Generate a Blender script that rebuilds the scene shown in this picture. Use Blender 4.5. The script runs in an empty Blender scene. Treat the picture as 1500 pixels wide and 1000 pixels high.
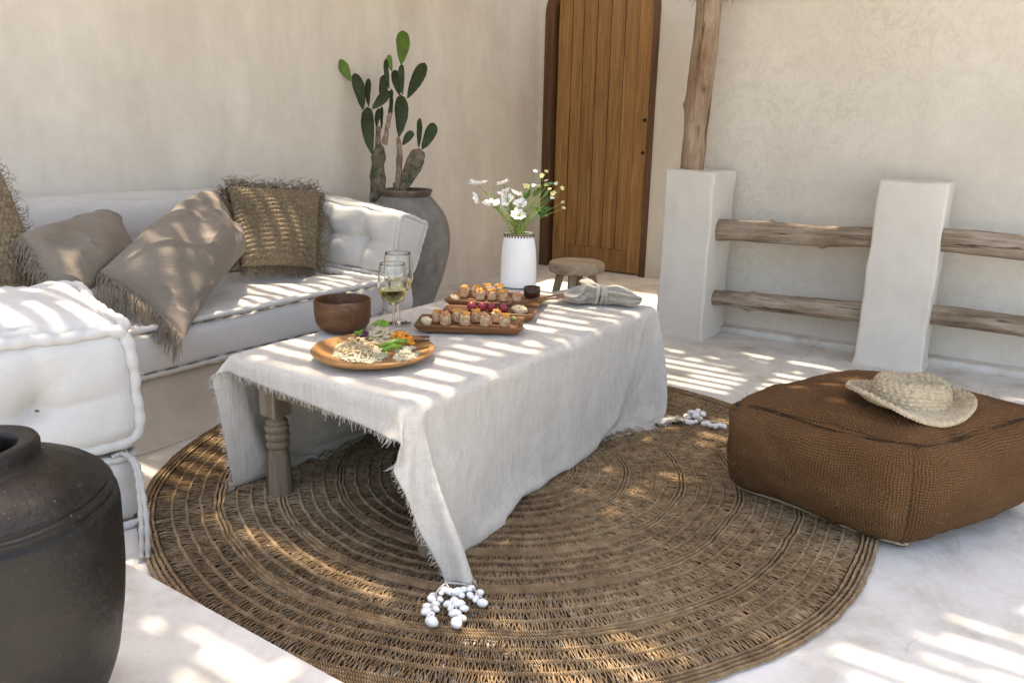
import bpy, math, random
import numpy as np
from mathutils import Vector, Matrix
random.seed(7); RNG = np.random.default_rng(11)
SC = bpy.context.scene
# ------------------------------------------------------------------ camera, world, sun, exposure
FPX, PITCH, ROLL, YAW, CAMZ = 1146.4, math.radians(15.01), math.radians(1.078), math.radians(33.72), 1.2
def cam_basis():
    c, s = math.cos(PITCH), math.sin(PITCH)
    fw = np.array([0, c, -s]); up = np.array([0, s, c]); r = np.array([1., 0, 0])
    R = math.cos(ROLL)*r + math.sin(ROLL)*up; U = -math.sin(ROLL)*r + math.cos(ROLL)*up
    M = np.array([[math.cos(YAW), -math.sin(YAW), 0], [math.sin(YAW), math.cos(YAW), 0], [0, 0, 1.]])
    return M@R, M@U, M@fw
CR, CU, CF = cam_basis(); CP = np.array([0, 0, CAMZ])
cam = bpy.data.objects.new('camera', bpy.data.cameras.new('camera')); SC.collection.objects.link(cam); SC.camera = cam
cam.data.sensor_width = 36; cam.data.lens = FPX/1500*36; cam.data.clip_end = 500; cam.data.clip_start = .05
cam.matrix_world = Matrix([[CR[0], CU[0], -CF[0], 0], [CR[1], CU[1], -CF[1], 0], [CR[2], CU[2], -CF[2], CAMZ], [0, 0, 0, 1]])
SUN = np.array([-.22, .21, 1.]); SUN /= np.linalg.norm(SUN)        # towards the sun
w = bpy.data.worlds.new('World'); SC.world = w; w.use_nodes = True
nt = w.node_tree; bg = nt.nodes['Background']; sk = nt.nodes.new('ShaderNodeTexSky'); sk.sky_type = 'NISHITA'; sk.sun_disc = False
sk.sun_elevation = math.asin(SUN[2]); sk.sun_rotation = math.atan2(SUN[0], SUN[1]); sk.air_density = 1.0; sk.dust_density = 2.5; sk.ozone_density = .6
nt.links.new(sk.outputs[0], bg.inputs[0]); bg.inputs[1].default_value = .15
sl = bpy.data.lights.new('sun', 'SUN'); so = bpy.data.objects.new('sun', sl); SC.collection.objects.link(so)
sl.energy = 2.1; sl.angle = math.radians(.95); sl.color = (1, .95, .87)
so.rotation_euler = Vector(SUN).to_track_quat('Z', 'Y').to_euler(); so.location = (0, 0, 8)
SC.view_settings.view_transform = 'Standard'; SC.view_settings.look = 'None'; SC.view_settings.gamma = 1; SC.view_settings.exposure = 2.08
SC.view_settings.use_white_balance = True; SC.view_settings.white_balance_temperature = 7850; SC.view_settings.white_balance_tint = 11
SC.cycles.use_denoising = True; SC.cycles.max_bounces = 10; SC.cycles.diffuse_bounces = 6; SC.cycles.transmission_bounces = 10; SC.cycles.transparent_max_bounces = 12
# ------------------------------------------------------------------ geometry helpers
def ray(px, py): return (px-750)/FPX*CR - (py-500)/FPX*CU + CF
def G(px, py, z=0.): d = ray(px, py); return CP + d*((z-CAMZ)/d[2])            # a spot on a level plane
def D(px, py, dep): return CP + ray(px, py)*dep
def OX(px, py, x): d = ray(px, py); return CP + d*(x/d[0])
def OY(px, py, y): d = ray(px, py); return CP + d*(y/d[1])
def hashn(p, s=1.0, seed=0):
    """cheap smooth value noise for arrays (N,3) -> (N,)"""
    p = np.asarray(p, float)*s + seed*17.31
    i = np.floor(p).astype(np.int64); f = p-i; f = f*f*(3-2*f); out = 0
    for dx in (0, 1):
        for dy in (0, 1):
            for dz in (0, 1):
                h = (i[:, 0]+dx)*374761393 + (i[:, 1]+dy)*668265263 + (i[:, 2]+dz)*2147483647 + seed*144269
                h = (h ^ (h >> 13))*1274126177 & 0x7fffffff; h = ((h ^ (h >> 16)) & 0xffff)/65535.
                out = out + h*(f[:, 0] if dx else 1-f[:, 0])*(f[:, 1] if dy else 1-f[:, 1])*(f[:, 2] if dz else 1-f[:, 2])
    return out*2-1
def fbm(p, s, o=3, seed=0):
    r = 0; a = 1.
    for k in range(o): r = r + a*hashn(p, s*2**k, seed+k); a *= .5
    return r
def mesh(name, V, F, mat, parent=None, smooth=True, uv=None, link=True):
    V = np.asarray(V, np.float32); me = bpy.data.meshes.new(name)
    if isinstance(F, np.ndarray):
        n, k = F.shape; me.vertices.add(len(V)); me.vertices.foreach_set('co', V.ravel())
        me.loops.add(n*k); me.loops.foreach_set('vertex_index', F.astype(np.int32).ravel())
        me.polygons.add(n); me.polygons.foreach_set('loop_start', np.arange(0, n*k, k, dtype=np.int32))
        me.update(calc_edges=True)
    else: me.from_pydata([tuple(map(float, v)) for v in V], [], [tuple(map(int, f)) for f in F]); me.update()
    if uv is not None:
        l = me.uv_layers.new(name='UVMap'); vi = np.empty(len(me.loops), np.int32); me.loops.foreach_get('vertex_index', vi)
        l.data.foreach_set('uv', np.asarray(uv, np.float32)[vi].ravel())
    me.polygons.foreach_set('use_smooth', np.full(len(me.polygons), smooth)); me.update()
    if mat: me.materials.append(mat)
    o = bpy.data.objects.new(name, me)
    if link: SC.collection.objects.link(o)
    if parent: o.parent = parent
    return o
def tag(o, label=None, cat=None, group=None, kind=None):
    if label: o['label'] = label
    if cat: o['category'] = cat
    if group: o['group'] = group
    if kind: o['kind'] = kind
    return o
def thing(name, label, cat, loc=(0, 0, 0), rz=0, group=None):
    o = bpy.data.objects.new(name, None); SC.collection.objects.link(o); o.location = [float(v) for v in loc]; o.rotation_euler = (0, 0, rz); o.empty_display_size = .05
    return tag(o, label, cat, group)
def struct(name, V, F, mat, **k): return tag(mesh(name, V, F, mat, **k), kind='structure')
def join(parts):
    VV, FF, n = [], [], 0
    for V, F in parts:
        V = np.asarray(V, float); VV.append(V); FF += [tuple(int(i)+n for i in f) for f in F]; n += len(V)
    return np.vstack(VV), FF
def boxg(x0, x1, y0, y1, z0, z1):
    V = [(x, y, z) for z in (z0, z1) for y in (y0, y1) for x in (x0, x1)]
    return np.array(V, float), [(0, 2, 3, 1), (4, 5, 7, 6), (0, 1, 5, 4), (2, 6, 7, 3), (0, 4, 6, 2), (1, 3, 7, 5)]
def bev(o, wd=.005, seg=2):
    m = o.modifiers.new('bevel', 'BEVEL'); m.width = wd; m.segments = seg; m.limit_method = 'ANGLE'; return o
def sub(o, n=1):
    m = o.modifiers.new('sub', 'SUBSURF'); m.levels = n; m.render_levels = n; return o
def tubes(P, r, k=4, caps=False):
    """P (N,M,3), r scalar / (N,M) -> V, F(quads)"""
    P = np.asarray(P, float)
    if P.ndim == 2: P = P[None]
    N, Mm, _ = P.shape; T = np.gradient(P, axis=1); T /= np.linalg.norm(T, axis=2, keepdims=True)+1e-12
    ref = np.where(np.abs(T[..., 2:3]) > .9, np.array([1., 0, 0]), np.array([0, 0, 1.]))
    if Mm > 2: ref = np.broadcast_to(ref[:, :1] if np.abs(T[..., 2]).max() < 2 and N == 1 else ref, T.shape)
    A = np.cross(T, ref); A /= np.linalg.norm(A, axis=2, keepdims=True)+1e-9; B = np.cross(T, A)
    if N == 1:   # parallel transport
        a = A[0, 0]
        for i in range(Mm):
            a = a - T[0, i]*(a@T[0, i]); a /= np.linalg.norm(a)+1e-9; A[0, i] = a; B[0, i] = np.cross(T[0, i], a)
    r = np.broadcast_to(np.asarray(r, float), (N, Mm))
    th = np.arange(k)/k*2*np.pi
    V = P[:, :, None]+r[..., None, None]*(A[:, :, None]*np.cos(th)[None, None, :, None]+B[:, :, None]*np.sin(th)[None, None, :, None])
    idx = np.arange(N*Mm*k).reshape(N, Mm, k)
    a = idx[:, :-1]; b = idx[:, 1:]
    F = np.stack([a, np.roll(a, -1, 2), np.roll(b, -1, 2), b], -1).reshape(-1, 4)
    return V.reshape(-1, 3), F
def tubeobj(name, P, r, mat, parent=None, k=8, link=True):
    P = np.asarray(P, float); V, F = tubes(P, r, k); F = [tuple(f) for f in F]
    n = len(P); F += [tuple(range(k))[::-1], tuple(range((n-1)*k, n*k))]
    return mesh(name, V, F, mat, parent, link=link)
def spline(pts, n):
    pts = np.asarray(pts, float); m = len(pts); t = np.linspace(0, m-1, n); i = np.clip(t.astype(int), 0, m-2); f = (t-i)[:, None]
    g = lambda j: pts[np.clip(j, 0, m-1)]
    p0, p1, p2, p3 = g(i-1), g(i), g(i+1), g(i+2)
    return .5*(2*p1+(p2-p0)*f+(2*p0-5*p1+4*p2-p3)*f**2+(3*p1-p0-3*p2+p3)*f**3)
def lathe(prof, n=64, wob=None):
    prof = np.asarray(prof, float); m = len(prof); th = np.arange(n)/n*2*np.pi
    V = np.empty((m, n, 3)); V[..., 0] = prof[:, :1]*np.cos(th); V[..., 1] = prof[:, :1]*np.sin(th); V[..., 2] = prof[:, 1:]
    i = np.arange(m*n).reshape(m, n); a = i[:-1]; b = i[1:]
    F = np.stack([a, np.roll(a, -1, 1), np.roll(b, -1, 1), b], -1).reshape(-1, 4)
    V = V.reshape(-1, 3)
    if wob: V = V + wob(V)
    return V, F
def blob(c, r, nu=10, nv=7, rough=0., seed=0, rot=None):
    """small rounded lump (V,F) radii r (3,)"""
    V = []; F = []
    for j in range(nv+1):
        ph = math.pi*j/nv
        for i in range(nu): th = 2*math.pi*i/nu; V.append((math.sin(ph)*math.cos(th), math.sin(ph)*math.sin(th), math.cos(ph)))
    V = np.array(V)
    if rough: V = V*(1+rough*fbm(V, 2.3, 2, seed))[:, None]
    V = V*np.asarray(r, float)
    if rot is not None: V = V@np.array(Matrix.Rotation(rot[0], 3, 'Z')@Matrix.Rotation(rot[1], 3, 'Y')).T
    for j in range(nv):
        for i in range(nu): F.append((j*nu+i, (j+1)*nu+i, (j+1)*nu+(i+1) % nu, j*nu+(i+1) % nu))
    return V+np.asarray(c, float), F
# ------------------------------------------------------------------ materials
class NT:
    def __init__(s, name):
        s.m = bpy.data.materials.new(name); s.m.use_nodes = True; s.t = s.m.node_tree; s.b = s.t.nodes['Principled BSDF']; s.out = s.t.nodes['Material Output']
    def n(s, typ, out=0, **k):
        nd = s.t.nodes.new('ShaderNode'+typ)
        for a, v in k.items():
            if a.startswith('_'): setattr(nd, a[1:], v); continue
            key = int(a[1:]) if a[0] == 'i' and a[1:].isdigit() else a
            inp = nd.inputs[key]
            if isinstance(v, bpy.types.NodeSocket): s.t.links.new(v, inp)
            else:
                if inp.type == 'RGBA' and len(v) == 3: v = (*v, 1)
                inp.default_value = v
        return nd.outputs[out]
    def co(s, kind='Object', sc=(1, 1, 1), rot=(0, 0, 0)):
        c = s.t.nodes.new('ShaderNodeTexCoord').outputs[kind]
        return s.n('Mapping', Vector=c, Scale=sc, Rotation=rot)
    def noise(s, v, sc, d=4, r=.55, dist=0.): return s.n('TexNoise', Vector=v, Scale=sc, Detail=d, Roughness=r, Distortion=dist)
    def ramp(s, f, stops):
        nd = s.t.nodes.new('ShaderNodeValToRGB'); s.t.links.new(f, nd.inputs[0]); e = nd.color_ramp.elements
        while len(e) < len(stops): e.new(.5)
        for el, (p, c) in zip(e, stops):
            el.position = p; el.color = (*c, 1) if len(c) == 3 else c
        return nd.outputs[0]
    def mix(s, f, a, b, mode='MIX'):
        nd = s.t.nodes.new('ShaderNodeMix'); nd.data_type = 'RGBA'; nd.blend_type = mode
        for i, v in ((0, f), (6, a), (7, b)):
            if isinstance(v, bpy.types.NodeSocket): s.t.links.new(v, nd.inputs[i])
            elif i == 0: nd.inputs[0].default_value = v
            else: nd.inputs[i].default_value = (*v, 1)
        return nd.outputs[2]
    def math(s, op, a, b=0.):
        nd = s.t.nodes.new('ShaderNodeMath'); nd.operation = op
        for i, v in ((0, a), (1, b)):
            if isinstance(v, bpy.types.NodeSocket): s.t.links.new(v, nd.inputs[i])
            else: nd.inputs[i].default_value = v
        return nd.outputs[0]
    def bump(s, h, st=.3, d=.01, nrm=None):
        k = dict(Height=h, Strength=st, Distance=d)
        if nrm: k['Normal'] = nrm
        return s.n('Bump', **k)
    def fin(s, col=None, rough=.8, nrm=None, spec=.3, **k):
        def put(key, v):
            if isinstance(v, bpy.types.NodeSocket): s.t.links.new(v, s.b.inputs[key])
            else: s.b.inputs[key].default_value = (*v, 1) if hasattr(v, '__len__') and len(v) == 3 else v
        if col is not None: put('Base Color', col)
        put('Roughness', rough); put('Specular IOR Level', spec)
        if nrm: put('Normal', nrm)
        for a, v in k.items(): put(a.replace('_', ' '), v)
        return s.m
g3 = lambda v: (v, v, v)
def m_plaster(name, c0, c1, swirl=0., bs=.25, streak=True):
    n = NT(name); v = n.co(); big = n.noise(v, .9, 5, .6, .6); fine = n.noise(v, 14, 6, .65)
    f = n.math('ADD', n.math('MULTIPLY', big, .75), n.math('MULTIPLY', fine, .25))
    col = n.ramp(f, [(.32, c0), (.66, c1)])
    if streak:
        vs = n.co(sc=(2.2, 2.2, .7)); st = n.noise(vs, 1.6, 5, .65); col = n.mix(.30, col, n.ramp(st, [(.35, tuple(x*.86 for x in c0)), (.65, c1)]))
    h = n.math('ADD', n.math('MULTIPLY', n.noise(v, 5, 6, .6), 1.), n.math('MULTIPLY', n.noise(v, 60, 3, .6), .12))
    if swirl:
        dv = n.mix(.16, v, n.n('TexNoise', out=1, Vector=v, Scale=5., Detail=2.)); 
        s1 = n.n('TexNoise', Vector=dv, Scale=17., Detail=4., Roughness=.62, Distortion=1.5)
        line = n.ramp(s1, [(.43, g3(0)), (.50, g3(1)), (.54, g3(.9)), (.64, g3(.1))])
        mask = n.ramp(n.noise(v, 1.1, 3, .6), [(.36, g3(.06)), (.6, g3(1))])
        amt = n.math('MULTIPLY', n.math('MULTIPLY', line, mask), swirl)
        col = n.mix(amt, col, tuple(min(1, x*1.12) for x in c1)); h = n.math('ADD', h, n.math('MULTIPLY', amt, .5))
    sp = n.n('TexVoronoi', Vector=v, Scale=34.); spm = n.ramp(sp, [(.02, g3(1)), (.035, g3(0))])
    col = n.mix(n.math('MULTIPLY', spm, .35), col, tuple(x*.55 for x in c0))
    return n.fin(col, .88, n.bump(h, bs, .02), .2)
M = {}
M['wall'] = m_plaster('wall_plaster', (.58, .52, .445), (.76, .71, .635))
M['swirl'] = m_plaster('trowelled_plaster', (.56, .515, .445), (.70, .66, .59), swirl=.40, bs=.3, streak=False)
M['pillar'] = m_plaster('pillar_plaster', (.60, .56, .495), (.71, .675, .615), bs=.22)
M['plinth'] = m_plaster('plinth_plaster', (.53, .46, .375), (.69, .63, .545), bs=.3)
n = NT('floor_cement'); v = n.co(); a = n.noise(v, 1.9, 7, .66, .8); b = n.noise(v, 8, 6, .7)
col = n.ramp(n.math('ADD', n.math('MULTIPLY', a, .65), n.math('MULTIPLY', b, .35)), [(.34, (.42, .37, .31)), (.42, (.54, .50, .44)), (.50, (.64, .61, .56)), (.62, (.71, .69, .65))])
pv = n.n('TexVoronoi', Vector=v, Scale=26.); pit = n.math('MULTIPLY', n.ramp(pv, [(.03, g3(1)), (.06, g3(0))]), n.ramp(n.noise(v, 3.5, 2), [(.5, g3(0)), (.62, g3(1))]))
col = n.mix(n.math('MULTIPLY', pit, .7), col, (.16, .13, .1))
gr = n.ramp(n.n('TexVoronoi', Vector=v, Scale=75.), [(.03, g3(1)), (.06, g3(0))]); col = n.mix(n.math('MULTIPLY', n.math('MULTIPLY', gr, n.ramp(n.noise(v, 2.1, 4, .7), [(.5, g3(0)), (.6, g3(1))])), .6), col, (.20, .17, .14))
st_ = n.ramp(n.noise(v, 2.6, 7, .7, 1.2), [(.40, g3(0)), (.46, g3(.5)), (.50, g3(0))]); col = n.mix(n.math('MULTIPLY', st_, .30), col, (.36, .30, .24))
dvc = n.mix(.10, v, n.n('TexNoise', out=1, Vector=v, Scale=3.5, Detail=4.)); cr_n = n.t.nodes.new('ShaderNodeTexVoronoi'); cr_n.feature = 'DISTANCE_TO_EDGE'; cr_n.inputs['Scale'].default_value = 1.15; n.t.links.new(dvc, cr_n.inputs['Vector'])
ck = n.math('MULTIPLY', n.ramp(cr_n.outputs['Distance'], [(.0, g3(1)), (.0045, g3(0))]), n.ramp(n.noise(v, 1.2, 3, .6), [(.47, g3(0)), (.56, g3(1))])); col = n.mix(n.math('MULTIPLY', ck, .45), col, (.25, .21, .17))
M['floor'] = n.fin(col, n.ramp(b, [(.3, g3(.55)), (.7, g3(.8))]), n.bump(n.math('SUBTRACT', n.noise(v, 9, 7, .65), n.math('MULTIPLY', pit, .6)), .3, .012), .3)
def m_linen(name, c, var=.1, weave=.25, sc=420., trans=0., wr=.0, slub=0):
    n = NT(name); v = n.co(); w1 = n.noise(n.co(sc=(1, 1, .06)), sc, 2, .6); w2 = n.noise(n.co(sc=(.06, .06, 1)), sc, 2, .6)
    wv = n.math('ADD', w1, w2); big = n.noise(v, 4, 4, .6)
    f = n.math('ADD', n.math('MULTIPLY', wv, .35), n.math('MULTIPLY', big, .35))
    col = n.ramp(f, [(.35, tuple(x*(1-var*1.6) for x in c)), (.68, tuple(min(1, x*(1+var*.5)) for x in c))])
    if slub:
        sl_ = n.noise(n.co(sc=(1, 1, .12)), 75, 3, .7); col = n.mix(.55, col, n.mix(1., col, n.ramp(sl_, [(.3, g3(.80)), (.5, g3(1.)), (.8, g3(1.06))]), 'MULTIPLY')); wv = n.math('ADD', wv, n.math('MULTIPLY', sl_, 2.2))
    h = n.math('ADD', n.math('MULTIPLY', wv, .5), n.math('MULTIPLY', n.noise(v, 22, 4, .6), wr))
    nr = n.bump(h, weave, .004)
    n.fin(col, .92, nr, .12, Sheen_Weight=.15)
    if trans:
        tr = n.n('BsdfTranslucent', Color=col); mx = n.n('MixShader', i0=trans, i1=n.b.outputs[0], i2=tr); n.t.links.new(mx, n.out.inputs[0])
    return n.m
M['linen'] = m_linen('cushion_linen', (.65, .62, .575), .07, .25, wr=.5)
M['piping'] = m_linen('piping_linen', (.63, .605, .565), .06, .2, wr=.4)
M['cloth'] = m_linen('tablecloth_linen', (.70, .645, .57), .10, .6, 300., .15, wr=1.6, slub=1)
M['taupe'] = m_linen('taupe_linen', (.255, .210, .167), .2, .6, wr=1.2)
M['grey_linen'] = m_linen('napkin_linen', (.37, .34, .295), .14, .6, wr=1.2)
M['thread'] = m_linen('dark_thread', (.12, .11, .10), .1, .1)
M['rope'] = m_linen('cotton_rope', (.50, .47, .43), .1, .4)
def m_fibre(name, c0, c1, c2, sc=30., rough=.85, trans=0, lo=None):
    n = NT(name); v = n.co(); a = n.noise(v, sc, 5, .7); big = n.noise(v, 2.2, 3, .6)
    col = n.ramp(n.math('ADD', n.math('MULTIPLY', a, .62), n.math('MULTIPLY', big, .38)), [(.33, c0), (.5, c1), (.68, c2)])
    return n.fin(col, rough, n.bump(n.noise(v, sc*8, 3, .6), .3, .002), .25)
M['rug'] = m_fibre('seagrass', (.125, .074, .036), (.28, .183, .098), (.49, .355, .21))
M['rug_gap_shade'] = m_fibre('seagrass_gap_shade', (.03, .018, .009), (.07, .043, .022), (.125, .08, .042))  # very dark brown, shade between the rug strands put into colour
M['straw'] = m_fibre('hat_straw', (.25, .185, .11), (.43, .345, .23), (.58, .49, .36), 70)
M['raffia'] = m_fibre('raffia', (.095, .066, .038), (.225, .168, .105), (.37, .295, .20), 60)
M['thatch'] = m_fibre('thatch', (.10, .07, .04), (.26, .19, .11), (.42, .33, .2), 20)
M['taupe_thread'] = m_fibre('taupe_thread', (.16, .12, .085), (.28, .22, .165), (.42, .36, .29), 60)
M['cloth_thread'] = m_fibre('cloth_thread', (.50, .45, .39), (.66, .61, .55), (.78, .74, .69), 60)
# burlap of the pouf, uv in metres
n = NT('burlap'); u = n.t.nodes.new('ShaderNodeTexCoord').outputs['UV']; uj = n.mix(.010, u, n.n('TexNoise', out=1, Vector=u, Scale=18., Detail=3.), 'ADD')
sx = n.t.nodes.new('ShaderNodeSeparateXYZ'); n.t.links.new(uj, sx.inputs[0]); K = 2*math.pi/.0080
sa = n.math('SINE', n.math('MULTIPLY', sx.outputs[0], K)); sb = n.math('SINE', n.math('MULTIPLY', sx.outputs[1], K))
par_ = n.ramp(n.math('ADD', n.math('MULTIPLY', n.math('MULTIPLY', n.math('SINE', n.math('MULTIPLY', sx.outputs[0], K/2)), n.math('SINE', n.math('MULTIPLY', sx.outputs[1], K/2))), .5), .5), [(.45, g3(0)), (.55, g3(1))])
ca = n.math('ABSOLUTE', n.math('SINE', n.math('MULTIPLY', sx.outputs[0], K/2))); cb = n.math('ABSOLUTE', n.math('SINE', n.math('MULTIPLY', sx.outputs[1], K/2)))
wv = n.math('ADD', n.math('MULTIPLY', par_, n.math('SUBTRACT', ca, cb)), cb)
fz = n.noise(u, 160, 5, .75); big = n.noise(u, 5, 4, .6)
f = n.math('ADD', n.math('ADD', n.math('MULTIPLY', wv, .34), n.math('MULTIPLY', fz, .5)), n.math('MULTIPLY', big, .22))
col = n.ramp(f, [(.26, (.022, .011, .005)), (.52, (.118, .056, .024)), (.82, (.285, .15, .07))])
M['burlap'] = n.fin(col, .95, n.bump(n.math('ADD', wv, n.math('MULTIPLY', fz, .9)), .8, .006), .1)
def m_wood(name, c0, c1, c2, axis=2, sc=1., rough=.55, grain=18., bump=.15, spec=.35, coat=0., rnd=False):
    n = NT(name); s = [grain*sc]*3; s[axis] = 1.1*sc
    v = n.co(sc=s)
    a = n.noise(v, 1.3, 6, .65, 1.2); b = n.noise(n.co(sc=[x*6 if i != axis else x for i, x in enumerate(s)]), 1.2, 4, .7)
    f = n.math('ADD', n.math('MULTIPLY', a, .7), n.math('MULTIPLY', b, .3))
    col = n.ramp(f, [(.3, c0), (.48, c1), (.68, c2)])
    if rnd == 2:
        oi = n.t.nodes.new('ShaderNodeObjectInfo').outputs['Random']; col = n.mix(1., col, n.ramp(oi, [(0., (.80, .78, .74)), (1., (1.22, 1.2, 1.16))]), 'MULTIPLY')
    elif rnd: col = n.mix(.32, col, n.ramp(n.noise(n.co(), 2.2, 2), [(.35, tuple(x*.75 for x in c1)), (.65, c2)]))
    return n.fin(col, rough, n.bump(f, bump, .004), spec, Coat_Weight=coat)
M['door'] = m_wood('teak_door', (.13, .060, .018), (.255, .130, .045), (.39, .22, .085), rough=.5, rnd=2)
M['door_frame'] = m_wood('door_frame_wood', (.045, .022, .010), (.10, .048, .022), (.17, .085, .04), rough=.6)
M['rustic'] = m_wood('weathered_wood', (.13, .09, .055), (.27, .20, .13), (.40, .32, .22), rough=.8, bump=.5)
M['tleg'] = m_wood('table_wood', (.10, .07, .045), (.21, .155, .105), (.31, .245, .175), rough=.7, bump=.35)
M['stooltop'] = m_wood('stool_top_wood', (.18, .12, .075), (.40, .305, .21), (.58, .48, .36), axis=0, rough=.8, bump=.5)
M['log'] = m_wood('bare_log', (.085, .06, .042), (.27, .205, .145), (.47, .40, .32), axis=0, rough=.75, bump=.5, grain=11, rnd=True)
M['post'] = m_wood('bare_post', (.14, .085, .05), (.29, .19, .12), (.44, .33, .23), axis=2, rough=.75, bump=.5, grain=11, rnd=True)
for nm_, ax_i, cc_ in (('log', 0, ((.075, .05, .034), (.25, .185, .13), (.46, .39, .31))), ('post', 2, ((.08, .045, .027), (.24, .15, .09), (.42, .32, .23)))):
    n = NT('bare_'+nm_+'_bark'); s1_ = [9.]*3; s1_[ax_i] = 1.4; s2_ = [60.]*3; s2_[ax_i] = 4.; v = n.co()
    a = n.noise(n.co(sc=s1_), 1.4, 7, .7, .8); b = n.noise(n.co(sc=s2_), 1., 5, .75, .4); c_ = n.noise(v, 3.2, 5, .65)
    f = n.math('ADD', n.math('ADD', n.math('MULTIPLY', a, .45), n.math('MULTIPLY', b, .27)), n.math('MULTIPLY', c_, .28)); col = n.ramp(f, [(.36, cc_[0]), (.47, cc_[1]), (.60, cc_[2])])
    crk = n.ramp(n.noise(n.co(sc=s2_), .55, 3, .6), [(.33, g3(1)), (.38, g3(0))]); col = n.mix(n.math('MULTIPLY', crk, .75), col, (.03, .02, .012))
    M[nm_] = n.fin(col, .8, n.bump(n.math('SUBTRACT', b, crk), .7, .008), .25)
M['bamboo'] = m_wood('roof_cane', (.2, .15, .09), (.36, .28, .18), (.5, .42, .3), axis=0, rough=.6)
M['tray'] = m_wood('tray_wood', (.075, .028, .010), (.165, .068, .026), (.27, .125, .05), axis=0, rough=.42, grain=26)
M['plate'] = m_wood('plate_wood', (.19, .085, .028), (.34, .165, .058), (.47, .26, .105), axis=0, rough=.4, grain=14)
M['bowl'] = m_wood('bowl_wood', (.045, .018, .008), (.095, .040, .017), (.16, .075, .032), axis=0, rough=.42, grain=14)
M['cup'] = m_wood('dark_cup', (.03, .012, .007), (.055, .022, .012), (.08, .035, .02), axis=0, rough=.3)
M['chopstick'] = m_wood('chopstick_wood', (.07, .028, .012), (.14, .065, .03), (.22, .11, .05), axis=0, rough=.45)
n = NT('pot_clay'); v = n.co(); a = n.noise(v, 5, 6, .65); b = n.noise(v, 40, 4, .7); st = n.noise(n.co(sc=(5, 5, .8)), 2, 5, .6)
col = n.ramp(n.math('ADD', n.math('MULTIPLY', a, .5), n.math('MULTIPLY', st, .5)), [(.36, (.13, .12, .108)), (.52, (.23, .215, .198)), (.66, (.35, .33, .305))])
col = n.mix(n.math('MULTIPLY', n.ramp(n.n('TexVoronoi', Vector=v, Scale=30.), [(.06, g3(1)), (.12, g3(0))]), .3), col, (.42, .41, .39))
M['pot'] = n.fin(col, .5, n.bump(b, .15, .006), .45)
n = NT('pot_rim_clay'); v = n.co(); col = n.ramp(n.noise(v, 9, 5, .65), [(.35, (.085, .06, .047)), (.65, (.21, .155, .12))]); M['potrim'] = n.fin(col, .6, None, .35)
n = NT('black_jar_glaze'); v = n.co(); a = n.noise(v, 4, 6, .7); b = n.noise(v, 22, 5, .7)
col = n.ramp(n.math('ADD', n.math('MULTIPLY', a, .6), n.math('MULTIPLY', b, .4)), [(.35, (.003, .0026, .0022)), (.50, (.0065, .0052, .0043)), (.60, (.016, .0122, .0096)), (.72, (.05, .04, .032))])
col = n.mix(n.math('MULTIPLY', n.math('MULTIPLY', n.ramp(n.n('TexVoronoi', Vector=v, Scale=60.), [(.05, g3(1)), (.16, g3(0))]), n.ramp(n.noise(v, 5, 3, .6), [(.5, g3(0)), (.62, g3(1))])), .45), col, (.22, .20, .17))
M['jar'] = n.fin(col, n.ramp(b, [(.3, g3(.36)), (.7, g3(.6))]), n.bump(n.math('ADD', a, n.math('MULTIPLY', b, .5)), .5, .012), .34)
def m_plain(name, c, rough=.5, spec=.4, var=.12, sc=20., bump=.1, **k):
    n = NT(name); v = n.co(); a = n.noise(v, sc, 4, .6)
    col = n.ramp(a, [(.35, tuple(x*(1-var) for x in c)), (.65, tuple(min(1, x*(1+var)) for x in c))])
    return n.fin(col, rough, n.bump(a, bump, .003), spec, **k)
M['vase'] = m_plain('vase_ceramic', (.80, .79, .77), .55, .3, .02, 8)
M['vaserim'] = m_plain('vase_rim', (.17, .12, .07), .7, .3, .25, 60)
M['shell'] = m_plain('white_shell', (.84, .83, .80), .4, .4, .04)
n = NT('cactus_green'); v = n.co(); a = n.noise(v, 9, 4, .6); col = n.ramp(a, [(.35, (.017, .028, .008)), (.65, (.034, .055, .016))]); dt = n.ramp(n.n('TexVoronoi', Vector=v, Scale=38.), [(.08, g3(1)), (.16, g3(0))])
M['cactus'] = n.fin(n.mix(n.math('MULTIPLY', dt, .55), col, (.17, .16, .09)), .5, n.bump(dt, .5, .004), .3)
M['cactus_light'] = m_plain('young_cactus_green', (.085, .155, .02), .5, .3, .25, 14)
n = NT('woody_cactus'); v = n.co(); a = n.noise(v, 16, 6, .7); M['cactus_wood'] = n.fin(n.ramp(a, [(.36, (.035, .06, .025)), (.46, (.12, .105, .07)), (.6, (.22, .175, .13)), (.75, (.33, .28, .22))]), .85, n.bump(a, .6, .01), .2)
M['cactus_stem'] = m_plain('dry_cactus_stem', (.26, .19, .14), .85, .2, .35, 22, .5)
M['soil'] = m_plain('soil', (.05, .035, .025), .95, .1, .4, 60, .8)
M['petal'] = m_plain('white_petal', (.86, .85, .80), .6, .2, .03, 30, Subsurface_Weight=.0)
M['yellow'] = m_plain('yellow_petal', (.70, .66, .30), .6, .2, .2, 200)
M['centre'] = m_plain('flower_centre', (.45, .30, .05), .7, .2, .2, 90)
M['stem'] = m_plain('green_stem', (.22, .32, .06), .6, .3, .25, 40)
M['leaf'] = m_plain('leaf_green', (.045, .12, .018), .5, .35, .3, 30)
M['rice'] = m_plain('rice', (.62, .54, .375), .6, .3, .1, 300, .5)
M['rollskin'] = m_plain('roll_side', (.60, .37, .20), .55, .35, .45, 90, .4)
M['topping'] = m_plain('orange_topping', (.62, .27, .055), .45, .4, .35, 120, .5)
M['salmon'] = m_plain('pink_topping', (.58, .24, .12), .45, .4, .3, 120, .4)
M['nori'] = m_plain('nori', (.03, .035, .02), .6, .3, .3, 90)
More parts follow.
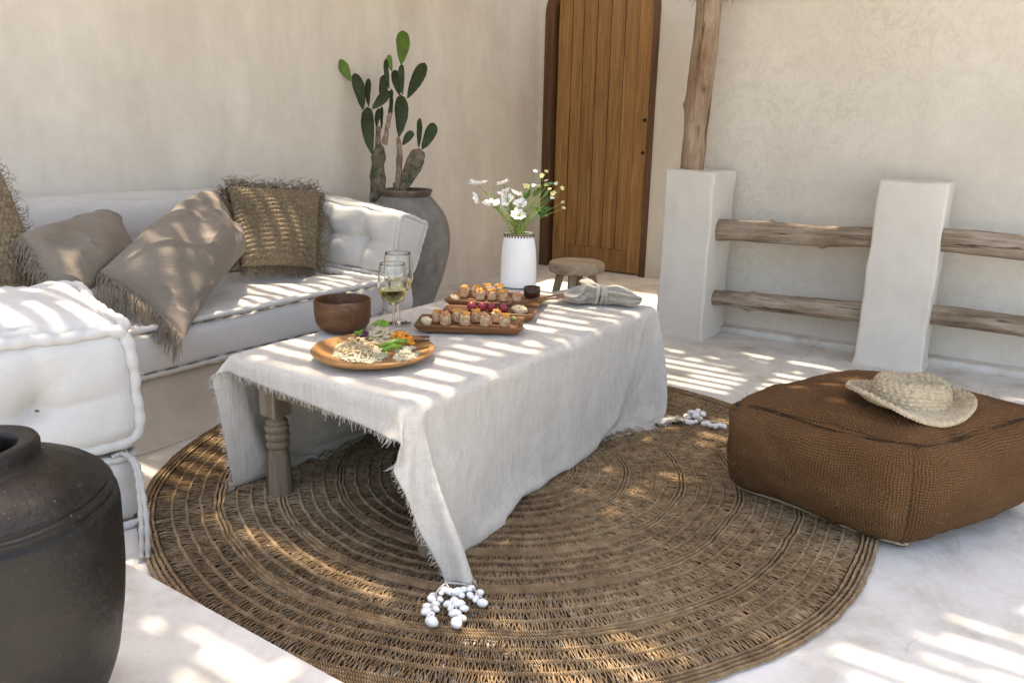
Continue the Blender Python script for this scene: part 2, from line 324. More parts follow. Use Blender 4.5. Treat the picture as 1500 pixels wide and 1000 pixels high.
M['ginger'] = m_plain('ginger', (.78, .62, .38), .5, .4, .1, 60)
M['wasabi'] = m_plain('wasabi', (.42, .46, .12), .6, .3, .2, 60)
M['tomato'] = m_plain('red_grape', (.30, .03, .045), .25, .5, .3, 50)
M['carrot'] = m_plain('grated_carrot', (.78, .30, .03), .5, .35, .2, 60)
M['cabbage'] = m_plain('purple_cabbage', (.10, .02, .06), .5, .35, .3, 60)
M['cucumber'] = m_plain('green_slice', (.12, .24, .02), .35, .45, .3, 60)
M['chicken'] = m_plain('pale_strips', (.52, .38, .22), .55, .35, .2, 70)
M['greens'] = m_plain('salad_greens', (.16, .32, .03), .5, .35, .3, 60)
M['metal'] = m_plain('dark_metal', (.03, .025, .02), .4, .5)
M['welt'] = m_plain('pale_welt', (.38, .31, .22), .8, .2)
n = NT('clear_glass'); M['glass'] = n.fin((1, 1, 1), .0, None, .5, Transmission_Weight=1., IOR=1.45)
n = NT('white_wine'); M['wine'] = n.fin((.955, .85, .33), .0, None, .5, Transmission_Weight=1., IOR=1.33)
# ------------------------------------------------------------------ the setting
WX, DY, TY, PX_ = -3.9, 6.2, 4.87, -1.87       # sofa wall, door wall, trowelled wall, its corner
struct('ground', [(-60, -60, -.35), (60, -60, -.35), (60, 60, -.35), (-60, 60, -.35)], [(0, 1, 2, 3)], M['floor'])
V, F = boxg(-4.1, 4.5, .957, 6.4, -.3, 0); struct('floor', V, F, M['floor'], smooth=False)
def wobbly_wall(name, p0, p1, z1, th, mat, amp=.006, z0=-.02, hole=None, label=None):
    p0 = np.array(p0, float); p1 = np.array(p1, float); L = np.linalg.norm(p1-p0); d = (p1-p0)/L; nrm = np.array([d[1], -d[0]])   # normal towards the viewer side
    nu, nz = int(L/.08)+2, int((z1-z0)/.08)+2
    us = np.linspace(0, L, nu); zs = np.linspace(z0, z1, nz); U, Z = np.meshgrid(us, zs)
    P = np.stack([p0[0]+d[0]*U, p0[1]+d[1]*U, Z], -1).reshape(-1, 3)
    off = amp*fbm(P, 1.6, 3, 5)
    cove = .05*np.exp(-np.maximum(P[:, 2], 0)/.035)               # hand-rounded foot of the wall
    P[:, :2] += nrm*(off+cove)[:, None]
    n0 = len(P); B = np.array([[*(p0-nrm*th), z0], [*(p1-nrm*th), z0], [*(p1-nrm*th), z1], [*(p0-nrm*th), z1]])
    F = [(j*nu+i, j*nu+i+1, (j+1)*nu+i+1, (j+1)*nu+i) for j in range(nz-1) for i in range(nu-1)]
    F += [(n0+1, n0, n0+3, n0+2)]
    F += [(n0, ) + tuple(j*nu for j in range(nz)) + (n0+3,), tuple(j*nu+nu-1 for j in range(nz))[::-1] + (n0+1, n0+2)]
    F += [tuple((nz-1)*nu+i for i in range(nu)) + (n0+2, n0+3)]
    return tag(mesh(name, np.vstack([P, B]), F, mat), label, 'wall')
wobbly_wall('plaster_wall', (WX, -2.2), (WX, DY+.2), 2.45, .3, M['wall'], .008, label='tall warm beige plaster wall behind the white sofa and the cactus')
V, F = boxg(-4.2, -1.56, -2.5, -2.2, -.3, 2.75)
# wall round the door: arched opening
DX0, DX1, ZS, RISE = -3.845, -2.772, 2.17, .42
def arch(z_in, n=24, dx0=DX0, dx1=DX1, zs=ZS, rise=RISE):
    c = (dx0+dx1)/2; a = (dx1-dx0)/2
    return [(c-a*math.cos(math.pi*i/n), zs+rise*math.sin(math.pi*i/n)) for i in range(n+1)]
ap = [(DX0, -.01)] + arch(0) + [(DX1, -.01)]
V = []; F = []
xr, ztop = -1.60, 3.0
outer = []
c0 = (DX0+DX1)/2
for x, z in ap:
    if z <= ZS+1e-6 and x < c0: outer.append((WX-.05, z))
    elif z <= ZS+1e-6: outer.append((xr, z))
    else:
        t = (x-DX0)/(DX1-DX0); outer.append((WX-.05+(xr-WX+.05)*t, ztop))
for y in (DY, DY+.3):
    for x, z in ap: V.append((x, y, z))
    for x, z in outer: V.append((x, y, z))
    for x in (WX-.05, xr): V.append((x, y, ztop))
m_ = len(ap); K_ = 2*m_+2
for i in range(m_-1):
    F.append((i, i+1, m_+i+1, m_+i)); F.append((K_+i+1, K_+i, K_+m_+i, K_+m_+i+1)); F.append((i+1, i, K_+i, K_+i+1))
F += [(m_+1, m_+2, 2*m_), (2*m_-2, 2*m_-3, 2*m_+1)]
tag(mesh('plaster_wall', V, F, M['pillar'], smooth=False), 'pale smooth plaster wall around the arched wooden door', 'wall')
V, F = boxg(PX_, PX_+.22, TY+.3, DY+.3, -.02, 2.0); tag(bev(mesh('plaster_wall', V, F, M['pillar'], smooth=False), .01), 'short pale return wall beyond the log post, beside the door recess', 'wall')
wobbly_wall('plaster_wall', (PX_, TY), (5, TY), 2.0, .3, M['swirl'], .006, label='trowelled beige plaster wall with swirling marks behind the log railing')
V, F = boxg(PX_+.14, 5, TY-.13, TY-.0, -.01, .035); tag(bev(mesh('wall_plinth', V, F, M['floor'], smooth=False), .015, 3), 'low pale cement ledge along the foot of the trowelled wall', 'ledge')
# raised platform in front
V = []; nx, ny = 60, 40
PXS = np.linspace(-5, 3, nx); PYS = np.linspace(-3.5, .955, ny)
V, F = boxg(-5, 4.5, -3.5, .955, -.3, .10); struct('platform', V, F, M['floor'], smooth=False)
# door
door = thing('wooden_door', 'arched teak door of vertical boards with a dark frame', 'door', (c0, DY, 0))
def loc(V, o): return np.asarray(V, float)-np.array(o, float)
O = (c0, DY, 0)
ip = [(DX0, 0)] + arch(0) + [(DX1, 0)]
iw = .055; jn = [(DX0+iw*1.6, 0)] + arch(0, dx0=DX0+iw*1.6, dx1=DX1-iw, zs=ZS, rise=RISE-.06) + [(DX1-iw, 0)]
V = []; F = []
for y in (DY-.012, DY+.10):
    V += [(x, y, z) for x, z in ip]; V += [(x, y, z) for x, z in jn]
m_ = len(ip)
for i in range(m_-1):
    F += [(i, m_+i, m_+i+1, i+1), (m_+i, 3*m_+i, 3*m_+i+1, m_+i+1), (2*m_+i, i, i+1, 2*m_+i+1)]
mesh('door_frame', loc(V, O), F, M['door_frame'], door, smooth=False)
bx_ = [-3.735, -3.60, -3.49, -3.36, -3.23, -3.10, -2.97, -2.835]
def topz(x):
    a = (jn[-1][0]-jn[0][0])/2; c = (jn[-1][0]+jn[0][0])/2; return ZS+(RISE-.06)*math.sqrt(max(0, 1-((x-c)/a)**2))
for i in range(7):
    x0, x1 = bx_[i]+.0035, bx_[i+1]-.0035; yy = DY+.045 if 0 < i < 6 else DY+.036
    zb = .21 if 0 < i < 6 else .012
    xs = np.linspace(x0, x1, 5); V = []; nn = 5
    for y in (yy, yy+.03):
        V += [(x, y, zb) for x in xs] + [(x, y, topz(x)+.005) for x in xs]
    F = []
    for k in range(4): F += [(k, k+1, 5+k+1, 5+k)]
    F += [(0, 5, 15, 10), (4, 14, 19, 9)]
    ob = mesh('board' if 0 < i < 6 else 'stile', loc(V, O), F, M['door'], door, smooth=False)
V, F = boxg(bx_[1]+.0, bx_[6]-.0, DY+.032, DY+.06, .012, .208); bev(mesh('bottom_rail', loc(V, O), F, M['door'], door, smooth=False), .004)
V = []; F = []
for y in (DY+.08, DY+.098): V += [(x, y, z) for x, z in ip]
mp = len(ip); F = [tuple(range(mp)), tuple(range(mp, 2*mp))[::-1]]
mesh('light_stop_panel', loc(V, O), F, M['door_frame'], door, smooth=False)  # panel added behind the boards to stop sunlight leaking through
for z, r in ((1.31, .011), (1.045, .010)):
    V, F = lathe([(0.001, .03), (r*.8, .03), (r, .022), (r, .006), (r*1.5, .004), (r*1.5, 0)], 20); V = V@np.array(Matrix.Rotation(math.pi/2, 3, 'X')).T
    mesh('door_knob' if z > 1.2 else 'keyhole', V+loc((-2.873, DY+.034, z), O), F, M['metal'], door)
# pillars, railing logs, post
def log(name, p0, p1, r0, r1, mat, label, seed, knots=(), cat='log', group=None, sag=.01):
    n_ = 90; t = np.linspace(0, 1, n_); p0 = np.array(p0); p1 = np.array(p1); L = np.linalg.norm(p1-p0)
    P = p0+(p1-p0)*t[:, None]; q = np.stack([t*L*1.7, np.full(n_, seed), np.zeros(n_)], 1)
    w_ = np.stack([hashn(q, 1, 1), hashn(q, 1, 2), hashn(q, 1, 3)], 1)*sag; ax = (p1-p0)/L; P += w_-(w_@ax)[:, None]*ax
    r = (r0+(r1-r0)*t)*(1+.05*hashn(q*4, 1, 5))
    V, F = tubes(P, r, 28); c = np.repeat(P, 28, 0); dv = V-c; dn = dv/np.linalg.norm(dv, axis=1, keepdims=True)
    lg = (V@ax)[:, None]*ax*.75; nz = fbm(V-lg, 30, 3, seed)*.0025+fbm(V, 9, 2, seed+3)*.003
    for (tt, ang, am) in knots:
        up = np.array([0, 0, 1.]) if abs(ax[2]) < .8 else np.array([0, -1., 0]); sd = np.cross(ax, up); dd = up*math.cos(ang)+sd*math.sin(ang)
        K = p0+(p1-p0)*tt+dd*(r0+r1)/2; nz += am*np.exp(-((V-K)**2).sum(1)/(2*.016**2))
    V = V+dn*nz[:, None]; F = [tuple(f) for f in F]+[tuple(range(28))[::-1], tuple(range((n_-1)*28, n_*28))]
    return tag(mesh(name, V, F, mat), label, cat, group)
log('railing_log', (-1.60, 4.56, .648), (-.72, 4.57, .69), .064, .055, M['log'], 'upper bare wooden rail between the two white pillars', 3, ((.36, -.3, .014), (.7, 2.9, .012)), 'rail', 'logs of the railing', .012)
log('railing_log', (-1.60, 4.60, .235), (-.72, 4.63, .262), .050, .056, M['log'], 'lower bare wooden rail between the two white pillars', 9, ((.28, .2, .014), (.26, 2.9, .018)), 'rail', 'logs of the railing', .014)
log('railing_log', (-.42, 4.57, .70), (2.2, 4.57, .72), .06, .07, M['log'], 'upper bare wooden rail running off beyond the middle pillar', 15, (), 'rail', 'logs of the railing', .016)
log('railing_log', (-.42, 4.63, .30), (2.2, 4.66, .33), .052, .06, M['log'], 'lower bare wooden rail running off beyond the middle pillar', 21, ((.2, .3, .01),), 'rail', 'logs of the railing', .012)
log('log_post', (-1.793, 4.60, .985), (-1.735, 4.60, 3.0), .069, .08, M['post'], 'upright bare log post standing on the white pillar by the door', 31, ((.19, -1.2, .014), (.24, .8, .006)), 'post', None, .014)
# ------------------------------------------------------------------ cane pergola roof overhead (casts the stripes)
ZR = 2.9
def inpoly(x, y, poly):
    c = False; j = len(poly)-1
    for i in range(len(poly)):
        xi, yi = poly[i]; xj, yj = poly[j]
        if (yi > y) != (yj > y) and x < (xj-xi)*(y-yi)/(yj-yi)+xi: c = not c
        j = i
    return c
LIT = [(.5, [(-1.30, 2.30), (-1.95, 2.30), (-2.15, 2.9), (-2.1, 3.2), (-1.25, 3.2)]),          # far half of the table
       (.5, [(-2.2, 1.40), (-1.22, 1.38), (-1.28, 1.8), (-1.38, 2.3), (-1.62, 2.35), (-1.7, 1.95), (-2.0, 1.9), (-2.2, 2.0)]),
       (0., [(-1.65, 3.55), (-.9, 3.45), (-.6, 3.75), (-.7, 4.15), (-1.3, 4.2), (-1.8, 4.15)]),  # floor behind the table
       (0., [(-.25, 3.7), (.8, 3.5), (.8, 4.1), (-.25, 4.15)]),
       (0., [(-1.15, 2.15), (-.95, 2.1), (-.9, 2.55), (-1.12, 2.6)]),                             # patches on the rug
       (0., [(-1.05, 1.12), (-.72, 1.2), (-.5, 1.6), (-.7, 1.62), (-1.1, 1.35)]),
       (0., [(-2.85, 1.2), (-2.25, 1.2), (-2.2, 2.05), (-2.75, 2.0)]),
       (0., [(-1.93, 1.28), (-1.80, 1.25), (-1.77, 1.38), (-1.9, 1.40)]),
       (0., [(-1.1, 2.9), (-.85, 2.8), (-.8, 3.2), (-1.1, 3.3)]),
       (.1, [(-1.0, -1.2), (1.2, -1.2), (.6, .93), (-1.75, .93), (-1.4, .86), (-1.1, .55)]),                                # platform
       (0., [(-.35, 1.0), (3., 1.0), (3., 3.2), (.35, 3.2), (.25, 2.55), (-.02, 2.05), (-.4, 1.75)]),  # floor at the right
       (.37, [(-.62, 2.55), (-.38, 2.5), (-.3, 2.95), (-.52, 3.0)]),                              # pouf
       (.47, [(-2.72, 2.0), (-3.25, 2.05), (-3.35, 2.5), (-3.05, 3.0), (-2.72, 2.95)]),           # sofa seat
       (.75, [(-2.72, 3.02), (-3.35, 3.05), (-3.35, 3.35), (-2.72, 3.35)]),                       # far arm
       (.66, [(-3.0, 1.75), (-3.3, 1.8), (-3.4, 2.35), (-3.2, 2.5), (-2.95, 2.2)]),               # long cushion
       (.72, [(-3.25, 1.6), (-3.4, 1.6), (-3.4, 1.95), (-3.25, 1.95)]),
       (.66, [(-2.1, .5), (-2.7, .5), (-2.85, 1.45), (-2.1, 1.3)]),                               # near cushion top
       (.72, [(-1.5, 4.4), (-.85, 4.4), (-.85, 4.8), (-1.5, 4.8)]), (.72, [(-.2, 4.4), (1.5, 4.4), (1.5, 4.8), (-.2, 4.8)]),
       (.9, [(-2.25, 3.0), (-2.0, 3.0), (-1.95, 3.3), (-2.25, 3.3)])]
def is_open(x, y):
    for z, poly in LIT:
        k = (ZR-z)/SUN[2]; rx, ry = x-SUN[0]*k, y-SUN[1]*k          # follow the sunbeam down through the roof
        if inpoly(rx, ry, poly): return True
    return False
perg = thing('pergola', 'cane roof of the terrace held up by the log post', 'pergola', (-1.4, 2.4, 2.1))
parts = []; fill = []; y = .55; k_ = 0
while y < 5.7:
    y += random.uniform(.080, .106); r = random.uniform(.026, .034)
    if y > 5.65: break
    xe_ = 1.35+random.uniform(-.05, .05) if y > 1.52 else -1.78+random.uniform(-.06, .06)     # roof cut short so that sun reaches the near platform
    P = np.array([(x, y+.006*math.sin(x*1.7+k_), ZR+.005*math.sin(x*2.1+k_*2)) for x in np.linspace(-4.7, xe_, 12)]); parts.append(tubes(P, r, 7))
    # unseen infill canes, added to block the sun except over the LIT patches
    for sub_ in (0, 1):
        yy = y+.042+.03*sub_; x = -4.7
        while x < xe_:
            L = random.uniform(.05, .13)
            op = is_open(x+L/2+random.gauss(0, .03), yy+random.gauss(0, .03))
            if not op or (random.random() < .10):
                parts.append(tubes(np.array([(x-.02, yy+random.uniform(-.008, .008), ZR+.03+.02*sub_), (x+L+.02, yy+random.uniform(-.008, .008), ZR+.03+.02*sub_)]), .026, 5))
            x += L
    k_ += 1
V, F = join(parts); mesh('roof_canes', loc(V, (-1.4, 2.4, 2.1)), F, M['bamboo'], perg)
for x in (-4.5, -1.74, 1.2):
    V, F = tubes(np.array([(x, .5, ZR+.12), (x, 5.7, ZR+.12)]), .05, 10); mesh('roof_beam', loc(V, (-1.4, 2.4, 2.1)), F, M['post'], perg)
# thatch fringe hanging round the head of the post
parts = []
for i in range(260):
    x = random.uniform(-1.98, -1.60); yy = 4.60+random.uniform(-.1, .1); z0 = 2.14; L = random.uniform(.08, .235) if abs(x+1.76) < .13 else random.uniform(.05, .2)
    dx = random.uniform(-.05, .05); parts.append(tubes(spline([(x, yy, z0), (x+dx*.4, yy-.01, z0-L*.6), (x+dx, yy-.02, z0-L)], 5), [.004, .004, .0035, .003, .001], 3))
V, F = join(parts); mesh('thatch_fringe', loc(V, (-1.4, 2.4, 2.1)), F, M['thatch'], perg)
for px, py, lb in ((1.25, 4.2, 'slim bare log post at the far outer corner of the cane roof'), (1.25, .6, 'slim bare log post at the near outer corner of the cane roof')):
    tag(log('log_post', (px, py, -.3), (px, py, ZR+.1), .07, .065, M['post'], lb, 50, (), 'post'), group='outer posts of the cane roof')
# ------------------------------------------------------------------ soft things
def softbox(corners, r=.06, bulge=(.02, .02, .02), n=22, tufts=(), rough=.004, seed=0, tr=.10, seams=(), pucker=1.):
    """corners: 8 points (z0: x0y0,x1y0,x1y1,x0y1 then z1); rounded, puffed, tufted"""
    c = np.asarray(corners, float); sz = np.array([np.linalg.norm(c[1]-c[0]), np.linalg.norm(c[3]-c[0]), np.linalg.norm(c[4]-c[0])]); half = sz/2
    g = np.sin(np.linspace(-1, 1, n)*math.pi/2); g = .55*g+.45*np.linspace(-1, 1, n); idx = {}; V = []; F = []
    def vid(p):
        key = tuple(np.round(p, 5))
        if key not in idx: idx[key] = len(V); V.append(p)
        return idx[key]
    for ax in range(3):
        for sg in (-1, 1):
            ids = np.empty((n, n), int)
            for i in range(n):
                for j in range(n):
                    p = np.empty(3); p[ax] = sg; p[(ax+1) % 3] = g[i]; p[(ax+2) % 3] = g[j]; ids[i, j] = vid(p)
            for i in range(n-1):
                for j in range(n-1):
                    q = (ids[i, j], ids[i+1, j], ids[i+1, j+1], ids[i, j+1]); F.append(q if sg > 0 else q[::-1])
    U = np.array(V); rr = min(r, half.min()*.95); q = np.clip(U*half, -(half-rr), half-rr); d = U*half-q; ln = np.linalg.norm(d, axis=1, keepdims=True); dn = d/np.maximum(ln, 1e-9)
    P = q+dn*rr*np.minimum(1, ln/rr*1.0 if False else 1)
    fx = (1-U[:, 1]**2)*(1-U[:, 2]**2); fy = (1-U[:, 0]**2)*(1-U[:, 2]**2); fz = (1-U[:, 0]**2)*(1-U[:, 1]**2)
    P[:, 0] += np.sign(U[:, 0])*bulge[0]*fx**.6*(abs(U[:, 0]) > .98); P[:, 1] += np.sign(U[:, 1])*bulge[1]*fy**.6*(abs(U[:, 1]) > .98); P[:, 2] += np.sign(U[:, 2])*bulge[2]*fz**.6*(abs(U[:, 2]) > .98)
    for (ax, sg, a, b, dep, rad) in tufts:       # a,b in -1..1 on that face
        m = (U[:, ax]*sg > .98); A = U[:, (ax+1) % 3]*half[(ax+1) % 3]; B = U[:, (ax+2) % 3]*half[(ax+2) % 3]
        dA = A-a*half[(ax+1) % 3]; dB = B-b*half[(ax+2) % 3]; rd = np.sqrt(dA**2+dB**2)
        dd = dep*(np.exp(-rd/rad)*.8+.34*np.exp(-np.abs(dB)/.02)*np.exp(-np.abs(dA)/.16)+.34*np.exp(-np.abs(dA)/.02)*np.exp(-np.abs(dB)/.14))
        P[:, ax] -= sg*m*dd
    t = (P/half+1)/2
    def tri(t):
        x, y, z = t[:, 0:1], t[:, 1:2], t[:, 2:3]
        return ((c[0]*(1-x)+c[1]*x)*(1-y)+(c[3]*(1-x)+c[2]*x)*y)*(1-z)+((c[4]*(1-x)+c[5]*x)*(1-y)+(c[7]*(1-x)+c[6]*x)*y)*z
    sU = np.sort(np.abs(U), axis=1)[:, 1]; W = tri(t); pk = np.exp(-(1-sU)/.16)*(.0050)*pucker; W = W+pk[:, None]*np.stack([hashn(W, 24, seed+9), hashn(W, 24, seed+10), hashn(W, 24, seed+11)], 1)
    W = W+rough*np.stack([fbm(W, 7, 3, seed+1), fbm(W, 7, 3, seed+2), fbm(W, 7, 3, seed+3)], 1)
    return W, F, (U, half, tri, rr)
def boxc(x0, x1, y0, y1, z0, z1): return [(x0, y0, z0), (x1, y0, z0), (x1, y1, z0), (x0, y1, z0), (x0, y0, z1), (x1, y0, z1), (x1, y1, z1), (x0, y1, z1)]
from mathutils.bvhtree import BVHTree
def bvh_of(V, F): return BVHTree.FromPolygons([tuple(map(float, v_)) for v_ in V], F)
def roll_edge(pts, r=.015, step=.045, n=None, seed=0, closed=True, bv=None):
    """the hand-rolled, scalloped edge of a stitched mattress"""
    pts = np.asarray(pts, float)
    if closed: pts = np.vstack([pts, pts[:1]])
    L = np.r_[0, np.cumsum(np.linalg.norm(np.diff(pts, axis=0), axis=1))]; N = int(L[-1]/.006)
    s = np.linspace(0, L[-1], N); P = np.stack([np.interp(s, L, pts[:, k]) for k in range(3)], 1)
    for _ in range(3): P[1:-1] = (P[:-2]+P[1:-1]*2+P[2:])/4
    if bv:
        for i in range(N):
            c_, n_, _a, _b = bv.find_nearest(Vector([float(q) for q in P[i]])); P[i] = np.array(c_)+np.array(n_)*r*.62
        for _ in range(2): P[1:-1] = (P[:-2]+P[1:-1]*2+P[2:])/4
    ph = s/step+.25*hashn(np.stack([s*3, s*0, s*0+seed], 1)); rad = r*(1.06-.20*np.abs(np.cos(ph*np.pi))**3+.10*hashn(np.stack([s*14, s*0+seed, s*0], 1)))
    rad[0] = rad[-1] = r*.3
    return tubes(P, rad, 10)
def face_loop(c, which, inset=.0, n=10, lift=0.):
    """outline of one face of the 8-corner box, corners rounded"""
    c = np.asarray(c, float); sets = {'top': (4, 5, 6, 7), 'bottom': (0, 1, 2, 3), 'x1': (1, 2, 6, 5), 'x0': (0, 3, 7, 4), 'y0': (0, 1, 5, 4), 'y1': (3, 2, 6, 7)}
    q = c[list(sets[which])]; ctr = q.mean(0); out = []
    for i in range(4):
        a, b, d = q[i-1], q[i], q[(i+1) % 4]; u1 = (a-b)/np.linalg.norm(a-b); u2 = (d-b)/np.linalg.norm(d-b); rr = .05
        p1 = b+u1*rr; p2 = b+u2*rr
        for k in range(6):
            t = k/5; out.append((1-t)**2*p1+2*t*(1-t)*b+t*t*p2)
    out = np.array(out); return ctr+(out-ctr)*(1-inset)
# the two hand-plastered pillars (soft-edged blocks as well)
for (x0, x1, y0, y1, z1, lb, sd) in ((-1.885, -1.585, 4.42, 4.80, 1.0, 'white plastered pillar that carries the upright log post', 3), (-.735, -.405, 4.50, 4.78, .99, 'free-standing white plastered pillar in the middle of the railing', 13)):
    V, F, _ = softbox(boxc(x0, x1, y0, y1, -.01, z1), .014, (0, 0, 0), 40, (), .005, sd, pucker=.35); V[:, :2] += (np.exp(-np.maximum(V[:, 2], 0)/.03)*.014)[:, None]*np.sign(V[:, :2]-[(x0+x1)/2, (y0+y1)/2])
    tag(mesh('railing_pillar', V, F, M['pillar']), lb, 'pillar')
# sofa -------------------------------------------------------------------------------
sofa = thing('sofa', 'white tufted mattress sofa on a plastered plinth along the beige wall', 'sofa', (-3.3, 1.9, 0)); SO = (-3.3, 1.9, 0)
def part(name, V, F, mat, par, o, **k): return mesh(name, loc(V, o), F, mat, par, **k)
# plinth with a foot that flares into the floor
ys = np.linspace(-1.5, 3.16, 80); prof = [(-2.80, .245), (-2.775, .238), (-2.768, .2), (-2.765, .12), (-2.755, .07), (-2.715, .025), (-2.66, .002)]
V = []; F = []
for yv in ys:
    for (x, z) in prof: V.append((x+.008*math.sin(yv*3.1)+.005*math.sin(yv*9), yv, z))
V = np.array(V); m_ = len(prof)
F = [(i*m_+j, (i+1)*m_+j, (i+1)*m_+j+1, i*m_+j+1) for i in range(len(ys)-1) for j in range(m_-1)]
B, BF = boxg(-3.88, -2.785, -1.5, 3.158, -.01, .243); n0 = len(V); V = np.vstack([V, B]); F += [tuple(i+n0 for i in f) for f in BF]
part('plinth', V, F, M['plinth'], sofa, SO)
cc = boxc(-3.86, -2.745, -1.2, 2.93, .25, .445)
tf = [(2, 1, a, b, .05, .09) for a in (-.45, .35) for b in (-.6, -.3, .0, .3, .6, .85)]
V, F, _ = softbox(cc, .045, (.022, .01, .05), 52, tf, .010, 3); seat = part('seat_cushion', V, F, M['linen'], sofa, SO)
for nm, w_, s_ in (('top', .012, 1), ('bottom', .0, 2)):
    lp = face_loop(cc, nm, -.006); lp[:, 2] += (.0 if nm == 'top' else .012)+.006*np.sin(lp[:, 1]*5)
    # keep to real wave along the long edge
    lpd = []
    for i in range(len(lp)):
        a, b = lp[i], lp[(i+1) % len(lp)]; kk = max(1, int(np.linalg.norm(b-a)/.08))
        for t in range(kk): lpd.append(a+(b-a)*t/kk)
    lpd = np.array(lpd); lpd[:, 2] += .009*hashn(lpd*[1, 1, 0], 3.5, 4+s_); lpd[:, 0] += .006*hashn(lpd*[1, 1, 0], 4, 9+s_)
    V, F = roll_edge(lpd, .0135, .05, seed=s_); mesh('piping', loc(V, SO), F, M['piping'], seat)
    st_ = spline(np.vstack([lpd, lpd[:1]]), 900); st_ = st_+np.array([.011, 0, -.0135 if nm == 'top' else .0135]); V, F = tubes(st_, .0021*(.4+.9*(np.sin(np.arange(900)*.9) > -.3)), 5); mesh('stitching', loc(V, SO), F, M['thread'], seat)
# back cushions
for y0, y1, zt, sd in ((-1.2, .79, .86, 1), (.80, 3.33, .86, 3)):
    cb = [(-3.88, y0, .43), (-3.56, y0, .43), (-3.56, y1, .43), (-3.88, y1, .43), (-3.87, y0, zt+.02), (-3.66, y0, zt+.01), (-3.66, y1, zt), (-3.87, y1, zt)]
    V, F, _ = softbox(cb,   .06, (.05, .0, .006), 44, [(0, 1, a, .1, .06, .08) for a in (-.55, .05, .6)], .009, sd*7); part('back_cushion', V, F, M['linen'], sofa, SO)
# far arm: base mattress and bolster
ca = boxc(-3.86, -2.76, 2.94, 3.17, .25, .44)
V, F, _ = softbox(ca, .04, (.012, .01, .01), 18, (), .006, 31); part('arm_base', V, F, M['linen'], sofa, SO)
cf = [(-3.80, 3.12, .45), (-2.77, 2.995, .45), (-2.76, 3.17, .45), (-3.80, 3.42, .45), (-3.80, 3.15, .83), (-2.765, 3.085, .785), (-2.745, 3.285, .715), (-3.80, 3.45, .80)]
V, F, _ = softbox(cf, .045, (.004, .07, .03), 48, [(2, 1, .45, -.1, .0, .1)]+[(1, -1, .02, a_, .12, .075) for a_ in (.5, -.1, -.65)], .007, 41); ba = bvh_of(V, F); arm = part('arm_cushion', V, F, M['linen'], sofa, SO)
lp = face_loop(cf, 'x1', .0); V, F = roll_edge(lp, .0105, .042, seed=5, bv=ba); mesh('piping', loc(V, SO), F, M['piping'], arm)
V, F = roll_edge(np.array([cf[0], cf[1]])+np.array([0, -.012, .01]), .010, .045, seed=6, closed=False); mesh('piping', loc(V, SO), F, M['piping'], arm)
V, F = roll_edge(np.array([cf[4], cf[5]])[::-1]*1.0+np.array([0, .0, -.006]), .007, .045, seed=6, closed=False)
def tuft_knot(c, par, o, s=.010, name='tuft'):
    V, F = blob(c, (s*1.6, s, s*.6), 8, 5, .3, 3); mesh(name, loc(V, o), F, M['thread'], par)
# near block of cushions, turned to face the camera
rot = math.radians(-17); c17, s17 = math.cos(rot), math.sin(rot)
fr = np.array([-2.135, 1.225])                                     # front right upright edge
ed = np.array([.33, .944]); dpv = np.array([-.966, .24])           # along the front edge (leftwards = -ed) and away from the viewer
def nb(u, v, z): p = fr-ed*u+dpv*v; return (p[0], p[1], z)        # u: leftwards, v: back
def nbox(u1, v1, z0, z1, u0=0, v0=0, dz=0): return [nb(u1, v1, z0), nb(u1, v0, z0), nb(u0, v0, z0), nb(u0, v1, z0), nb(u1, v1, z1+dz), nb(u1, v0, z1), nb(u0, v0, z1), nb(u0, v1, z1+dz)]
lower = thing('floor_cushion', 'flat white mattress lying on the floor under the tall tufted cushion', 'cushion', nb(.4, .3, 0)); LO = nb(.4, .3, 0)
cl = nbox(1.0, .60, .012, .232, .03, .02); V, F, _ = softbox(cl, .04, (.015, .015, .01), 20, (), .008, 61); part('mattress', V, F, M['linen'], lower, LO)
for wch in ('bottom', 'top'):
    V, F = roll_edge(face_loop(cl, wch, -.008), .0125, .05, seed=8); mesh('piping', loc(V, LO), F, M['piping'], lower)
upper = thing('tufted_cushion', 'thick white tufted cushion with rolled edges, behind the black jar', 'cushion', nb(.4, .3, .25)); UO = nb(.4, .3, .25)
cu = nbox(1.15, .60, .262, .640, 0, 0, .035); 
V, F, _ = softbox(cu, .075, (.060, .02, .05), 60, [], .006, 71)
V = V  # dimple below
kn = np.array(nb(.275, 0, .432)); nrm3 = np.array([-dpv[0], -dpv[1], 0]); al3 = np.array([ed[0], ed[1], 0]); dv_ = V-kn; fr3 = dv_@nrm3; uu = dv_@al3; zz = dv_[:, 2]
near_ = (fr3 > -.05)*1.; rd = np.hypot(uu, zz)
cr_ = .068*np.exp(-rd/.085)+.030*np.exp(-np.abs(uu-.02*np.sin(zz*18))/.020)*np.exp(-np.abs(zz)/.14)+.024*np.exp(-np.abs(zz+.02-.15*np.abs(uu))/.024)*np.exp(-np.abs(uu)/.17)+.018*np.exp(-np.abs(uu-zz*.8)/.02)*np.exp(-rd/.1)
V = V-nrm3*(near_*cr_)[:, None]+np.array([0, 0, 1])*(.010*hashn(V*[1, 1, 0], 9, 4)*(V[:, 2] > .6))[:, None]
bu = bvh_of(V, F); uc = part('body', V, F, M['linen'], upper, UO)
for wch in ('x1', 'top', 'bottom'):
    q = face_loop(cu, wch, .012)
    V, F = roll_edge(q, .0165, .060, seed=11+len(wch), bv=bu); mesh('piping', loc(V, UO), F, M['piping'], upper)
for u in (.175+.09,): tuft_knot(np.array(nb(.275, -.012, .432)), upper, UO, .006)
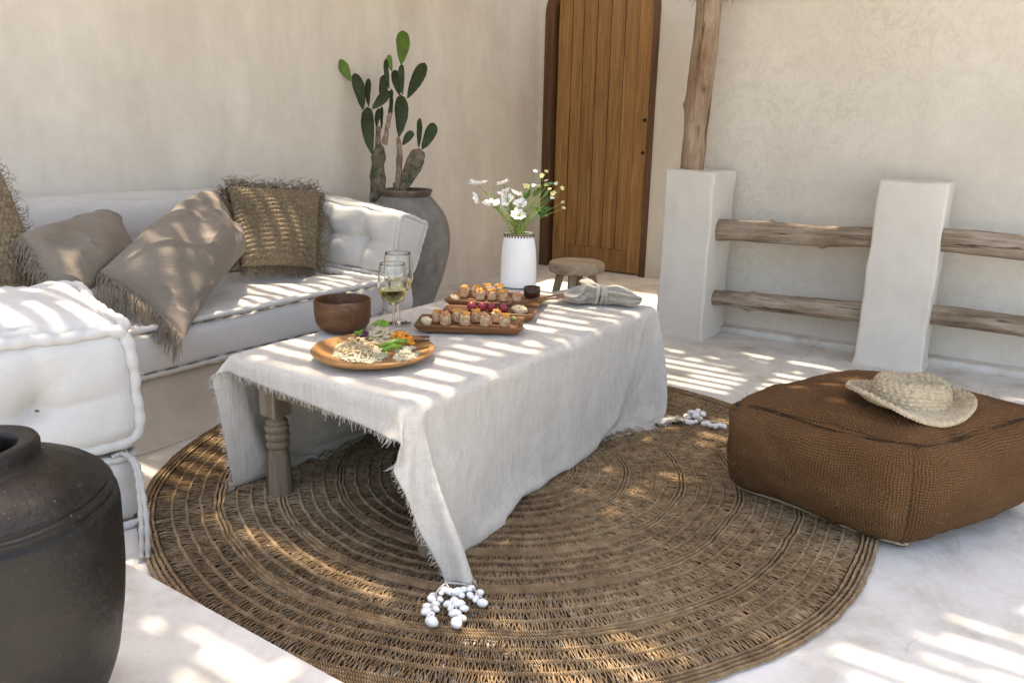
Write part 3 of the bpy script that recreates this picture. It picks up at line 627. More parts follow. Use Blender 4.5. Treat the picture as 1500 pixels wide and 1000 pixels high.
# cotton ties
e0 = np.array(nb(-.01, -.02, .245))
for i, (dx, dy, px, py) in enumerate(((.0, 0, 207, 818), (.012, .01, 216, 817))):
    gpt = G(px, py, .01); d0 = (e0-CP)@CF; d1 = (gpt-CP)@CF
    P = spline([np.array(nb(.10, .0, .248)), D(180, 664, d0-.03), D(196+4*i, 678, d0-.05), D(203+5*i, 712, d0*.7+d1*.3-.03), D(207+8*i, 765, d0*.35+d1*.65-.02), gpt], 60)
    tw = np.arange(60); rr = .0075*(1+.18*np.sin(tw*1.3)); tubeobj('tie', loc(P, UO), rr, M['rope'], upper, 8)
# ------------------------------------------------------------------ throw pillows
def pillow(name, c4, th, mat, label, cat='pillow', n=(70, 60), seed=0, wr=.012, ridges=0, puff=2.2, uvs=1., group=None, bow=.05, bend=0., ridge_amp=.006, sagz=0., corner=0.):
    c4 = np.asarray(c4, float); O = c4.mean(0)*np.array([1, 1, 0])+np.array([0, 0, c4[:, 2].min()])
    t = thing(name, label, cat, O, 0, group)
    nu, nv = n; u = np.linspace(-1, 1, nu); v = np.linspace(-1, 1, nv); U, Vv = np.meshgrid(u, v); U = U.ravel(); Vv = Vv.ravel()
    Ub = U*(1-bow*(1-Vv**2)*np.abs(U)**2); Vb = Vv*(1-bow*(1-U**2)*np.abs(Vv)**2)
    a = (Ub+1)/2; b = (Vb+1)/2
    P = ((c4[3]*(1-a)[:, None]+c4[2]*a[:, None])*(1-b)[:, None]+(c4[0]*(1-a)[:, None]+c4[1]*a[:, None])*b[:, None])
    ex = c4[1]-c4[0]+c4[2]-c4[3]; ey = c4[0]-c4[3]+c4[1]-c4[2]; N = np.cross(ex, ey); N /= np.linalg.norm(N)
    W, H_ = np.linalg.norm(ex)/2, np.linalg.norm(ey)/2
    prof = ((1-np.abs(U)**puff)*(1-np.abs(Vv)**puff)); prof = np.maximum(prof, 0)**.52
    P = P+N*(bend*(1-U**2))[:, None]; 
    VV = []; 
    for sg in (1, -1):
        q = np.stack([U*W/2, Vv*H_/2, np.full(len(U), sg*3.)], 1)
        edge = np.exp(-(1-np.maximum(np.abs(U), np.abs(Vv)))/.10)
        wrk = wr*(.9*hashn(q*[1, 1, 1], 5.5, seed)+.55*hashn(q@np.array([[1, .6, 0], [-.6, 1, 0], [0, 0, 1]])*[1, 3.2, 1], 5, seed+1)+.4*edge*hashn(q*[4, 4, 1], 5, seed+2)+.55*(1-np.abs(hashn(q@np.array([[1, .8, 0], [-.8, 1, 0], [0, 0, 1]])*[.8, 2.6, 1], 4.2, seed+3)))**5)*np.minimum(1, prof*2.2)
        hgt = th/2*prof*(1+.12*hashn(q, 3, seed+5))+wrk
        if ridges:
            ph = Vv*ridges*math.pi+.5*hashn(q*[1, .3, 1], 9, seed+7)
            hgt = hgt+ridge_amp*np.abs(np.sin(ph))**.7*(.75+.5*hashn(q*[9, 3, 1], 8, seed+8))+ridge_amp*.30*np.sin(U*W/2/.0026+np.floor(ph/math.pi)*2.2)*np.abs(np.sin(ph))
        VV.append(P+N*(sg*hgt)[:, None])
    V = np.vstack(VV); i = np.arange(nu*nv).reshape(nv, nu); q = np.stack([i[:-1, :-1], i[:-1, 1:], i[1:, 1:], i[1:, :-1]], -1).reshape(-1, 4)
    F = np.vstack([q, q[:, ::-1]+nu*nv]); uv = np.tile(np.stack([U*W/2, Vv*H_/2], 1), (2, 1))*uvs
    mesh('cover', V-O, F, mat, t, uv=uv)
    return t, O, (c4, N, bow, bend)
def edge_pts(c4, side, m, bow, info=None):
    c4 = np.asarray(c4, float); q = {'top': (0, 1), 'right': (1, 2), 'bottom': (2, 3), 'left': (3, 0)}[side]
    a, b = c4[q[0]], c4[q[1]]; ctr = c4.mean(0); t = np.linspace(.01, .99, m); P = a+(b-a)*t[:, None]
    mid = (a+b)/2; inw = ctr-mid; return P+inw*(bow*(1-(2*t-1)**2))[:, None], -inw/np.linalg.norm(inw), (b-a)/np.linalg.norm(b-a)
def fringe(P, out, along, L, r, mat, par, o, seed=0, grav=.5, jit=.35, k=3, name='fringe', curl=.0, lens=.35, nrm=None):
    rg = np.random.default_rng(seed); N = len(P); m = 6; t = np.linspace(0, 1, m)
    Ls = L*(1+lens*(rg.random(N)-.5)*2); d = np.asarray(out, float)+jit*(rg.random((N, 3))-.5); d /= np.linalg.norm(d, axis=1, keepdims=True)
    Q = P[:, None]+d[:, None]*(Ls[:, None]*t)[..., None]; Q[..., 2] -= grav*(Ls[:, None]*t**2)
    ph = rg.random((N, 2))*6.28; Q += np.asarray(along)*(Ls[:, None]*(.10+curl)*np.sin(ph[:, :1]+t*(4+curl*10))*t)[..., None]
    if curl: Q += np.cross(d, along)[:, None]*(Ls[:, None]*curl*np.sin(ph[:, 1:]+t*6)*t)[..., None]
    rr = np.broadcast_to(r*np.array([1, 1, .95, .9, .8, .4]), (N, m))
    V, F = tubes(Q, rr, k); return mesh(name, V-np.asarray(o), F, mat, par)
# wicker cushion by the far arm
cA = [OX(330, 274, -3.42), OX(466, 281, -3.42), OX(461, 394, -3.13), OX(352, 392, -3.13)]
t, O, inf = pillow('woven_pillow', cA, .17, M['raffia'], 'square brown woven raffia pillow with shaggy edges, against the far sofa arm', n=(240, 230), seed=3, wr=.006, ridges=9, ridge_amp=.015)
for s_, L in (('top', .055), ('right', .055), ('left', .055), ('bottom', .03)):
    P, o_, a_ = edge_pts(cA, s_, 330, .05); P = P+o_*.006+RNG.normal(0, .005, P.shape); fringe(P, o_, a_, L, .0015, M['raffia'], t, O, 5, .12, .9, curl=.3, lens=.7)
cD = [OX(-190, 262, -3.50), OX(-8, 236, -3.36), OX(70, 432, -3.06), OX(-120, 480, -3.05)]
t, O, inf = pillow('woven_pillow', cD, .20, M['raffia'], 'large brown woven raffia pillow at the near end of the sofa', n=(240, 230), bow=-.04, seed=8, wr=.006, ridges=11, ridge_amp=.015)
for s_ in ('top', 'right'):
    P, o_, a_ = edge_pts(cD, s_, 90, -.04); fringe(P, o_, a_, .03, .0014, M['raffia'], t, O, 6, .1, 1.2, curl=.3, lens=.7)
# plain taupe pillow
cC = [OX(30, 342, -3.10), OX(152, 312, -3.45), OX(205, 395, -3.10), OX(88, 442, -2.90)]
t, O, inf = pillow('linen_pillow', cC, .19, M['taupe'], 'taupe linen pillow with a tasselled edge, beside the large woven pillow', seed=12, n=(110, 100), wr=.032)
for s_, m in (('left', 170), ('right', 160)):
    P, o_, a_ = edge_pts(cC, s_, m, .05); fringe(P, o_, a_, .055, .0019, M['taupe_thread'], t, O, 9, .9, .5, k=3)
# long taupe bolster pillow leaning over the seat
cB = [OX(146, 397, -2.96), OX(296, 292, -3.42), OX(360, 368, -3.08), OX(270, 494, -2.64)]
t, O, inf = pillow('linen_pillow', cB, .33, M['taupe'], 'long taupe linen pillow slumped over the seat edge in the stripes of sun', seed=21, n=(150, 90), wr=.036, bow=.07, bend=.05)
for s_, m in (('left', 190), ('right', 240)):
    P, o_, a_ = edge_pts(cB, s_, m, .06); fringe(P, o_, a_, .058 if s_ == 'left' else .05, .0019, M['taupe_thread'], t, O, 10, 1.1 if s_ == 'left' else .1, .45 if s_ == 'left' else 1.2, k=3, curl=0 if s_ == 'left' else .2)
# ------------------------------------------------------------------ clay pot with cactus
POT = np.array([-3.42, 3.86, 0])
prof = [(.0, .0), (.13, .0), (.145, .01), (.16, .06), (.215, .2), (.265, .36), (.285, .5), (.277, .6), (.245, .68), (.195, .745), (.158, .785), (.150, .80), (.156, .822), (.162, .83), (.15, .832), (.138, .815), (.135, .79), (.17, .74), (.1, .735), (.0, .735)]
pot = thing('clay_pot', 'big round-bellied grey clay pot standing behind the far sofa arm', 'pot', POT)
pp = spline([(a, b, 0) for a, b in prof[:11]], 60)[:, :2]
V, F = lathe(list(pp)+[(.152, .795), (.146, .79), (.15, .76), (.01, .75)], 72, lambda v: .004*np.stack([fbm(v, 6, 2, 1), fbm(v, 6, 2, 2), v[:, 2]*0], 1)); mesh('body', V, F, M['pot'], pot)
V, F = lathe([(.150, .783), (.158, .792), (.166, .812), (.172, .822), (.17, .829), (.158, .83), (.148, .82), (.143, .80), (.143, .775)], 72, lambda v: .003*np.stack([fbm(v, 8, 2, 1), fbm(v, 8, 2, 2), fbm(v, 8, 2, 3)*.5], 1)); mesh('rim', V, F, M['potrim'], pot)
V, F = lathe([(.0001, .80), (.06, .802), (.142, .792)], 40, lambda v: .006*np.stack([v[:, 0]*0, v[:, 0]*0, fbm(v, 40, 2, 4)], 1)); mesh('soil', V, F, M['soil'], pot)
cac = thing('cactus', 'tall prickly pear cactus with flat green pads growing in the clay pot', 'cactus', POT+[0, 0, .79]); CO_ = POT+np.array([0, 0, .79])
depc = (POT-CP)@CF
def cz(x, y): return 440+x/3.125, 20+y/3.125
def pad(bx, by, tx, ty, wpx, mat, dd=0., thk=.30, neck=.35, name='pad', seed=0, face=None, spn=True):
    d = depc-.20+dd+.0; a = D(*cz(bx, by), d); b = D(*cz(tx, ty), d+.02*math.sin(seed*2.3)); L = np.linalg.norm(b-a); ax = (b-a)/L; w_ = wpx/3.125/FPX*d/2
    side = np.cross(ax, CF); side /= np.linalg.norm(side); nr = np.cross(side, ax); t = w_*thk
    V = []; nu, nv = 22, 16
    for j in range(nv+1):
        s = j/nv
        if name == 'pad': wd = (.20+.80*(math.sin(math.pi*min(.5, s*.72))**.95))*math.sqrt(max(0, 1-max(0, (s-.62)/.38)**2.4))*(.55+.45*min(1, s*9)); wd *= 1+.02*math.sin(s*40+seed)
        else: wd = (1-.18*s)*(1-.55*max(0, (s-.85)/.15)**2)+.06*math.sin(s*17+seed)
        if j == nv: wd = .02
        bnd = .06*L*math.sin(math.pi*s)*math.sin(seed*1.9)
        for i in range(nu):
            th = 2*math.pi*i/nu; V.append(a+ax*L*s+side*(w_*wd*math.cos(th)+bnd*.6)+nr*((t*wd*math.sin(th)) if name == 'pad' else w_*wd*math.sin(th)*.9))
    V = np.array(V); V += .0022*np.stack([fbm(V, 24, 2, seed), fbm(V, 24, 2, seed+1), fbm(V, 24, 2, seed+2)], 1)*(3 if mat in ('cactus_wood', 'cactus_stem') else 1)
    F = [(j*nu+i, j*nu+(i+1) % nu, (j+1)*nu+(i+1) % nu, (j+1)*nu+i) for j in range(nv) for i in range(nu)]+[tuple(range(nu))[::-1]]
    return mesh(name, V-CO_, F, M[mat], cac)
pad(357, 860, 366, 596, 74, 'cactus_wood', 0, 1, name='trunk', seed=1); pad(443, 860, 449, 555, 32, 'cactus_stem', .03, 1, name='trunk', seed=2)
pad(452, 850, 440, 770, 52, 'cactus_wood', .03, 1, name='trunk', seed=4); pad(463, 820, 548, 614, 80, 'cactus_wood', .0, .5, .6, seed=3); pad(466, 850, 462, 760, 40, 'cactus_wood', .0, 1, name='trunk', seed=9)
pad(383, 600, 412, 452, 25, 'cactus_stem', -.02, 1, name='stem', seed=5); pad(410, 458, 416, 345, 19, 'cactus', -.02, 1, name='stem', seed=6); pad(357, 608, 360, 512, 28, 'cactus_stem', .04, 1, name='stem', seed=7)
for i, (a, b, c, d, w_, mt, dd) in enumerate([(327, 642, 306, 426, 62, 'cactus', -.03), (287, 440, 248, 273, 54, 'cactus', -.02), (228, 310, 178, 210, 48, 'cactus_light', 0), (313, 427, 313, 296, 29, 'cactus', .02),
        (330, 437, 408, 352, 50, 'cactus', -.05), (368, 420, 382, 280, 42, 'cactus', .06), (408, 346, 390, 205, 24, 'cactus', -.01), (418, 264, 404, 186, 27, 'cactus_light', .02), (452, 564, 460, 373, 64, 'cactus', -.01),
        (455, 374, 430, 258, 42, 'cactus', .03), (468, 374, 463, 230, 31, 'cactus', -.03), (462, 232, 468, 77, 65, 'cactus_light', -.02), (490, 387, 570, 225, 60, 'cactus', .0), (467, 603, 517, 538, 38, 'cactus', .02),
        (541, 614, 545, 477, 27, 'cactus', .02), (558, 622, 614, 500, 56, 'cactus', -.02), (348, 520, 362, 432, 26, 'cactus', .05), (372, 530, 373, 424, 17, 'cactus', .07)]):
    pad(a, b, c, d, w_, mt, dd, seed=i+11)
# ------------------------------------------------------------------ black jar in front
JR = CP+ray(-48, 652)*1.32; jz = JR[2]; JO = np.array([JR[0], JR[1], .1]); hh = jz-.1
jar = thing('black_jar', 'big round black clay jar with a thick open lip, at the lower left', 'jar', JO)
prof = [(.0, 0), (.125, 0), (.142, .01), (.178, .065), (.208, .14), (.228, .23), (.238, .33), (.240, hh-.17), (.240, hh-.14), (.237, hh-.118), (.229, hh-.112), (.232, hh-.106), (.230, hh-.100), (.221, hh-.096), (.223, hh-.090), (.214, hh-.083), (.195, hh-.068), (.155, hh-.048), (.122, hh-.038), (.112, hh-.032), (.114, hh-.008), (.109, hh), (.098, hh+.001), (.080, hh-.004), (.074, hh-.014), (.073, hh-.06), (.13, hh-.12), (.19, hh-.2), (.17, .1), (0, .03)]
prof = [(a*.91, b) for a, b in prof]
P_ = np.array(prof); kk = [0]
pr = []
for i in range(len(P_)-1):
    for t_ in np.linspace(0, 1, 4)[:-1]: pr.append(P_[i]*(1-t_)+P_[i+1]*t_)
pr.append(P_[-1]); pr = np.array(pr); s_ = pr.copy(); s_[1:-1] = (pr[:-2]+4*pr[1:-1]+pr[2:])/6
V, F = lathe(s_, 110, lambda v: np.stack([.004*fbm(v, 5, 3, 1), .004*fbm(v, 5, 3, 2), .002*fbm(v, 9, 2, 3)], 1)); mesh('body', V, F, M['jar'], jar)
# drape of the linen cloth (settled grid, 74 x 76 points; x, then y, then z, each as steps of 0.7 mm from the point before)
CLOTH = [
-734,34,35,34,31,1,1,1,1,0,1,0,-1,0,-1,0,-1,-1,-1,-2,-10,26,30,3,36,35,36,36,35,36,36,36,36,36,36,35,36,36,36,36,36,36,36,35,36,36,36,36,35,36,35,35,33,32,30,31,30,-13,-21,-24,
12,18,8,-5,-10,-11,-12,-9,-6,-3,0,2,3,11,-1269,35,34,35,28,4,2,2,2,1,1,0,1,0,0,-1,-1,-1,-1,-1,-1,-8,26,18,35,36,36,36,35,36,36,36,35,36,36,36,36,35,36,36,36,36,36,36,35,36,
36,36,36,35,36,35,35,34,32,32,0,-21,-17,17,20,3,-8,-9,-13,-8,-4,0,2,4,4,6,6,6,-1287,35,34,34,26,6,3,3,3,2,1,1,1,1,0,0,0,-1,-1,-2,-1,-2,-5,29,36,36,36,35,36,36,35,36,
36,36,35,36,36,36,36,35,36,36,36,36,35,36,36,36,36,36,35,36,35,33,24,28,-20,1,20,15,-5,-12,-8,-6,-1,3,4,5,6,6,6,7,6,6,-1312,34,35,34,23,7,5,4,3,3,1,1,0,-1,-1,-2,-2,-3,
-2,-4,0,0,-5,26,38,36,36,36,36,36,35,36,36,36,36,35,36,36,36,36,35,36,36,36,36,35,36,36,36,36,35,36,36,28,33,-6,16,21,7,-11,-6,-1,1,6,6,7,6,6,6,6,6,6,6,6,-1337,35,34,34,
20,9,6,5,4,2,-1,-1,-2,-2,-3,-3,-2,-3,-3,-2,-5,4,-3,27,38,36,35,36,36,36,36,36,35,36,36,36,35,36,36,36,36,35,36,36,36,36,35,36,36,36,35,36,36,36,35,5,22,-6,1,3,5,6,7,7,
6,6,6,7,6,6,6,6,6,6,-1362,34,35,33,17,10,7,6,-3,-5,-5,-5,-7,-4,-4,-1,-1,0,0,1,3,5,-1,28,37,36,36,36,36,35,36,36,36,36,35,36,36,36,35,36,36,36,36,35,36,36,36,36,35,36,
36,36,36,36,39,20,11,7,7,6,6,5,5,5,5,5,5,4,4,5,4,4,5,4,-1366,35,34,32,15,10,6,-13,-8,-5,-6,-6,-3,-1,3,3,3,2,2,2,2,0,1,30,36,35,36,36,36,36,36,35,36,36,36,36,
35,36,36,36,36,35,36,36,36,36,35,36,36,36,36,35,36,37,37,19,-8,1,3,4,5,5,5,5,5,5,5,4,5,4,5,4,4,5,-1325,34,35,30,13,8,-13,-12,-11,-6,-6,-2,0,1,2,3,3,2,3,3,3,2,
7,31,36,36,36,36,35,36,36,36,36,35,36,36,36,36,35,36,36,36,36,35,36,36,36,36,35,36,36,36,36,36,36,17,-7,0,-2,-1,0,1,1,2,3,3,4,4,4,4,4,4,4,4,-1280,34,35,27,11,-6,-11,-13,
-12,-14,1,2,4,4,4,4,4,3,3,3,2,-1,7,32,36,35,36,36,36,36,35,36,36,36,36,35,36,36,36,36,35,36,36,36,36,35,36,36,36,36,35,36,36,36,36,14,-5,-1,-1,-1,-1,0,-1,-1,0,0,1,1,
2,2,2,3,3,2,-1243,35,34,24,-3,-13,-17,-17,-7,5,5,6,4,5,3,4,2,2,2,1,0,-1,9,33,36,36,36,35,36,36,36,36,35,36,36,36,36,35,36,36,36,36,35,36,36,36,36,35,36,36,36,36,35,36,
35,12,3,2,0,0,-1,-1,-1,-2,-2,-2,-1,-1,-1,0,1,1,1,2,-1225,34,35,12,-15,-20,-21,1,7,6,6,4,4,3,3,2,1,1,1,1,0,-2,12,34,36,35,36,36,36,36,35,36,36,36,35,36,36,36,36,35,
36,36,36,36,35,36,36,36,36,35,36,36,36,36,33,10,-1,3,3,3,2,1,1,1,-1,0,-2,-2,-3,-3,-2,-1,1,1,-1217,34,33,-10,-23,-24,10,7,6,4,4,3,2,2,2,2,0,1,0,1,0,-2,15,34,36,36,
36,35,36,36,36,36,35,36,36,36,36,35,36,36,36,36,35,36,36,36,36,35,36,36,36,36,35,36,33,7,-1,1,1,2,3,3,3,2,2,2,1,0,0,-2,-3,-5,-3,1,-1212,34,20,-28,-27,-1,12,13,5,4,3,2,
1,1,1,1,1,1,0,1,0,-2,16,36,36,35,36,36,36,35,36,36,36,36,35,36,36,36,36,35,36,36,36,36,35,36,36,36,36,35,36,36,36,36,31,5,1,0,0,1,1,2,2,3,3,2,3,4,3,2,0,-3,
-4,-6,-1203,31,-13,-29,-13,17,12,7,4,3,2,2,1,1,1,1,1,1,0,1,0,-3,18,36,36,36,36,35,36,36,36,35,36,36,36,36,35,36,36,36,36,35,36,36,36,36,35,36,36,36,36,35,36,36,30,3,0,1,
1,1,1,1,1,2,2,2,2,3,3,4,6,4,-2,-9,-1179,-1,-26,-33,7,20,11,5,3,2,2,1,2,1,1,1,1,0,1,1,1,-5,20,37,35,36,36,36,36,35,36,36,36,35,36,36,36,36,35,36,36,36,36,35,
36,36,36,36,35,36,36,36,36,36,29,1,0,1,1,1,1,0,1,1,2,2,2,2,3,4,4,5,10,-9,-1157,-35,-36,-21,19,16,9,4,3,2,2,1,2,1,0,1,1,1,1,0,0,-6,23,36,36,36,35,36,36,36,
35,36,36,36,36,35,36,36,36,36,35,36,36,36,36,35,36,36,36,36,35,36,36,36,28,0,0,1,1,1,1,2,1,0,1,2,2,2,3,3,3,5,16,-6,-1167,-36,-35,-15,22,15,7,4,3,2,1,0,1,0,1,1,
1,1,0,1,0,-5,24,36,36,36,36,36,35,36,36,36,35,36,36,36,36,35,36,36,36,36,35,36,36,36,36,35,36,36,36,36,35,37,27,-3,1,0,0,1,2,2,2,2,2,1,1,1,2,3,4,5,20,-4,-1176,-36,
-35,-9,26,13,6,4,3,1,1,0,1,1,0,1,0,0,0,0,0,-4,25,37,36,35,36,36,36,36,35,36,36,36,35,36,36,36,36,35,36,36,36,36,35,36,36,36,36,35,36,36,36,36,26,-4,1,1,1,1,0,1,
1,2,3,2,2,3,0,2,4,6,23,-3,-1185,-36,-34,-1,27,12,5,3,2,1,0,1,0,0,0,1,0,0,0,0,0,-3,27,36,36,36,36,35,36,36,36,36,35,36,36,36,36,35,36,36,36,35,36,36,36,36,35,36,
36,36,36,35,36,37,24,-5,0,0,1,1,1,0,1,2,1,2,2,4,5,1,3,7,25,0,-1194,-36,-34,7,28,10,3,2,1,1,0,1,0,0,0,0,1,0,0,0,0,-1,27,37,35,36,36,36,36,35,36,36,36,36,
35,36,36,36,35,36,36,36,36,35,36,36,36,36,35,36,36,36,36,36,23,-6,0,0,0,0,0,1,1,1,2,1,2,4,5,6,2,7,28,0,-1202,-36,-32,15,28,7,2,2,1,0,1,0,0,0,0,1,0,0,-1,0,
0,0,29,36,36,36,35,36,36,36,36,35,36,36,36,36,35,36,36,36,36,35,36,36,36,35,36,36,36,36,35,36,36,36,21,-5,0,1,0,-1,-1,0,0,1,1,3,2,3,4,6,6,8,28,-4,-1204,-35,-30,27,21,6,
2,1,0,0,1,0,-1,0,0,0,0,0,0,0,-1,3,30,36,35,36,36,36,35,36,36,36,36,35,36,36,36,36,35,36,36,36,36,35,36,36,36,35,36,36,36,35,36,36,20,-6,1,0,1,1,0,0,-1,-1,0,1,
2,3,5,6,9,9,24,-21,-1190,-35,-24,31,19,5,2,-1,0,-1,0,-1,0,0,0,0,0,0,0,0,-1,5,31,36,36,36,35,36,36,36,35,36,36,36,36,35,36,36,36,36,35,36,36,36,35,36,36,36,36,35,36,36,
36,35,18,-5,0,1,0,1,1,1,1,0,-1,-2,-1,3,5,10,10,17,12,-27,-1187,-36,-16,33,18,4,0,0,-1,-1,-1,0,0,0,-1,0,-1,0,-1,0,0,7,33,35,36,36,36,36,35,36,36,36,35,36,36,36,36,35,
36,36,36,36,35,36,36,36,35,36,36,36,36,35,36,35,15,-2,-1,1,0,0,1,1,2,1,2,0,-3,-3,13,12,13,11,2,-29,-1185,-36,-7,34,15,1,-1,-1,0,0,-1,0,0,-1,0,0,0,-1,0,0,-2,10,33,36,
36,35,36,36,36,36,35,36,36,36,36,35,36,36,36,35,36,36,36,36,35,36,36,36,35,36,36,36,35,35,13,-2,0,0,0,1,0,0,1,1,2,3,2,-1,0,13,14,17,-6,-29,-1185,-35,2,34,13,-1,-1,-1,0,-1,
-1,0,0,0,0,-1,0,-1,0,0,-3,12,35,35,36,36,36,35,36,36,36,36,35,36,36,36,35,36,36,36,36,35,36,36,36,36,35,36,36,36,35,36,36,33,11,-1,0,0,1,1,0,0,0,1,1,2,2,4,0,7,
16,20,-14,-29,-1183,-35,11,35,10,-2,-2,-2,-1,-1,0,0,-1,0,-1,0,1,-1,0,-1,-3,15,35,36,36,35,36,36,36,35,36,36,36,36,35,36,36,36,35,36,36,36,36,35,36,36,36,36,35,36,36,36,35,33,8,-1,
1,0,0,1,1,0,1,0,1,2,2,3,4,4,15,21,-23,-26,-1181,-34,20,34,7,-2,-3,-2,-1,-2,0,0,0,0,-1,0,0,0,-1,0,-4,17,35,36,36,36,36,35,36,36,36,35,36,36,36,36,35,36,36,36,35,36,
36,36,36,35,36,36,36,36,35,36,36,31,6,0,0,0,1,0,1,1,1,0,2,1,1,3,3,6,13,21,-19,-31,-1183,-31,31,31,4,-4,-2,-1,-2,-1,-1,0,-1,0,-1,0,0,0,-1,0,-5,19,36,36,35,36,36,36,
36,35,36,36,36,35,36,36,36,36,35,36,36,36,35,36,36,36,36,35,36,36,36,36,35,31,2,0,1,0,1,1,1,0,1,1,2,1,1,3,4,6,12,20,-19,-33,-1185,-25,35,29,3,-3,-2,-1,-2,-1,-1,-1,-1,-1,
-1,-1,-1,0,1,0,-6,21,36,36,36,36,35,36,36,36,35,36,36,36,36,35,36,36,36,36,35,36,36,36,35,36,36,36,36,35,36,36,36,29,0,1,0,1,1,1,0,1,0,2,2,1,2,3,4,5,11,19,-19,-34,
-1191,-13,35,30,0,-1,-2,-2,-2,-1,-1,-1,-1,-1,-1,-1,-1,-1,0,0,-6,23,37,35,36,36,36,36,35,36,36,36,35,36,36,36,36,35,36,36,36,36,35,36,36,36,35,36,36,36,36,35,37,27,-1,1,1,0,1,1,
1,0,1,1,2,2,3,3,4,4,10,18,-20,-35,-1205,8,35,29,-1,-4,-3,-2,-1,-1,0,-1,0,-2,-1,-1,-1,-1,0,0,-5,24,37,36,36,35,36,36,36,35,36,36,36,36,35,36,36,36,36,35,36,36,36,36,35,36,
36,36,35,36,36,36,36,27,-3,1,1,1,0,1,1,1,2,1,2,1,3,2,3,5,9,17,-20,-36,-1211,21,32,31,-4,-5,-3,-3,-1,-1,-1,-1,0,-1,-1,0,0,-1,0,0,-4,26,36,36,36,36,36,35,36,36,36,35,
36,36,36,36,35,36,36,36,36,35,36,36,36,35,36,36,36,36,35,36,37,25,-4,1,1,1,1,1,1,1,1,2,1,2,2,2,3,5,10,15,-22,-36,-1207,29,32,22,-4,-4,-3,-3,-1,-1,-1,-1,-1,0,-1,-1,0,-1,
0,0,-3,27,37,36,35,36,36,36,36,35,36,36,36,35,36,36,36,36,35,36,36,36,36,35,36,36,36,35,36,36,36,36,36,24,-5,1,1,1,1,1,1,1,1,1,1,2,2,3,4,5,9,14,-24,-36,-1200,33,28,16,
-3,-3,-2,-2,-2,-1,-2,-1,-1,-1,-1,-1,0,0,0,0,-1,28,36,36,36,36,35,36,36,36,36,35,36,36,36,35,36,36,36,36,35,36,36,36,35,36,36,36,36,35,36,36,37,22,-6,1,1,1,1,1,1,1,1,1,
1,2,3,3,4,5,9,12,-26,-36,-1193,34,26,11,-3,-3,-2,-2,-2,-1,-1,-1,-1,-1,-1,0,0,0,0,0,0,30,36,35,36,36,36,36,35,36,36,36,35,36,36,36,36,35,36,36,36,36,35,36,36,36,35,36,36,36,
36,35,37,21,-6,1,0,1,1,0,1,1,2,2,2,2,2,3,4,5,8,11,-28,-36,-1186,34,23,7,-3,-2,-2,-1,-1,0,-1,-1,-2,0,-1,0,-1,0,0,-1,3,30,36,36,36,35,36,36,36,36,35,36,36,36,36,35,
36,36,36,35,36,36,36,36,35,36,36,36,35,36,36,36,36,19,-5,0,1,1,0,1,2,1,1,1,2,2,2,3,3,6,9,8,-30,-35,-1179,34,20,3,0,-3,-2,-2,-1,0,-1,-1,0,-1,0,-1,0,-1,0,-1,5,32,
35,36,36,36,36,35,36,36,36,36,35,36,36,36,35,36,36,36,36,35,36,36,36,36,35,36,36,36,35,36,35,18,-4,0,1,0,1,1,1,1,1,1,2,2,1,3,4,6,8,8,-32,-36,-1172,35,16,-2,0,2,-2,-2,
-2,0,-1,-1,0,0,-1,0,-1,-1,0,-1,8,32,36,36,35,36,36,36,36,35,36,36,36,36,35,36,36,36,35,36,36,36,36,35,36,36,36,35,36,36,36,36,34,15,-2,0,0,1,0,1,1,1,1,1,2,2,2,2,
4,6,7,7,-33,-36,-1165,35,11,0,-2,-2,0,-1,0,-1,-1,-1,0,0,0,-1,0,0,-1,-3,11,34,35,36,36,36,35,36,36,36,36,35,36,36,36,36,35,36,36,36,35,36,36,36,36,35,36,36,36,35,36,36,34,12,
-1,0,0,1,0,1,1,1,0,2,2,2,2,3,4,5,8,3,-34,-36,-1157,34,6,1,0,-1,-1,-2,-1,0,-1,-1,-1,0,0,0,0,-1,0,-3,13,34,36,36,35,36,36,36,35,36,36,36,36,35,36,36,36,36,35,36,
36,36,35,36,36,36,36,35,36,36,36,35,33,11,-2,1,0,0,1,1,1,1,1,2,1,3,2,3,4,5,8,0,-35,-36,-1150,33,-4,4,3,1,0,-1,-1,-2,-1,-1,-1,-1,0,0,0,-1,-1,-3,15,35,36,36,36,36,
35,36,36,36,35,36,36,36,36,35,36,36,36,36,35,36,36,36,35,36,36,36,36,35,36,36,32,8,-1,0,1,0,1,1,1,1,1,2,2,2,2,3,4,5,9,-4,-35,-36,-1143,32,-6,-2,4,2,1,1,0,-1,-1,-1,
-1,-1,-1,0,-1,0,-1,-4,17,36,36,35,36,36,36,36,35,36,36,36,35,36,36,36,36,35,36,36,36,36,35,36,36,36,35,36,36,36,36,35,32,4,0,0,1,1,1,1,1,1,1,2,1,2,3,3,4,6,8,-7,
-36,-35,-1136,31,-7,-4,-1,2,2,1,1,1,0,-1,0,-1,0,-1,-1,-1,0,-5,19,36,36,36,36,35,36,36,36,35,36,36,36,36,35,36,36,36,36,35,36,36,36,36,35,36,36,36,35,36,36,36,30,2,0,1,1,1,
0,1,2,1,1,2,1,2,3,4,4,6,7,-11,-35,-36,-1128,30,-9,-4,-1,-1,1,1,1,0,1,1,0,0,0,-1,0,-1,0,-6,21,37,35,36,36,36,36,35,36,36,36,35,36,36,36,36,35,36,36,36,36,35,36,36,
36,35,36,36,36,36,35,37,28,0,1,1,0,1,1,1,1,1,2,2,2,2,3,4,4,6,6,-14,-36,-35,-1120,27,-10,-3,-2,-1,0,0,0,0,0,1,1,0,0,0,0,0,0,-5,22,37,36,36,35,36,36,36,35,36,
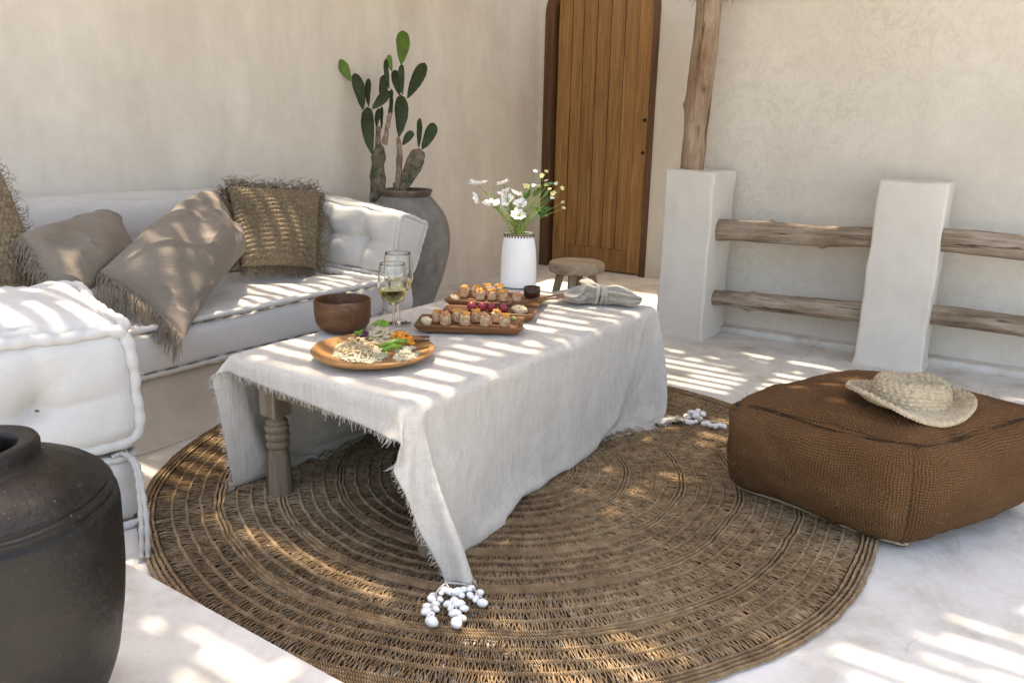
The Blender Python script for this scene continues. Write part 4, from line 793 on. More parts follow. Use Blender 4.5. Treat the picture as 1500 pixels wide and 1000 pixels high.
36,36,36,35,36,36,36,36,35,36,36,36,36,35,36,36,36,35,36,36,36,36,28,-2,1,0,1,1,1,2,1,1,2,2,2,3,3,3,3,6,6,-18,-35,-36,-1111,24,-10,-5,0,0,-2,0,-1,0,0,0,0,1,0,1,
0,0,0,-5,25,36,36,36,36,36,35,36,36,36,35,36,36,36,36,35,36,36,36,36,35,36,36,36,36,35,36,36,36,35,36,37,26,-3,1,1,0,2,1,1,2,2,1,2,2,3,2,3,5,9,0,-20,-36,-28,-1110,22,
-13,-4,-1,1,0,-1,-1,0,-1,0,0,0,0,1,0,0,0,-4,26,37,36,35,36,36,36,35,36,36,36,36,35,36,36,36,36,35,36,36,36,36,35,36,36,36,36,35,36,36,36,36,25,-4,1,1,1,2,1,1,1,2,
2,1,2,3,3,4,5,10,-6,-23,-20,-25,-1117,17,-13,-3,-2,-1,0,0,0,0,-1,0,0,0,0,0,0,0,0,-2,27,36,36,36,35,36,36,36,36,35,36,36,36,36,35,36,36,36,36,35,36,36,36,36,35,36,36,36,
35,36,36,37,23,-5,1,1,1,1,1,2,1,1,2,1,3,3,4,5,6,8,-13,-30,-23,-19,-1098,10,-14,-3,-2,-2,0,0,0,-1,0,0,1,0,0,-1,0,0,0,-1,28,36,36,36,36,36,35,36,36,36,36,35,36,36,
36,36,35,36,36,36,36,35,36,36,36,36,35,36,36,36,35,37,22,-6,2,1,1,1,2,1,1,1,2,2,3,3,5,5,6,5,-23,-32,-28,2,-1099,5,-11,-3,-2,-2,-1,-1,-1,1,0,0,0,0,0,0,0,0,0,1,
29,36,36,35,36,36,36,36,35,36,36,36,36,35,36,36,36,36,35,36,36,36,36,35,36,36,36,35,36,36,36,36,21,-6,1,1,1,1,1,1,2,2,3,2,3,5,5,8,6,-6,-33,-33,-32,16,-1094,4,-9,-4,-2,-1,
-1,-2,-1,0,0,0,0,0,0,0,0,0,0,3,30,36,36,36,36,35,36,36,36,36,35,36,36,36,36,35,36,36,36,36,35,36,36,36,36,35,36,36,36,35,36,36,19,-5,1,1,1,2,2,2,2,2,3,3,3,3,
7,10,0,-25,-25,-32,-34,-5,-1064,5,-6,-4,-3,-1,-1,-1,-1,-1,-1,0,0,0,0,0,-1,0,0,5,32,36,35,36,36,36,36,35,36,36,36,36,35,36,36,36,36,35,36,36,36,36,35,36,36,36,36,35,36,36,36,35,
17,-4,1,1,1,2,1,3,2,2,2,3,4,6,9,10,-25,-25,-26,-24,-32,27,-1089,4,1,-5,-3,-2,-1,-1,-1,-1,-1,-1,0,0,-1,0,0,0,-2,9,32,36,36,36,35,36,36,36,36,35,36,36,36,36,35,36,36,36,
36,35,36,36,36,36,35,36,36,36,36,35,36,35,14,-2,1,1,1,1,1,1,2,2,3,5,7,9,8,-7,-17,-23,-34,-30,-5,32,-1110,3,2,2,-2,-2,-2,-2,-2,-1,-2,-1,0,0,0,-1,0,0,-3,11,34,36,35,36,
36,36,35,36,36,36,36,35,36,36,36,36,35,36,36,36,36,35,36,36,36,36,35,36,36,36,35,34,12,-1,1,1,1,1,0,2,2,3,4,6,7,8,-4,-9,-16,-21,-28,-32,15,32,-1129,2,2,2,2,0,-1,-2,-1,-2,
-1,-2,-1,-1,0,-1,0,0,-3,13,34,36,36,35,36,36,36,36,35,36,36,36,36,35,36,36,36,36,36,35,36,36,36,36,35,36,36,36,35,36,36,33,10,-1,0,0,0,2,2,3,3,5,6,5,5,-2,-8,-11,-13,-19,
-26,-27,30,33,-1150,2,2,2,2,2,1,0,0,-1,-1,-1,-1,-2,-1,-1,0,-1,-4,15,35,36,36,36,36,35,36,36,36,36,35,36,36,36,36,36,35,36,36,36,36,35,36,36,36,36,35,36,36,36,35,32,7,-1,1,1,
2,3,3,3,4,4,4,3,-2,-7,-9,-10,-12,-20,-30,0,33,33,-1171,1,2,2,2,2,2,2,1,1,0,0,0,-1,-1,-2,0,-1,-5,17,36,36,35,36,36,36,36,35,36,36,36,36,35,36,36,36,36,36,35,36,36,36,
36,35,36,36,36,36,35,36,36,31,5,1,1,1,1,1,2,3,3,4,5,-2,-6,-9,-9,-9,-23,-18,-15,19,33,33,-1190,0,1,1,2,2,1,2,2,2,1,2,2,1,0,-1,-1,0,-6,19,36,36,36,36,35,36,36,36,
36,35,36,36,36,36,36,35,36,36,36,36,35,36,36,36,36,36,35,36,36,36,36,29,2,0,1,1,2,2,4,5,4,1,-4,-7,-8,-9,-9,-14,-19,0,-12,27,34,33,-1204,0,0,0,0,1,0,1,1,1,1,2,2,1,
3,2,1,1,-6,21,36,36,36,36,36,35,36,36,36,36,36,35,36,36,36,36,36,35,36,36,36,36,36,35,36,36,36,36,35,36,36,29,-1,0,1,3,5,5,3,1,-3,-5,-8,-8,-9,-10,-16,-11,3,-12,11,30,33,33,
-1198,-1,-2,-2,-2,-1,-1,-2,-1,-1,-1,0,0,0,0,1,2,2,0,24,37,36,35,36,36,36,36,35,36,36,36,36,36,36,35,36,36,36,36,35,36,36,36,36,36,35,36,36,36,36,36,27,-2,2,8,4,1,0,-3,-5,
-8,-8,-9,-11,-11,-9,-7,-2,7,-5,19,30,33,34,-1194,-1,-1,-1,-1,-2,-1,-1,-2,-1,-1,-2,-1,-2,-1,-1,-1,0,-6,25,37,36,36,35,36,36,36,36,36,36,35,36,36,36,36,36,35,36,36,36,36,36,35,36,36,36,
36,36,35,36,37,26,-1,10,0,-2,-4,-6,-7,-9,-9,-8,-7,-6,-5,1,-9,1,2,9,22,31,33,33,-1216,1,0,1,1,0,0,0,-1,-1,-1,-1,-2,-2,-2,-5,0,1,-6,26,38,36,36,36,36,36,35,36,36,36,36,36,
36,35,36,36,36,36,35,36,36,36,36,36,36,35,36,36,36,36,36,25,5,-8,-4,-6,-5,-6,-5,-5,-4,-3,-2,-2,1,-14,9,1,2,5,26,30,34,33,-1265,1,2,2,1,2,2,2,1,2,2,2,2,2,1,1,-1,0,
-6,27,39,36,36,36,36,36,36,36,36,35,36,36,36,36,36,35,36,36,36,36,36,35,36,36,36,36,36,35,36,36,38,22,-6,1,-3,-4,-4,-4,-2,-2,-2,-2,-2,-2,-16,11,3,1,1,2,28,30,33,33,-1311,1,3,2,
2,2,1,2,1,1,1,2,1,1,3,3,4,10,13,26,41,36,36,36,36,36,35,36,36,36,36,36,35,36,36,36,36,35,36,36,36,36,36,35,36,36,36,36,36,36,38,20,-7,4,-1,-2,-2,-2,-3,-3,-3,-4,-4,-15,
10,0,-13,3,3,25,27,28,33,33,-1357,1,1,1,2,1,2,2,3,3,4,5,6,7,9,12,14,22,13,11,37,35,36,36,35,36,36,36,36,35,36,36,36,36,35,36,36,36,36,36,35,36,36,36,36,36,36,35,37,37,
37,17,-7,2,-5,-2,-3,-3,-3,-3,-4,-4,-3,-4,10,4,-2,-18,27,28,27,27,23,31,-1401,3,3,4,4,5,6,6,6,7,9,10,11,14,17,16,15,9,-11,21,36,36,36,35,36,35,36,36,36,36,35,36,36,36,36,35,
36,36,36,36,36,35,36,36,36,36,36,36,36,37,38,14,-7,0,-3,-2,-3,-2,-3,-2,-2,-2,-1,-2,-1,2,14,-3,-3,22,22,36,35,-10,-1374,5,6,5,6,7,7,9,11,12,14,15,15,13,16,17,-10,-20,31,6,34,36,
36,36,35,36,36,35,36,36,36,36,35,36,36,36,36,35,36,36,36,35,36,36,36,35,36,36,35,36,36,15,9,6,3,0,-1,-2,-2,-4,-3,-3,-2,-3,-2,-2,-2,2,7,24,-3,35,10,33,-1379,4,6,6,9,11,12,14,
15,15,14,11,16,15,6,-17,-23,23,28,-6,35,36,35,36,36,35,36,36,36,35,36,36,36,35,36,36,36,36,35,36,36,36,35,36,36,35,36,36,36,35,35,-6,15,13,11,8,6,3,2,1,-1,-2,-2,-3,-3,-3,-2,-2,
-1,6,24,2,24,34,-1382,7,9,13,13,15,15,15,13,11,14,16,11,-5,-22,-23,15,31,19,-13,36,35,36,35,36,36,35,36,36,36,35,36,36,36,36,35,36,36,36,35,36,36,36,35,36,36,36,35,36,36,34,-26,9,18,
15,12,11,9,7,7,5,3,1,1,-1,-1,-2,-2,-3,2,24,-20,32,31,-1379,16,16,15,15,13,11,13,13,16,14,3,-13,-24,-23,8,29,30,9,-18,36,35,36,36,35,36,36,36,35,36,36,36,35,36,36,36,35,36,36,36,
36,35,36,36,36,35,36,36,36,36,34,-19,-29,17,20,18,14,10,10,9,8,9,8,5,3,4,3,3,0,-13,-5,19,16,32,-1367,23,15,14,11,12,14,14,16,9,-6,-19,-23,-23,1,27,30,28,-2,-20,35,36,35,36,36,35,
36,36,36,35,36,36,36,36,35,36,36,36,35,36,36,36,35,36,36,36,35,36,36,34,36,-22,-35,-3,18,19,19,16,6,6,7,11,4,-1,10,3,2,3,-4,7,32,16,22,16,-1353,24,19,10,12,14,14,14,2,-14,-22,-23,
-23,-4,24,30,30,24,-19,-15,35,36,36,35,36,36,35,36,36,36,35,36,36,36,36,35,36,36,36,35,36,36,36,36,35,36,36,35,35,35,35,-25,-35,-20,12,24,9,18,18,7,4,4,0,-3,8,1,2,3,2,22,16,34,
28,34,-1339,24,22,10,13,15,9,-7,-19,-23,-23,-24,-8,20,30,30,31,12,-27,-12,36,35,36,35,36,36,36,35,36,36,36,36,35,36,36,36,35,36,36,36,36,35,36,36,36,35,36,34,36,35,34,-29,-34,-31,3,26,12,12,
12,14,0,0,-3,-1,5,6,-3,1,10,21,34,34,34,33,-1307,24,24,14,14,-1,-15,-22,-24,-23,-23,-12,16,29,31,30,29,0,-30,-11,35,35,36,36,35,36,36,36,36,35,36,36,36,35,36,36,36,36,35,36,36,36,36,35,
36,36,35,34,36,36,31,-33,-35,-35,8,6,8,15,16,0,0,0,-1,2,3,4,4,8,9,32,34,33,35,33,-1270,23,24,18,-14,-21,-23,-23,-23,-23,-16,12,29,30,30,30,26,-11,-32,-11,35,35,36,36,36,35,36,36,36,36,
35,36,36,36,36,35,36,36,36,36,35,36,36,36,35,36,35,35,36,35,28,-35,-36,-35,-22,5,17,16,15,14,6,4,3,3,4,5,7,8,-11,34,34,34,35,35,-1104,-10,-9,-10,-9,-5,-5,-5,-4,-5,-4,-4,-4,-4,-4,-4,
-4,-4,-4,-3,3,-6,18,36,-2,-2,1,0,0,0,-1,0,0,0,-1,0,0,0,-1,0,0,-1,0,-1,-1,-1,-1,-2,-3,-4,-7,-10,-13,-15,-16,17,-16,5,-3,-9,3,0,8,10,9,8,8,10,10,9,9,8,7,-13,85,-10,
-9,-10,-9,-5,-5,-5,-5,-5,-4,-5,-4,-5,-4,-4,-4,-4,-3,-4,-4,0,-6,30,-4,2,0,0,-1,-1,0,-1,0,0,0,0,0,0,0,0,0,0,0,1,0,0,-1,0,-1,-2,-3,-8,-10,-11,-14,-14,14,-10,7,0,-5,10,
9,9,7,10,10,9,8,6,4,3,1,-4,98,-10,-9,-10,-8,-6,-6,-5,-5,-5,-5,-5,-4,-5,-4,-4,-5,-3,-4,-4,-4,-3,-3,-4,-1,-1,0,-1,0,0,-1,1,0,0,1,0,0,1,0,1,0,0,-1,-1,0,0,0,0,
1,0,0,-1,-8,-14,-26,16,-7,13,-14,6,11,7,9,10,10,7,6,4,2,1,0,0,-1,-2,127,-9,-10,-10,-8,-6,-6,-5,-6,-5,-5,-4,-5,-4,-4,-4,-4,-3,-4,-4,-4,-3,-3,-4,-2,-2,-2,-3,-2,-3,-2,-3,-2,-2,
-2,-2,-2,-1,-2,-1,-2,-1,-1,-1,0,-1,0,0,-1,1,0,2,3,-21,-14,17,7,-12,10,8,10,10,8,5,3,1,0,-1,-2,-3,-2,-1,-1,-1,167,-9,-10,-9,-8,-7,-6,-6,-5,-5,-5,-4,-4,-4,-4,-3,-4,-4,-4,-4,
-4,-3,-3,-3,-2,-3,-2,-2,-3,-2,-3,-2,-3,-2,-2,-3,-2,-3,-2,-3,-2,-3,-2,-3,-2,-3,-2,-2,-3,-2,-3,-2,-2,-4,-1,9,-5,12,10,7,5,3,-5,-2,-1,-1,-1,-1,0,-1,0,-1,0,0,200,-10,-10,-9,-8,-6,
-7,-6,-4,-5,-5,-6,-6,-5,-5,-3,-3,-2,-3,-2,-3,-4,-2,-4,-2,-2,-3,-2,-2,-3,-2,-3,-2,-3,-2,-3,-2,-3,-2,-3,-2,-2,-3,-2,-3,-2,-3,-2,-3,-2,-3,-2,-3,-3,-4,0,5,4,2,2,3,2,2,1,1,1,
1,0,1,1,1,0,1,1,201,-10,-10,-9,-7,-7,-6,-9,-6,-6,-6,-5,-4,-4,-2,-3,-2,-3,-3,-3,-2,-3,-3,-3,-2,-3,-2,-3,-2,-3,-2,-2,-3,-2,-3,-2,-3,-2,-3,-2,-3,-2,-3,-2,-2,-3,-2,-3,-2,-3,-2,-3,
-3,-2,-3,-1,-1,-2,-1,-1,0,1,1,1,1,2,2,1,1,1,1,1,0,1,219,-10,-10,-9,-7,-6,-9,-8,-8,-6,-6,-4,-3,-3,-2,-3,-3,-2,-3,-2,-3,-2,-3,-3,-2,-2,-3,-2,-3,-2,-3,-2,-3,-2,-2,-3,-2,-3,
-2,-3,-2,-3,-2,-3,-2,-3,-2,-3,-2,-2,-3,-2,-3,-3,-2,-1,-2,-1,-2,-2,-2,-2,-2,-2,-1,-1,-1,-1,0,-1,0,0,0,0,246,-10,-10,-8,-7,-7,-9,-8,-9,-8,-3,-3,-3,-2,-3,-3,-3,-2,-3,-2,-3,-2,-3,-2,
-3,-2,-3,-2,-2,-3,-2,-3,-2,-3,-2,-3,-2,-3,-2,-2,-3,-2,-3,-2,-3,-2,-3,-2,-3,-2,-3,-2,-3,-2,-2,-2,-1,-2,-2,-2,-2,-2,-2,-2,-2,-2,-2,-2,-2,-2,-2,-1,-2,-2,259,-10,-9,-9,-7,-9,-12,-13,-3,-3,
-3,-3,-3,-3,-2,-3,-3,-2,-3,-2,-3,-2,-2,-3,-2,-3,-2,-3,-2,-3,-2,-2,-3,-2,-3,-2,-3,-2,-3,-2,-3,-2,-2,-3,-2,-3,-2,-3,-2,-3,-2,-3,-2,-3,-2,-2,-2,-2,-2,-2,-3,-1,-2,-2,-1,-2,-2,-2,-2,-2,
-2,-2,-2,-2,259,-10,-9,-8,-10,-13,-16,-2,-3,-4,-3,-2,-3,-3,-2,-3,-2,-3,-2,-3,-2,-3,-2,-2,-3,-2,-3,-2,-3,-2,-3,-2,-3,-2,-2,-3,-2,-3,-2,-3,-2,-3,-2,-3,-2,-3,-2,-2,-3,-2,-3,-2,-3,-2,-2,-2,
-3,-2,-2,-2,-2,-3,-2,-2,-3,-2,-1,-2,-1,-1,-2,-1,-2,-2,257,-10,-9,-10,-14,-18,-4,-4,-2,-3,-3,-2,-3,-2,-3,-2,-3,-2,-3,-2,-3,-2,-3,-2,-2,-3,-2,-3,-2,-3,-2,-3,-2,-3,-2,-3,-2,-2,-3,-2,-3,-2,
-3,-2,-3,-2,-3,-2,-3,-2,-3,-2,-2,-3,-2,-2,-2,-3,-2,-2,-2,-3,-2,-2,-2,-3,-2,-2,-2,-2,-1,0,-1,-2,256,-10,-12,-13,-20,-5,-4,-4,-2,-3,-3,-2,-3,-2,-3,-2,-3,-2,-3,-2,-3,-2,-2,-3,-2,-3,-2,-3,
-2,-2,-3,-2,-3,-2,-3,-2,-3,-2,-3,-2,-3,-2,-2,-3,-2,-3,-2,-3,-2,-3,-2,-3,-2,-2,-2,-3,-2,-2,-3,-2,-2,-3,-2,-2,-2,-2,-3,-2,-2,-2,-2,-2,0,0,252,-10,-19,-15,-8,-5,-4,-3,-2,-3,-2,-3,-2,-3,
-2,-3,-2,-3,-2,-3,-2,-3,-2,-2,-3,-2,-3,-2,-3,-2,-3,-2,-2,-3,-2,-3,-2,-3,-2,-3,-2,-3,-2,-3,-2,-2,-3,-2,-3,-2,-3,-2,-3,-2,-2,-2,-3,-2,-2,-3,-2,-2,-3,-2,-2,-2,-3,-2,-2,-2,-2,-2,-2,1,
232,4,-21,-10,-4,-5,-4,-2,-3,-2,-3,-3,-2,-2,-3,-2,-3,-2,-3,-2,-3,-2,-3,-2,-2,-3,-2,-3,-2,-3,-2,-3,-2,-3,-2,-2,-3,-2,-3,-2,-3,-2,-3,-2,-3,-2,-3,-2,-2,-3,-2,-3,-2,-3,-2,-2,-2,-3,-2,-2,
-3,-2,-2,-2,-3,-2,-2,-3,-2,-2,-2,-2,-2,1,215,-4,-3,-3,-5,-4,-3,-3,-3,-2,-3,-2,-3,-2,-3,-2,-3,-2,-3,-2,-3,-2,-2,-3,-2,-3,-2,-2,-3,-2,-3,-2,-3,-2,-3,-2,-3,-2,-3,-2,-2,-3,-2,-3,-2,-3,
-2,-3,-2,-3,-2,-2,-3,-2,-2,-3,-2,-2,-3,-2,-2,-3,-2,-2,-2,-3,-2,-2,-2,-3,-2,-2,-2,1,215,-4,-3,-3,-5,-4,-3,-3,-2,-3,-2,-3,-2,-3,-2,-3,-2,-3,-2,-3,-2,-2,-3,-2,-3,-2,-3,-2,-3,-2,-2,-3,
-2,-3,-2,-3,-2,-3,-2,-3,-2,-3,-2,-2,-3,-2,-3,-2,-3,-2,-3,-2,-2,-3,-2,-2,-3,-2,-2,-3,-2,-2,-3,-2,-2,-2,-3,-2,-2,-2,-2,-3,-2,1,215,-3,-4,-3,-5,-4,-3,-3,-2,-3,-2,-3,-2,-3,-2,-3,-2,-2,
-3,-2,-3,-2,-3,-2,-2,-3,-2,-3,-2,-3,-2,-3,-2,-3,-2,-2,-3,-2,-3,-2,-3,-2,-3,-2,-3,-2,-2,-3,-2,-3,-2,-3,-2,-2,-3,-2,-2,-3,-2,-2,-3,-2,-2,-2,-3,-2,-2,-3,-2,-2,-2,-2,-3,1,215,-3,-3,-4,
-5,-4,-3,-2,-3,-2,-3,-2,-3,-2,-3,-2,-3,-2,-3,-2,-2,-3,-2,-3,-2,-2,-3,-2,-3,-2,-3,-2,-3,-2,-3,-2,-3,-2,-2,-3,-2,-3,-2,-3,-2,-3,-2,-3,-2,-2,-3,-2,-3,-2,-2,-3,-2,-2,-3,-2,-2,-3,-2,-2,
-3,-2,-2,-2,-2,-3,-2,-2,-2,0,216,-4,-3,-4,-6,-3,-3,-2,-3,-2,-3,-2,-3,-2,-2,-3,-2,-3,-2,-3,-2,-2,-3,-2,-3,-2,-3,-2,-2,-3,-2,-3,-2,-3,-2,-3,-2,-3,-2,-3,-2,-2,-3,-2,-3,-2,-3,-2,-3,-2,
-3,-2,-2,-3,-2,-2,-3,-2,-2,-3,-2,-2,-3,-2,-2,-3,-2,-2,-2,-2,-2,-2,-3,0,216,-4,-3,-4,-6,-3,-2,-3,-2,-3,-2,-3,-2,-3,-2,-3,-2,-2,-3,-2,-3,-2,-2,-3,-2,-3,-2,-3,-2,-3,-2,-2,-3,-2,-3,-2,
-3,-2,-3,-2,-3,-2,-3,-2,-2,-3,-2,-3,-2,-3,-2,-3,-2,-2,-2,-3,-2,-3,-2,-2,-3,-2,-2,-3,-2,-2,-3,-2,-2,-2,-2,-2,-3,0,216,-4,-3,-5,-5,-2,-3,-3,-2,-2,-3,-2,-3,-2,-3,-2,-3,-2,-3,-2,-2,-3,
-2,-2,-3,-2,-3,-2,-3,-2,-3,-2,-3,-2,-3,-2,-2,-3,-2,-3,-2,-3,-2,-3,-2,-3,-2,-2,-3,-2,-3,-2,-3,-2,-2,-2,-3,-2,-3,-2,-3,-2,-2,-2,-3,-2,-2,-2,-3,-2,-2,-2,-3,-4,221,-4,-4,-5,-4,-3,-3,-2,
-3,-2,-3,-2,-2,-3,-2,-3,-2,-3,-2,-3,-2,-2,-3,-2,-3,-2,-2,-3,-2,-3,-2,-3,-2,-3,-2,-3,-2,-3,-2,-2,-3,-2,-3,-2,-3,-2,-3,-2,-3,-2,-2,-3,-2,-2,-3,-2,-2,-3,-2,-3,-2,-3,-2,-2,-3,-2,-2,-2,
-2,-2,-2,-4,-2,-4,221,-4,-4,-5,-4,-3,-2,-3,-2,-3,-2,-3,-2,-3,-2,-2,-3,-2,-3,-2,-3,-2,-2,-3,-2,-3,-2,-3,-2,-2,-3,-2,-3,-2,-3,-2,-3,-2,-3,-2,-3,-2,-2,-3,-2,-3,-2,-3,-2,-3,-2,-2,-3,-2,
-2,-3,-2,-3,-2,-2,-3,-2,-3,-2,-3,-2,-2,-2,-2,-3,-3,-2,-2,-4,221,-4,-4,-5,-4,-3,-2,-3,-2,-2,-3,-2,-3,-2,-3,-2,-3,-2,-3,-2,-2,-3,-2,-2,-3,-2,-3,-2,-3,-2,-3,-2,-3,-2,-2,-3,-2,-3,-2,-3,
-2,-3,-2,-3,-2,-2,-3,-2,-3,-2,-3,-2,-3,-2,-2,-2,-3,-2,-3,-2,-2,-3,-2,-3,-2,-3,-2,-2,-3,-2,-3,-2,-1,-5,221,-4,-4,-5,-4,-2,-3,-2,-3,-2,-2,-3,-2,-3,-2,-3,-2,-3,-2,-3,-2,-2,-2,-3,-2,-3,
-2,-3,-2,-3,-2,-3,-2,-3,-2,-3,-2,-2,-3,-2,-3,-2,-3,-2,-3,-2,-2,-3,-2,-3,-2,-3,-2,-2,-2,-3,-2,-3,-2,-3,-2,-3,-2,-2,-3,-2,-3,-2,-2,-3,-3,-1,-2,-5,221,-4,-4,-5,-4,-2,-2,-3,-2,-3,-2,-3,
-2,-3,-2,-2,-3,-2,-3,-2,-3,-2,-2,-3,-2,-3,-2,-2,-3,-2,-3,-2,-3,-2,-3,-2,-3,-2,-3,-2,-2,-3,-2,-3,-2,-3,-2,-3,-2,-2,-3,-2,-3,-2,-2,-3,-2,-2,-3,-2,-3,-2,-3,-2,-3,-2,-2,-3,-2,-3,-2,-2,
-3,-4,222,-5,-4,-5,-3,-3,-2,-2,-3,-2,-3,-2,-3,-2,-3,-2,-3,-2,-2,-3,-2,-3,-2,-2,-3,-2,-3,-2,-3,-2,-2,-3,-2,-3,-2,-3,-2,-3,-2,-3,-2,-3,-2,-2,-3,-2,-3,-2,-3,-2,-3,-2,-2,-3,-2,-2,-3,-2,
-3,-2,-2,-3,-2,-3,-2,-3,-2,-3,-2,-3,-2,-2,-4,-3,222,-5,-5,-4,-3,-2,-3,-2,-3,-2,-3,-2,-2,-3,-2,-3,-2,-3,-2,-3,-2,-2,-2,-3,-2,-3,-2,-3,-2,-3,-2,-3,-2,-2,-3,-2,-3,-2,-3,-2,-3,-2,-3,-2,
-2,-3,-2,-3,-2,-3,-2,-3,-2,-2,-3,-2,-2,-3,-2,-3,-2,-3,-2,-2,-3,-2,-3,-2,-3,-2,-3,-2,-3,-3,221,-5,-5,-4,-3,-2,-2,-3,-2,-3,-2,-3,-2,-2,-3,-2,-3,-2,-3,-2,-3,-2,-2,-3,-2,-2,-3,-2,-3,-2,
-3,-2,-3,-2,-3,-2,-2,-3,-2,-3,-2,-3,-2,-3,-2,-3,-2,-2,-3,-2,-3,-2,-3,-2,-2,-3,-2,-2,-3,-2,-3,-2,-3,-2,-3,-2,-2,-3,-2,-3,-2,-2,-4,-3,220,-5,-4,-4,-2,-3,-2,-3,-2,-3,-2,-2,-3,-2,-3,-2,
-3,-2,-2,-3,-2,-2,-3,-2,-3,-2,-3,-2,-2,-3,-2,-3,-2,-3,-2,-3,-2,-3,-2,-2,-3,-2,-3,-2,-3,-2,-3,-2,-3,-2,-2,-3,-2,-3,-2,-2,-3,-2,-2,-3,-2,-3,-2,-3,-2,-3,-2,-3,-2,-2,-3,-2,-4,-3,216,0,
-4,-5,-2,-2,-3,-2,-3,-2,-3,-2,-2,-3,-2,-3,-2,-3,-2,-2,-3,-2,-2,-3,-2,-3,-2,-3,-2,-3,-2,-2,-3,-2,-3,-2,-3,-2,-3,-2,-3,-2,-2,-3,-2,-3,-2,-3,-2,-3,-2,-2,-3,-2,-2,-3,-2,-3,-2,-3,-2,-2,
-3,-2,-3,-2,-3,-2,-3,-2,-3,-2,-3,-3,214,1,-4,-4,-3,-2,-3,-2,-2,-3,-2,-3,-2,-3,-2,-2,-3,-2,-3,-2,-2,-3,-2,-2,-3,-2,-3,-2,-3,-2,-3,-2,-3,-2,-2,-3,-2,-3,-2,-3,-2,-3,-2,-3,-2,-2,-3,-2,
-3,-2,-3,-2,-2,-3,-2,-3,-2,-2,-3,-2,-3,-2,-3,-2,-2,-3,-2,-3,-2,-3,-2,-3,-3,-3,215,-2,-4,-2,-2,-3,-2,-3,-2,-3,-2,-2,-3,-2,-3,-2,-2,-3,-2,-3,-2,-2,-3,-2,-3,-2,-2,-3,-2,-3,-2,-3,-2,-3,
-2,-3,-2,-2,-3,-2,-3,-2,-3,-2,-3,-2,-3,-2,-2,-3,-2,-3,-2,-2,-3,-2,-3,-2,-2,-3,-2,-3,-2,-3,-2,-3,-2,-2,-3,-2,-3,-2,-4,-3,215,-4,-2,-2,-2,-2,-3,-2,-3,-2,-3,-2,-2,-3,-2,-3,-2,-3,-2,-2,
-3,-2,-2,-3,-2,-3,-2,-3,-2,-2,-3,-2,-3,-2,-3,-2,-3,-2,-3,-2,-2,-3,-2,-3,-2,-3,-2,-3,-2,-3,-2,-2,-3,-2,-2,-3,-2,-3,-2,-2,-3,-2,-3,-2,-3,-2,-3,-2,-3,-2,-3,-2,-3,-3,214,-4,-2,-1,-3,-2,
-3,-2,-2,-3,-2,-3,-2,-3,-2,-2,-3,-2,-3,-2,-2,-3,-2,-2,-3,-2,-3,-2,-3,-2,-3,-2,-2,-3,-2,-3,-2,-3,-2,-3,-2,-3,-2,-2,-3,-2,-3,-2,-3,-2,-3,-2,-2,-3,-2,-2,-3,-2,-3,-2,-3,-2,-3,-2,-2,-3,
-2,-3,-2,-3,-2,-3,-3,-3,214,-3,-2,-2,-2,-3,-2,-3,-2,-3,-2,-2,-3,-2,-3,-2,-2,-3,-2,-3,-2,-2,-3,-2,-2,-3,-2,-3,-2,-3,-2,-3,-2,-3,-2,-2,-3,-2,-3,-2,-3,-2,-3,-2,-3,-2,-2,-3,-2,-3,-2,-3,
-2,-2,-3,-2,-3,-2,-2,-3,-2,-3,-2,-3,-2,-3,-2,-2,-3,-2,-3,-2,-3,-4,215,-4,-2,-2,-2,-2,-3,-2,-3,-2,-3,-2,-2,-3,-2,-3,-2,-2,-3,-2,-3,-2,-2,-3,-2,-3,-2,-2,-3,-2,-3,-2,-3,-2,-3,-2,-3,-2,
-2,-3,-2,-3,-2,-3,-2,-3,-2,-3,-2,-2,-3,-2,-3,-2,-2,-3,-2,-3,-2,-2,-3,-2,-3,-2,-3,-2,-3,-2,-3,-2,-3,-2,-3,-4,215,-4,-2,-2,-2,-2,-3,-2,-2,-3,-2,-3,-2,-2,-3,-2,-3,-2,-3,-2,-2,-2,-3,-2,
-3,-2,-3,-2,-3,-2,-2,-3,-2,-3,-2,-3,-2,-3,-2,-3,-2,-2,-3,-2,-3,-2,-3,-2,-3,-2,-3,-2,-2,-2,-3,-2,-3,-2,-3,-2,-3,-2,-2,-3,-2,-3,-2,-3,-2,-3,-2,-3,-3,-3,214,-3,-2,-2,-3,-2,-2,-3,-2,-3,
-2,-2,-3,-2,-3,-2,-2,-3,-2,-3,-2,-2,-2,-3,-2,-3,-2,-3,-2,-3,-2,-3,-2,-2,-3,-2,-3,-2,-3,-2,-3,-2,-3,-2,-2,-3,-2,-3,-2,-3,-2,-3,-2,-2,-2,-3,-2,-3,-2,-3,-2,-3,-2,-3,-2,-2,-3,-2,-3,-2,
-3,-2,-4,-3,215,-4,-2,-2,-2,-3,-2,-2,-3,-2,-3,-2,-2,-3,-2,-3,-2,-2,-3,-2,-2,-3,-2,-3,-2,-2,-3,-2,-3,-2,-3,-2,-3,-2,-3,-2,-2,-3,-2,-3,-2,-3,-2,-3,-2,-2,-3,-2,-3,-2,-3,-2,-2,-3,-2,-3,
-2,-2,-3,-2,-3,-2,-3,-2,-3,-2,-3,-2,-2,-3,-2,-3,-3,-4,215,-4,-2,-2,-2,-2,-3,-2,-2,-3,-2,-3,-2,-2,-3,-2,-3,-2,-2,-3,-2,-2,-3,-2,-3,-2,-3,-2,-2,-3,-2,-3,-2,-3,-2,-3,-2,-2,-3,-2,-3,-2,
-3,-2,-3,-2,-3,-2,-2,-3,-2,-3,-2,-2,-3,-2,-3,-2,-3,-2,-3,-2,-2,-3,-2,-3,-2,-3,-2,-3,-2,-3,-3,-3,214,-4,-2,-2,-2,-2,-2,-3,-2,-3,-2,-2,-3,-2,-2,-3,-2,-3,-2,-3,-2,-2,-2,-3,-2,-3,-2,-3,
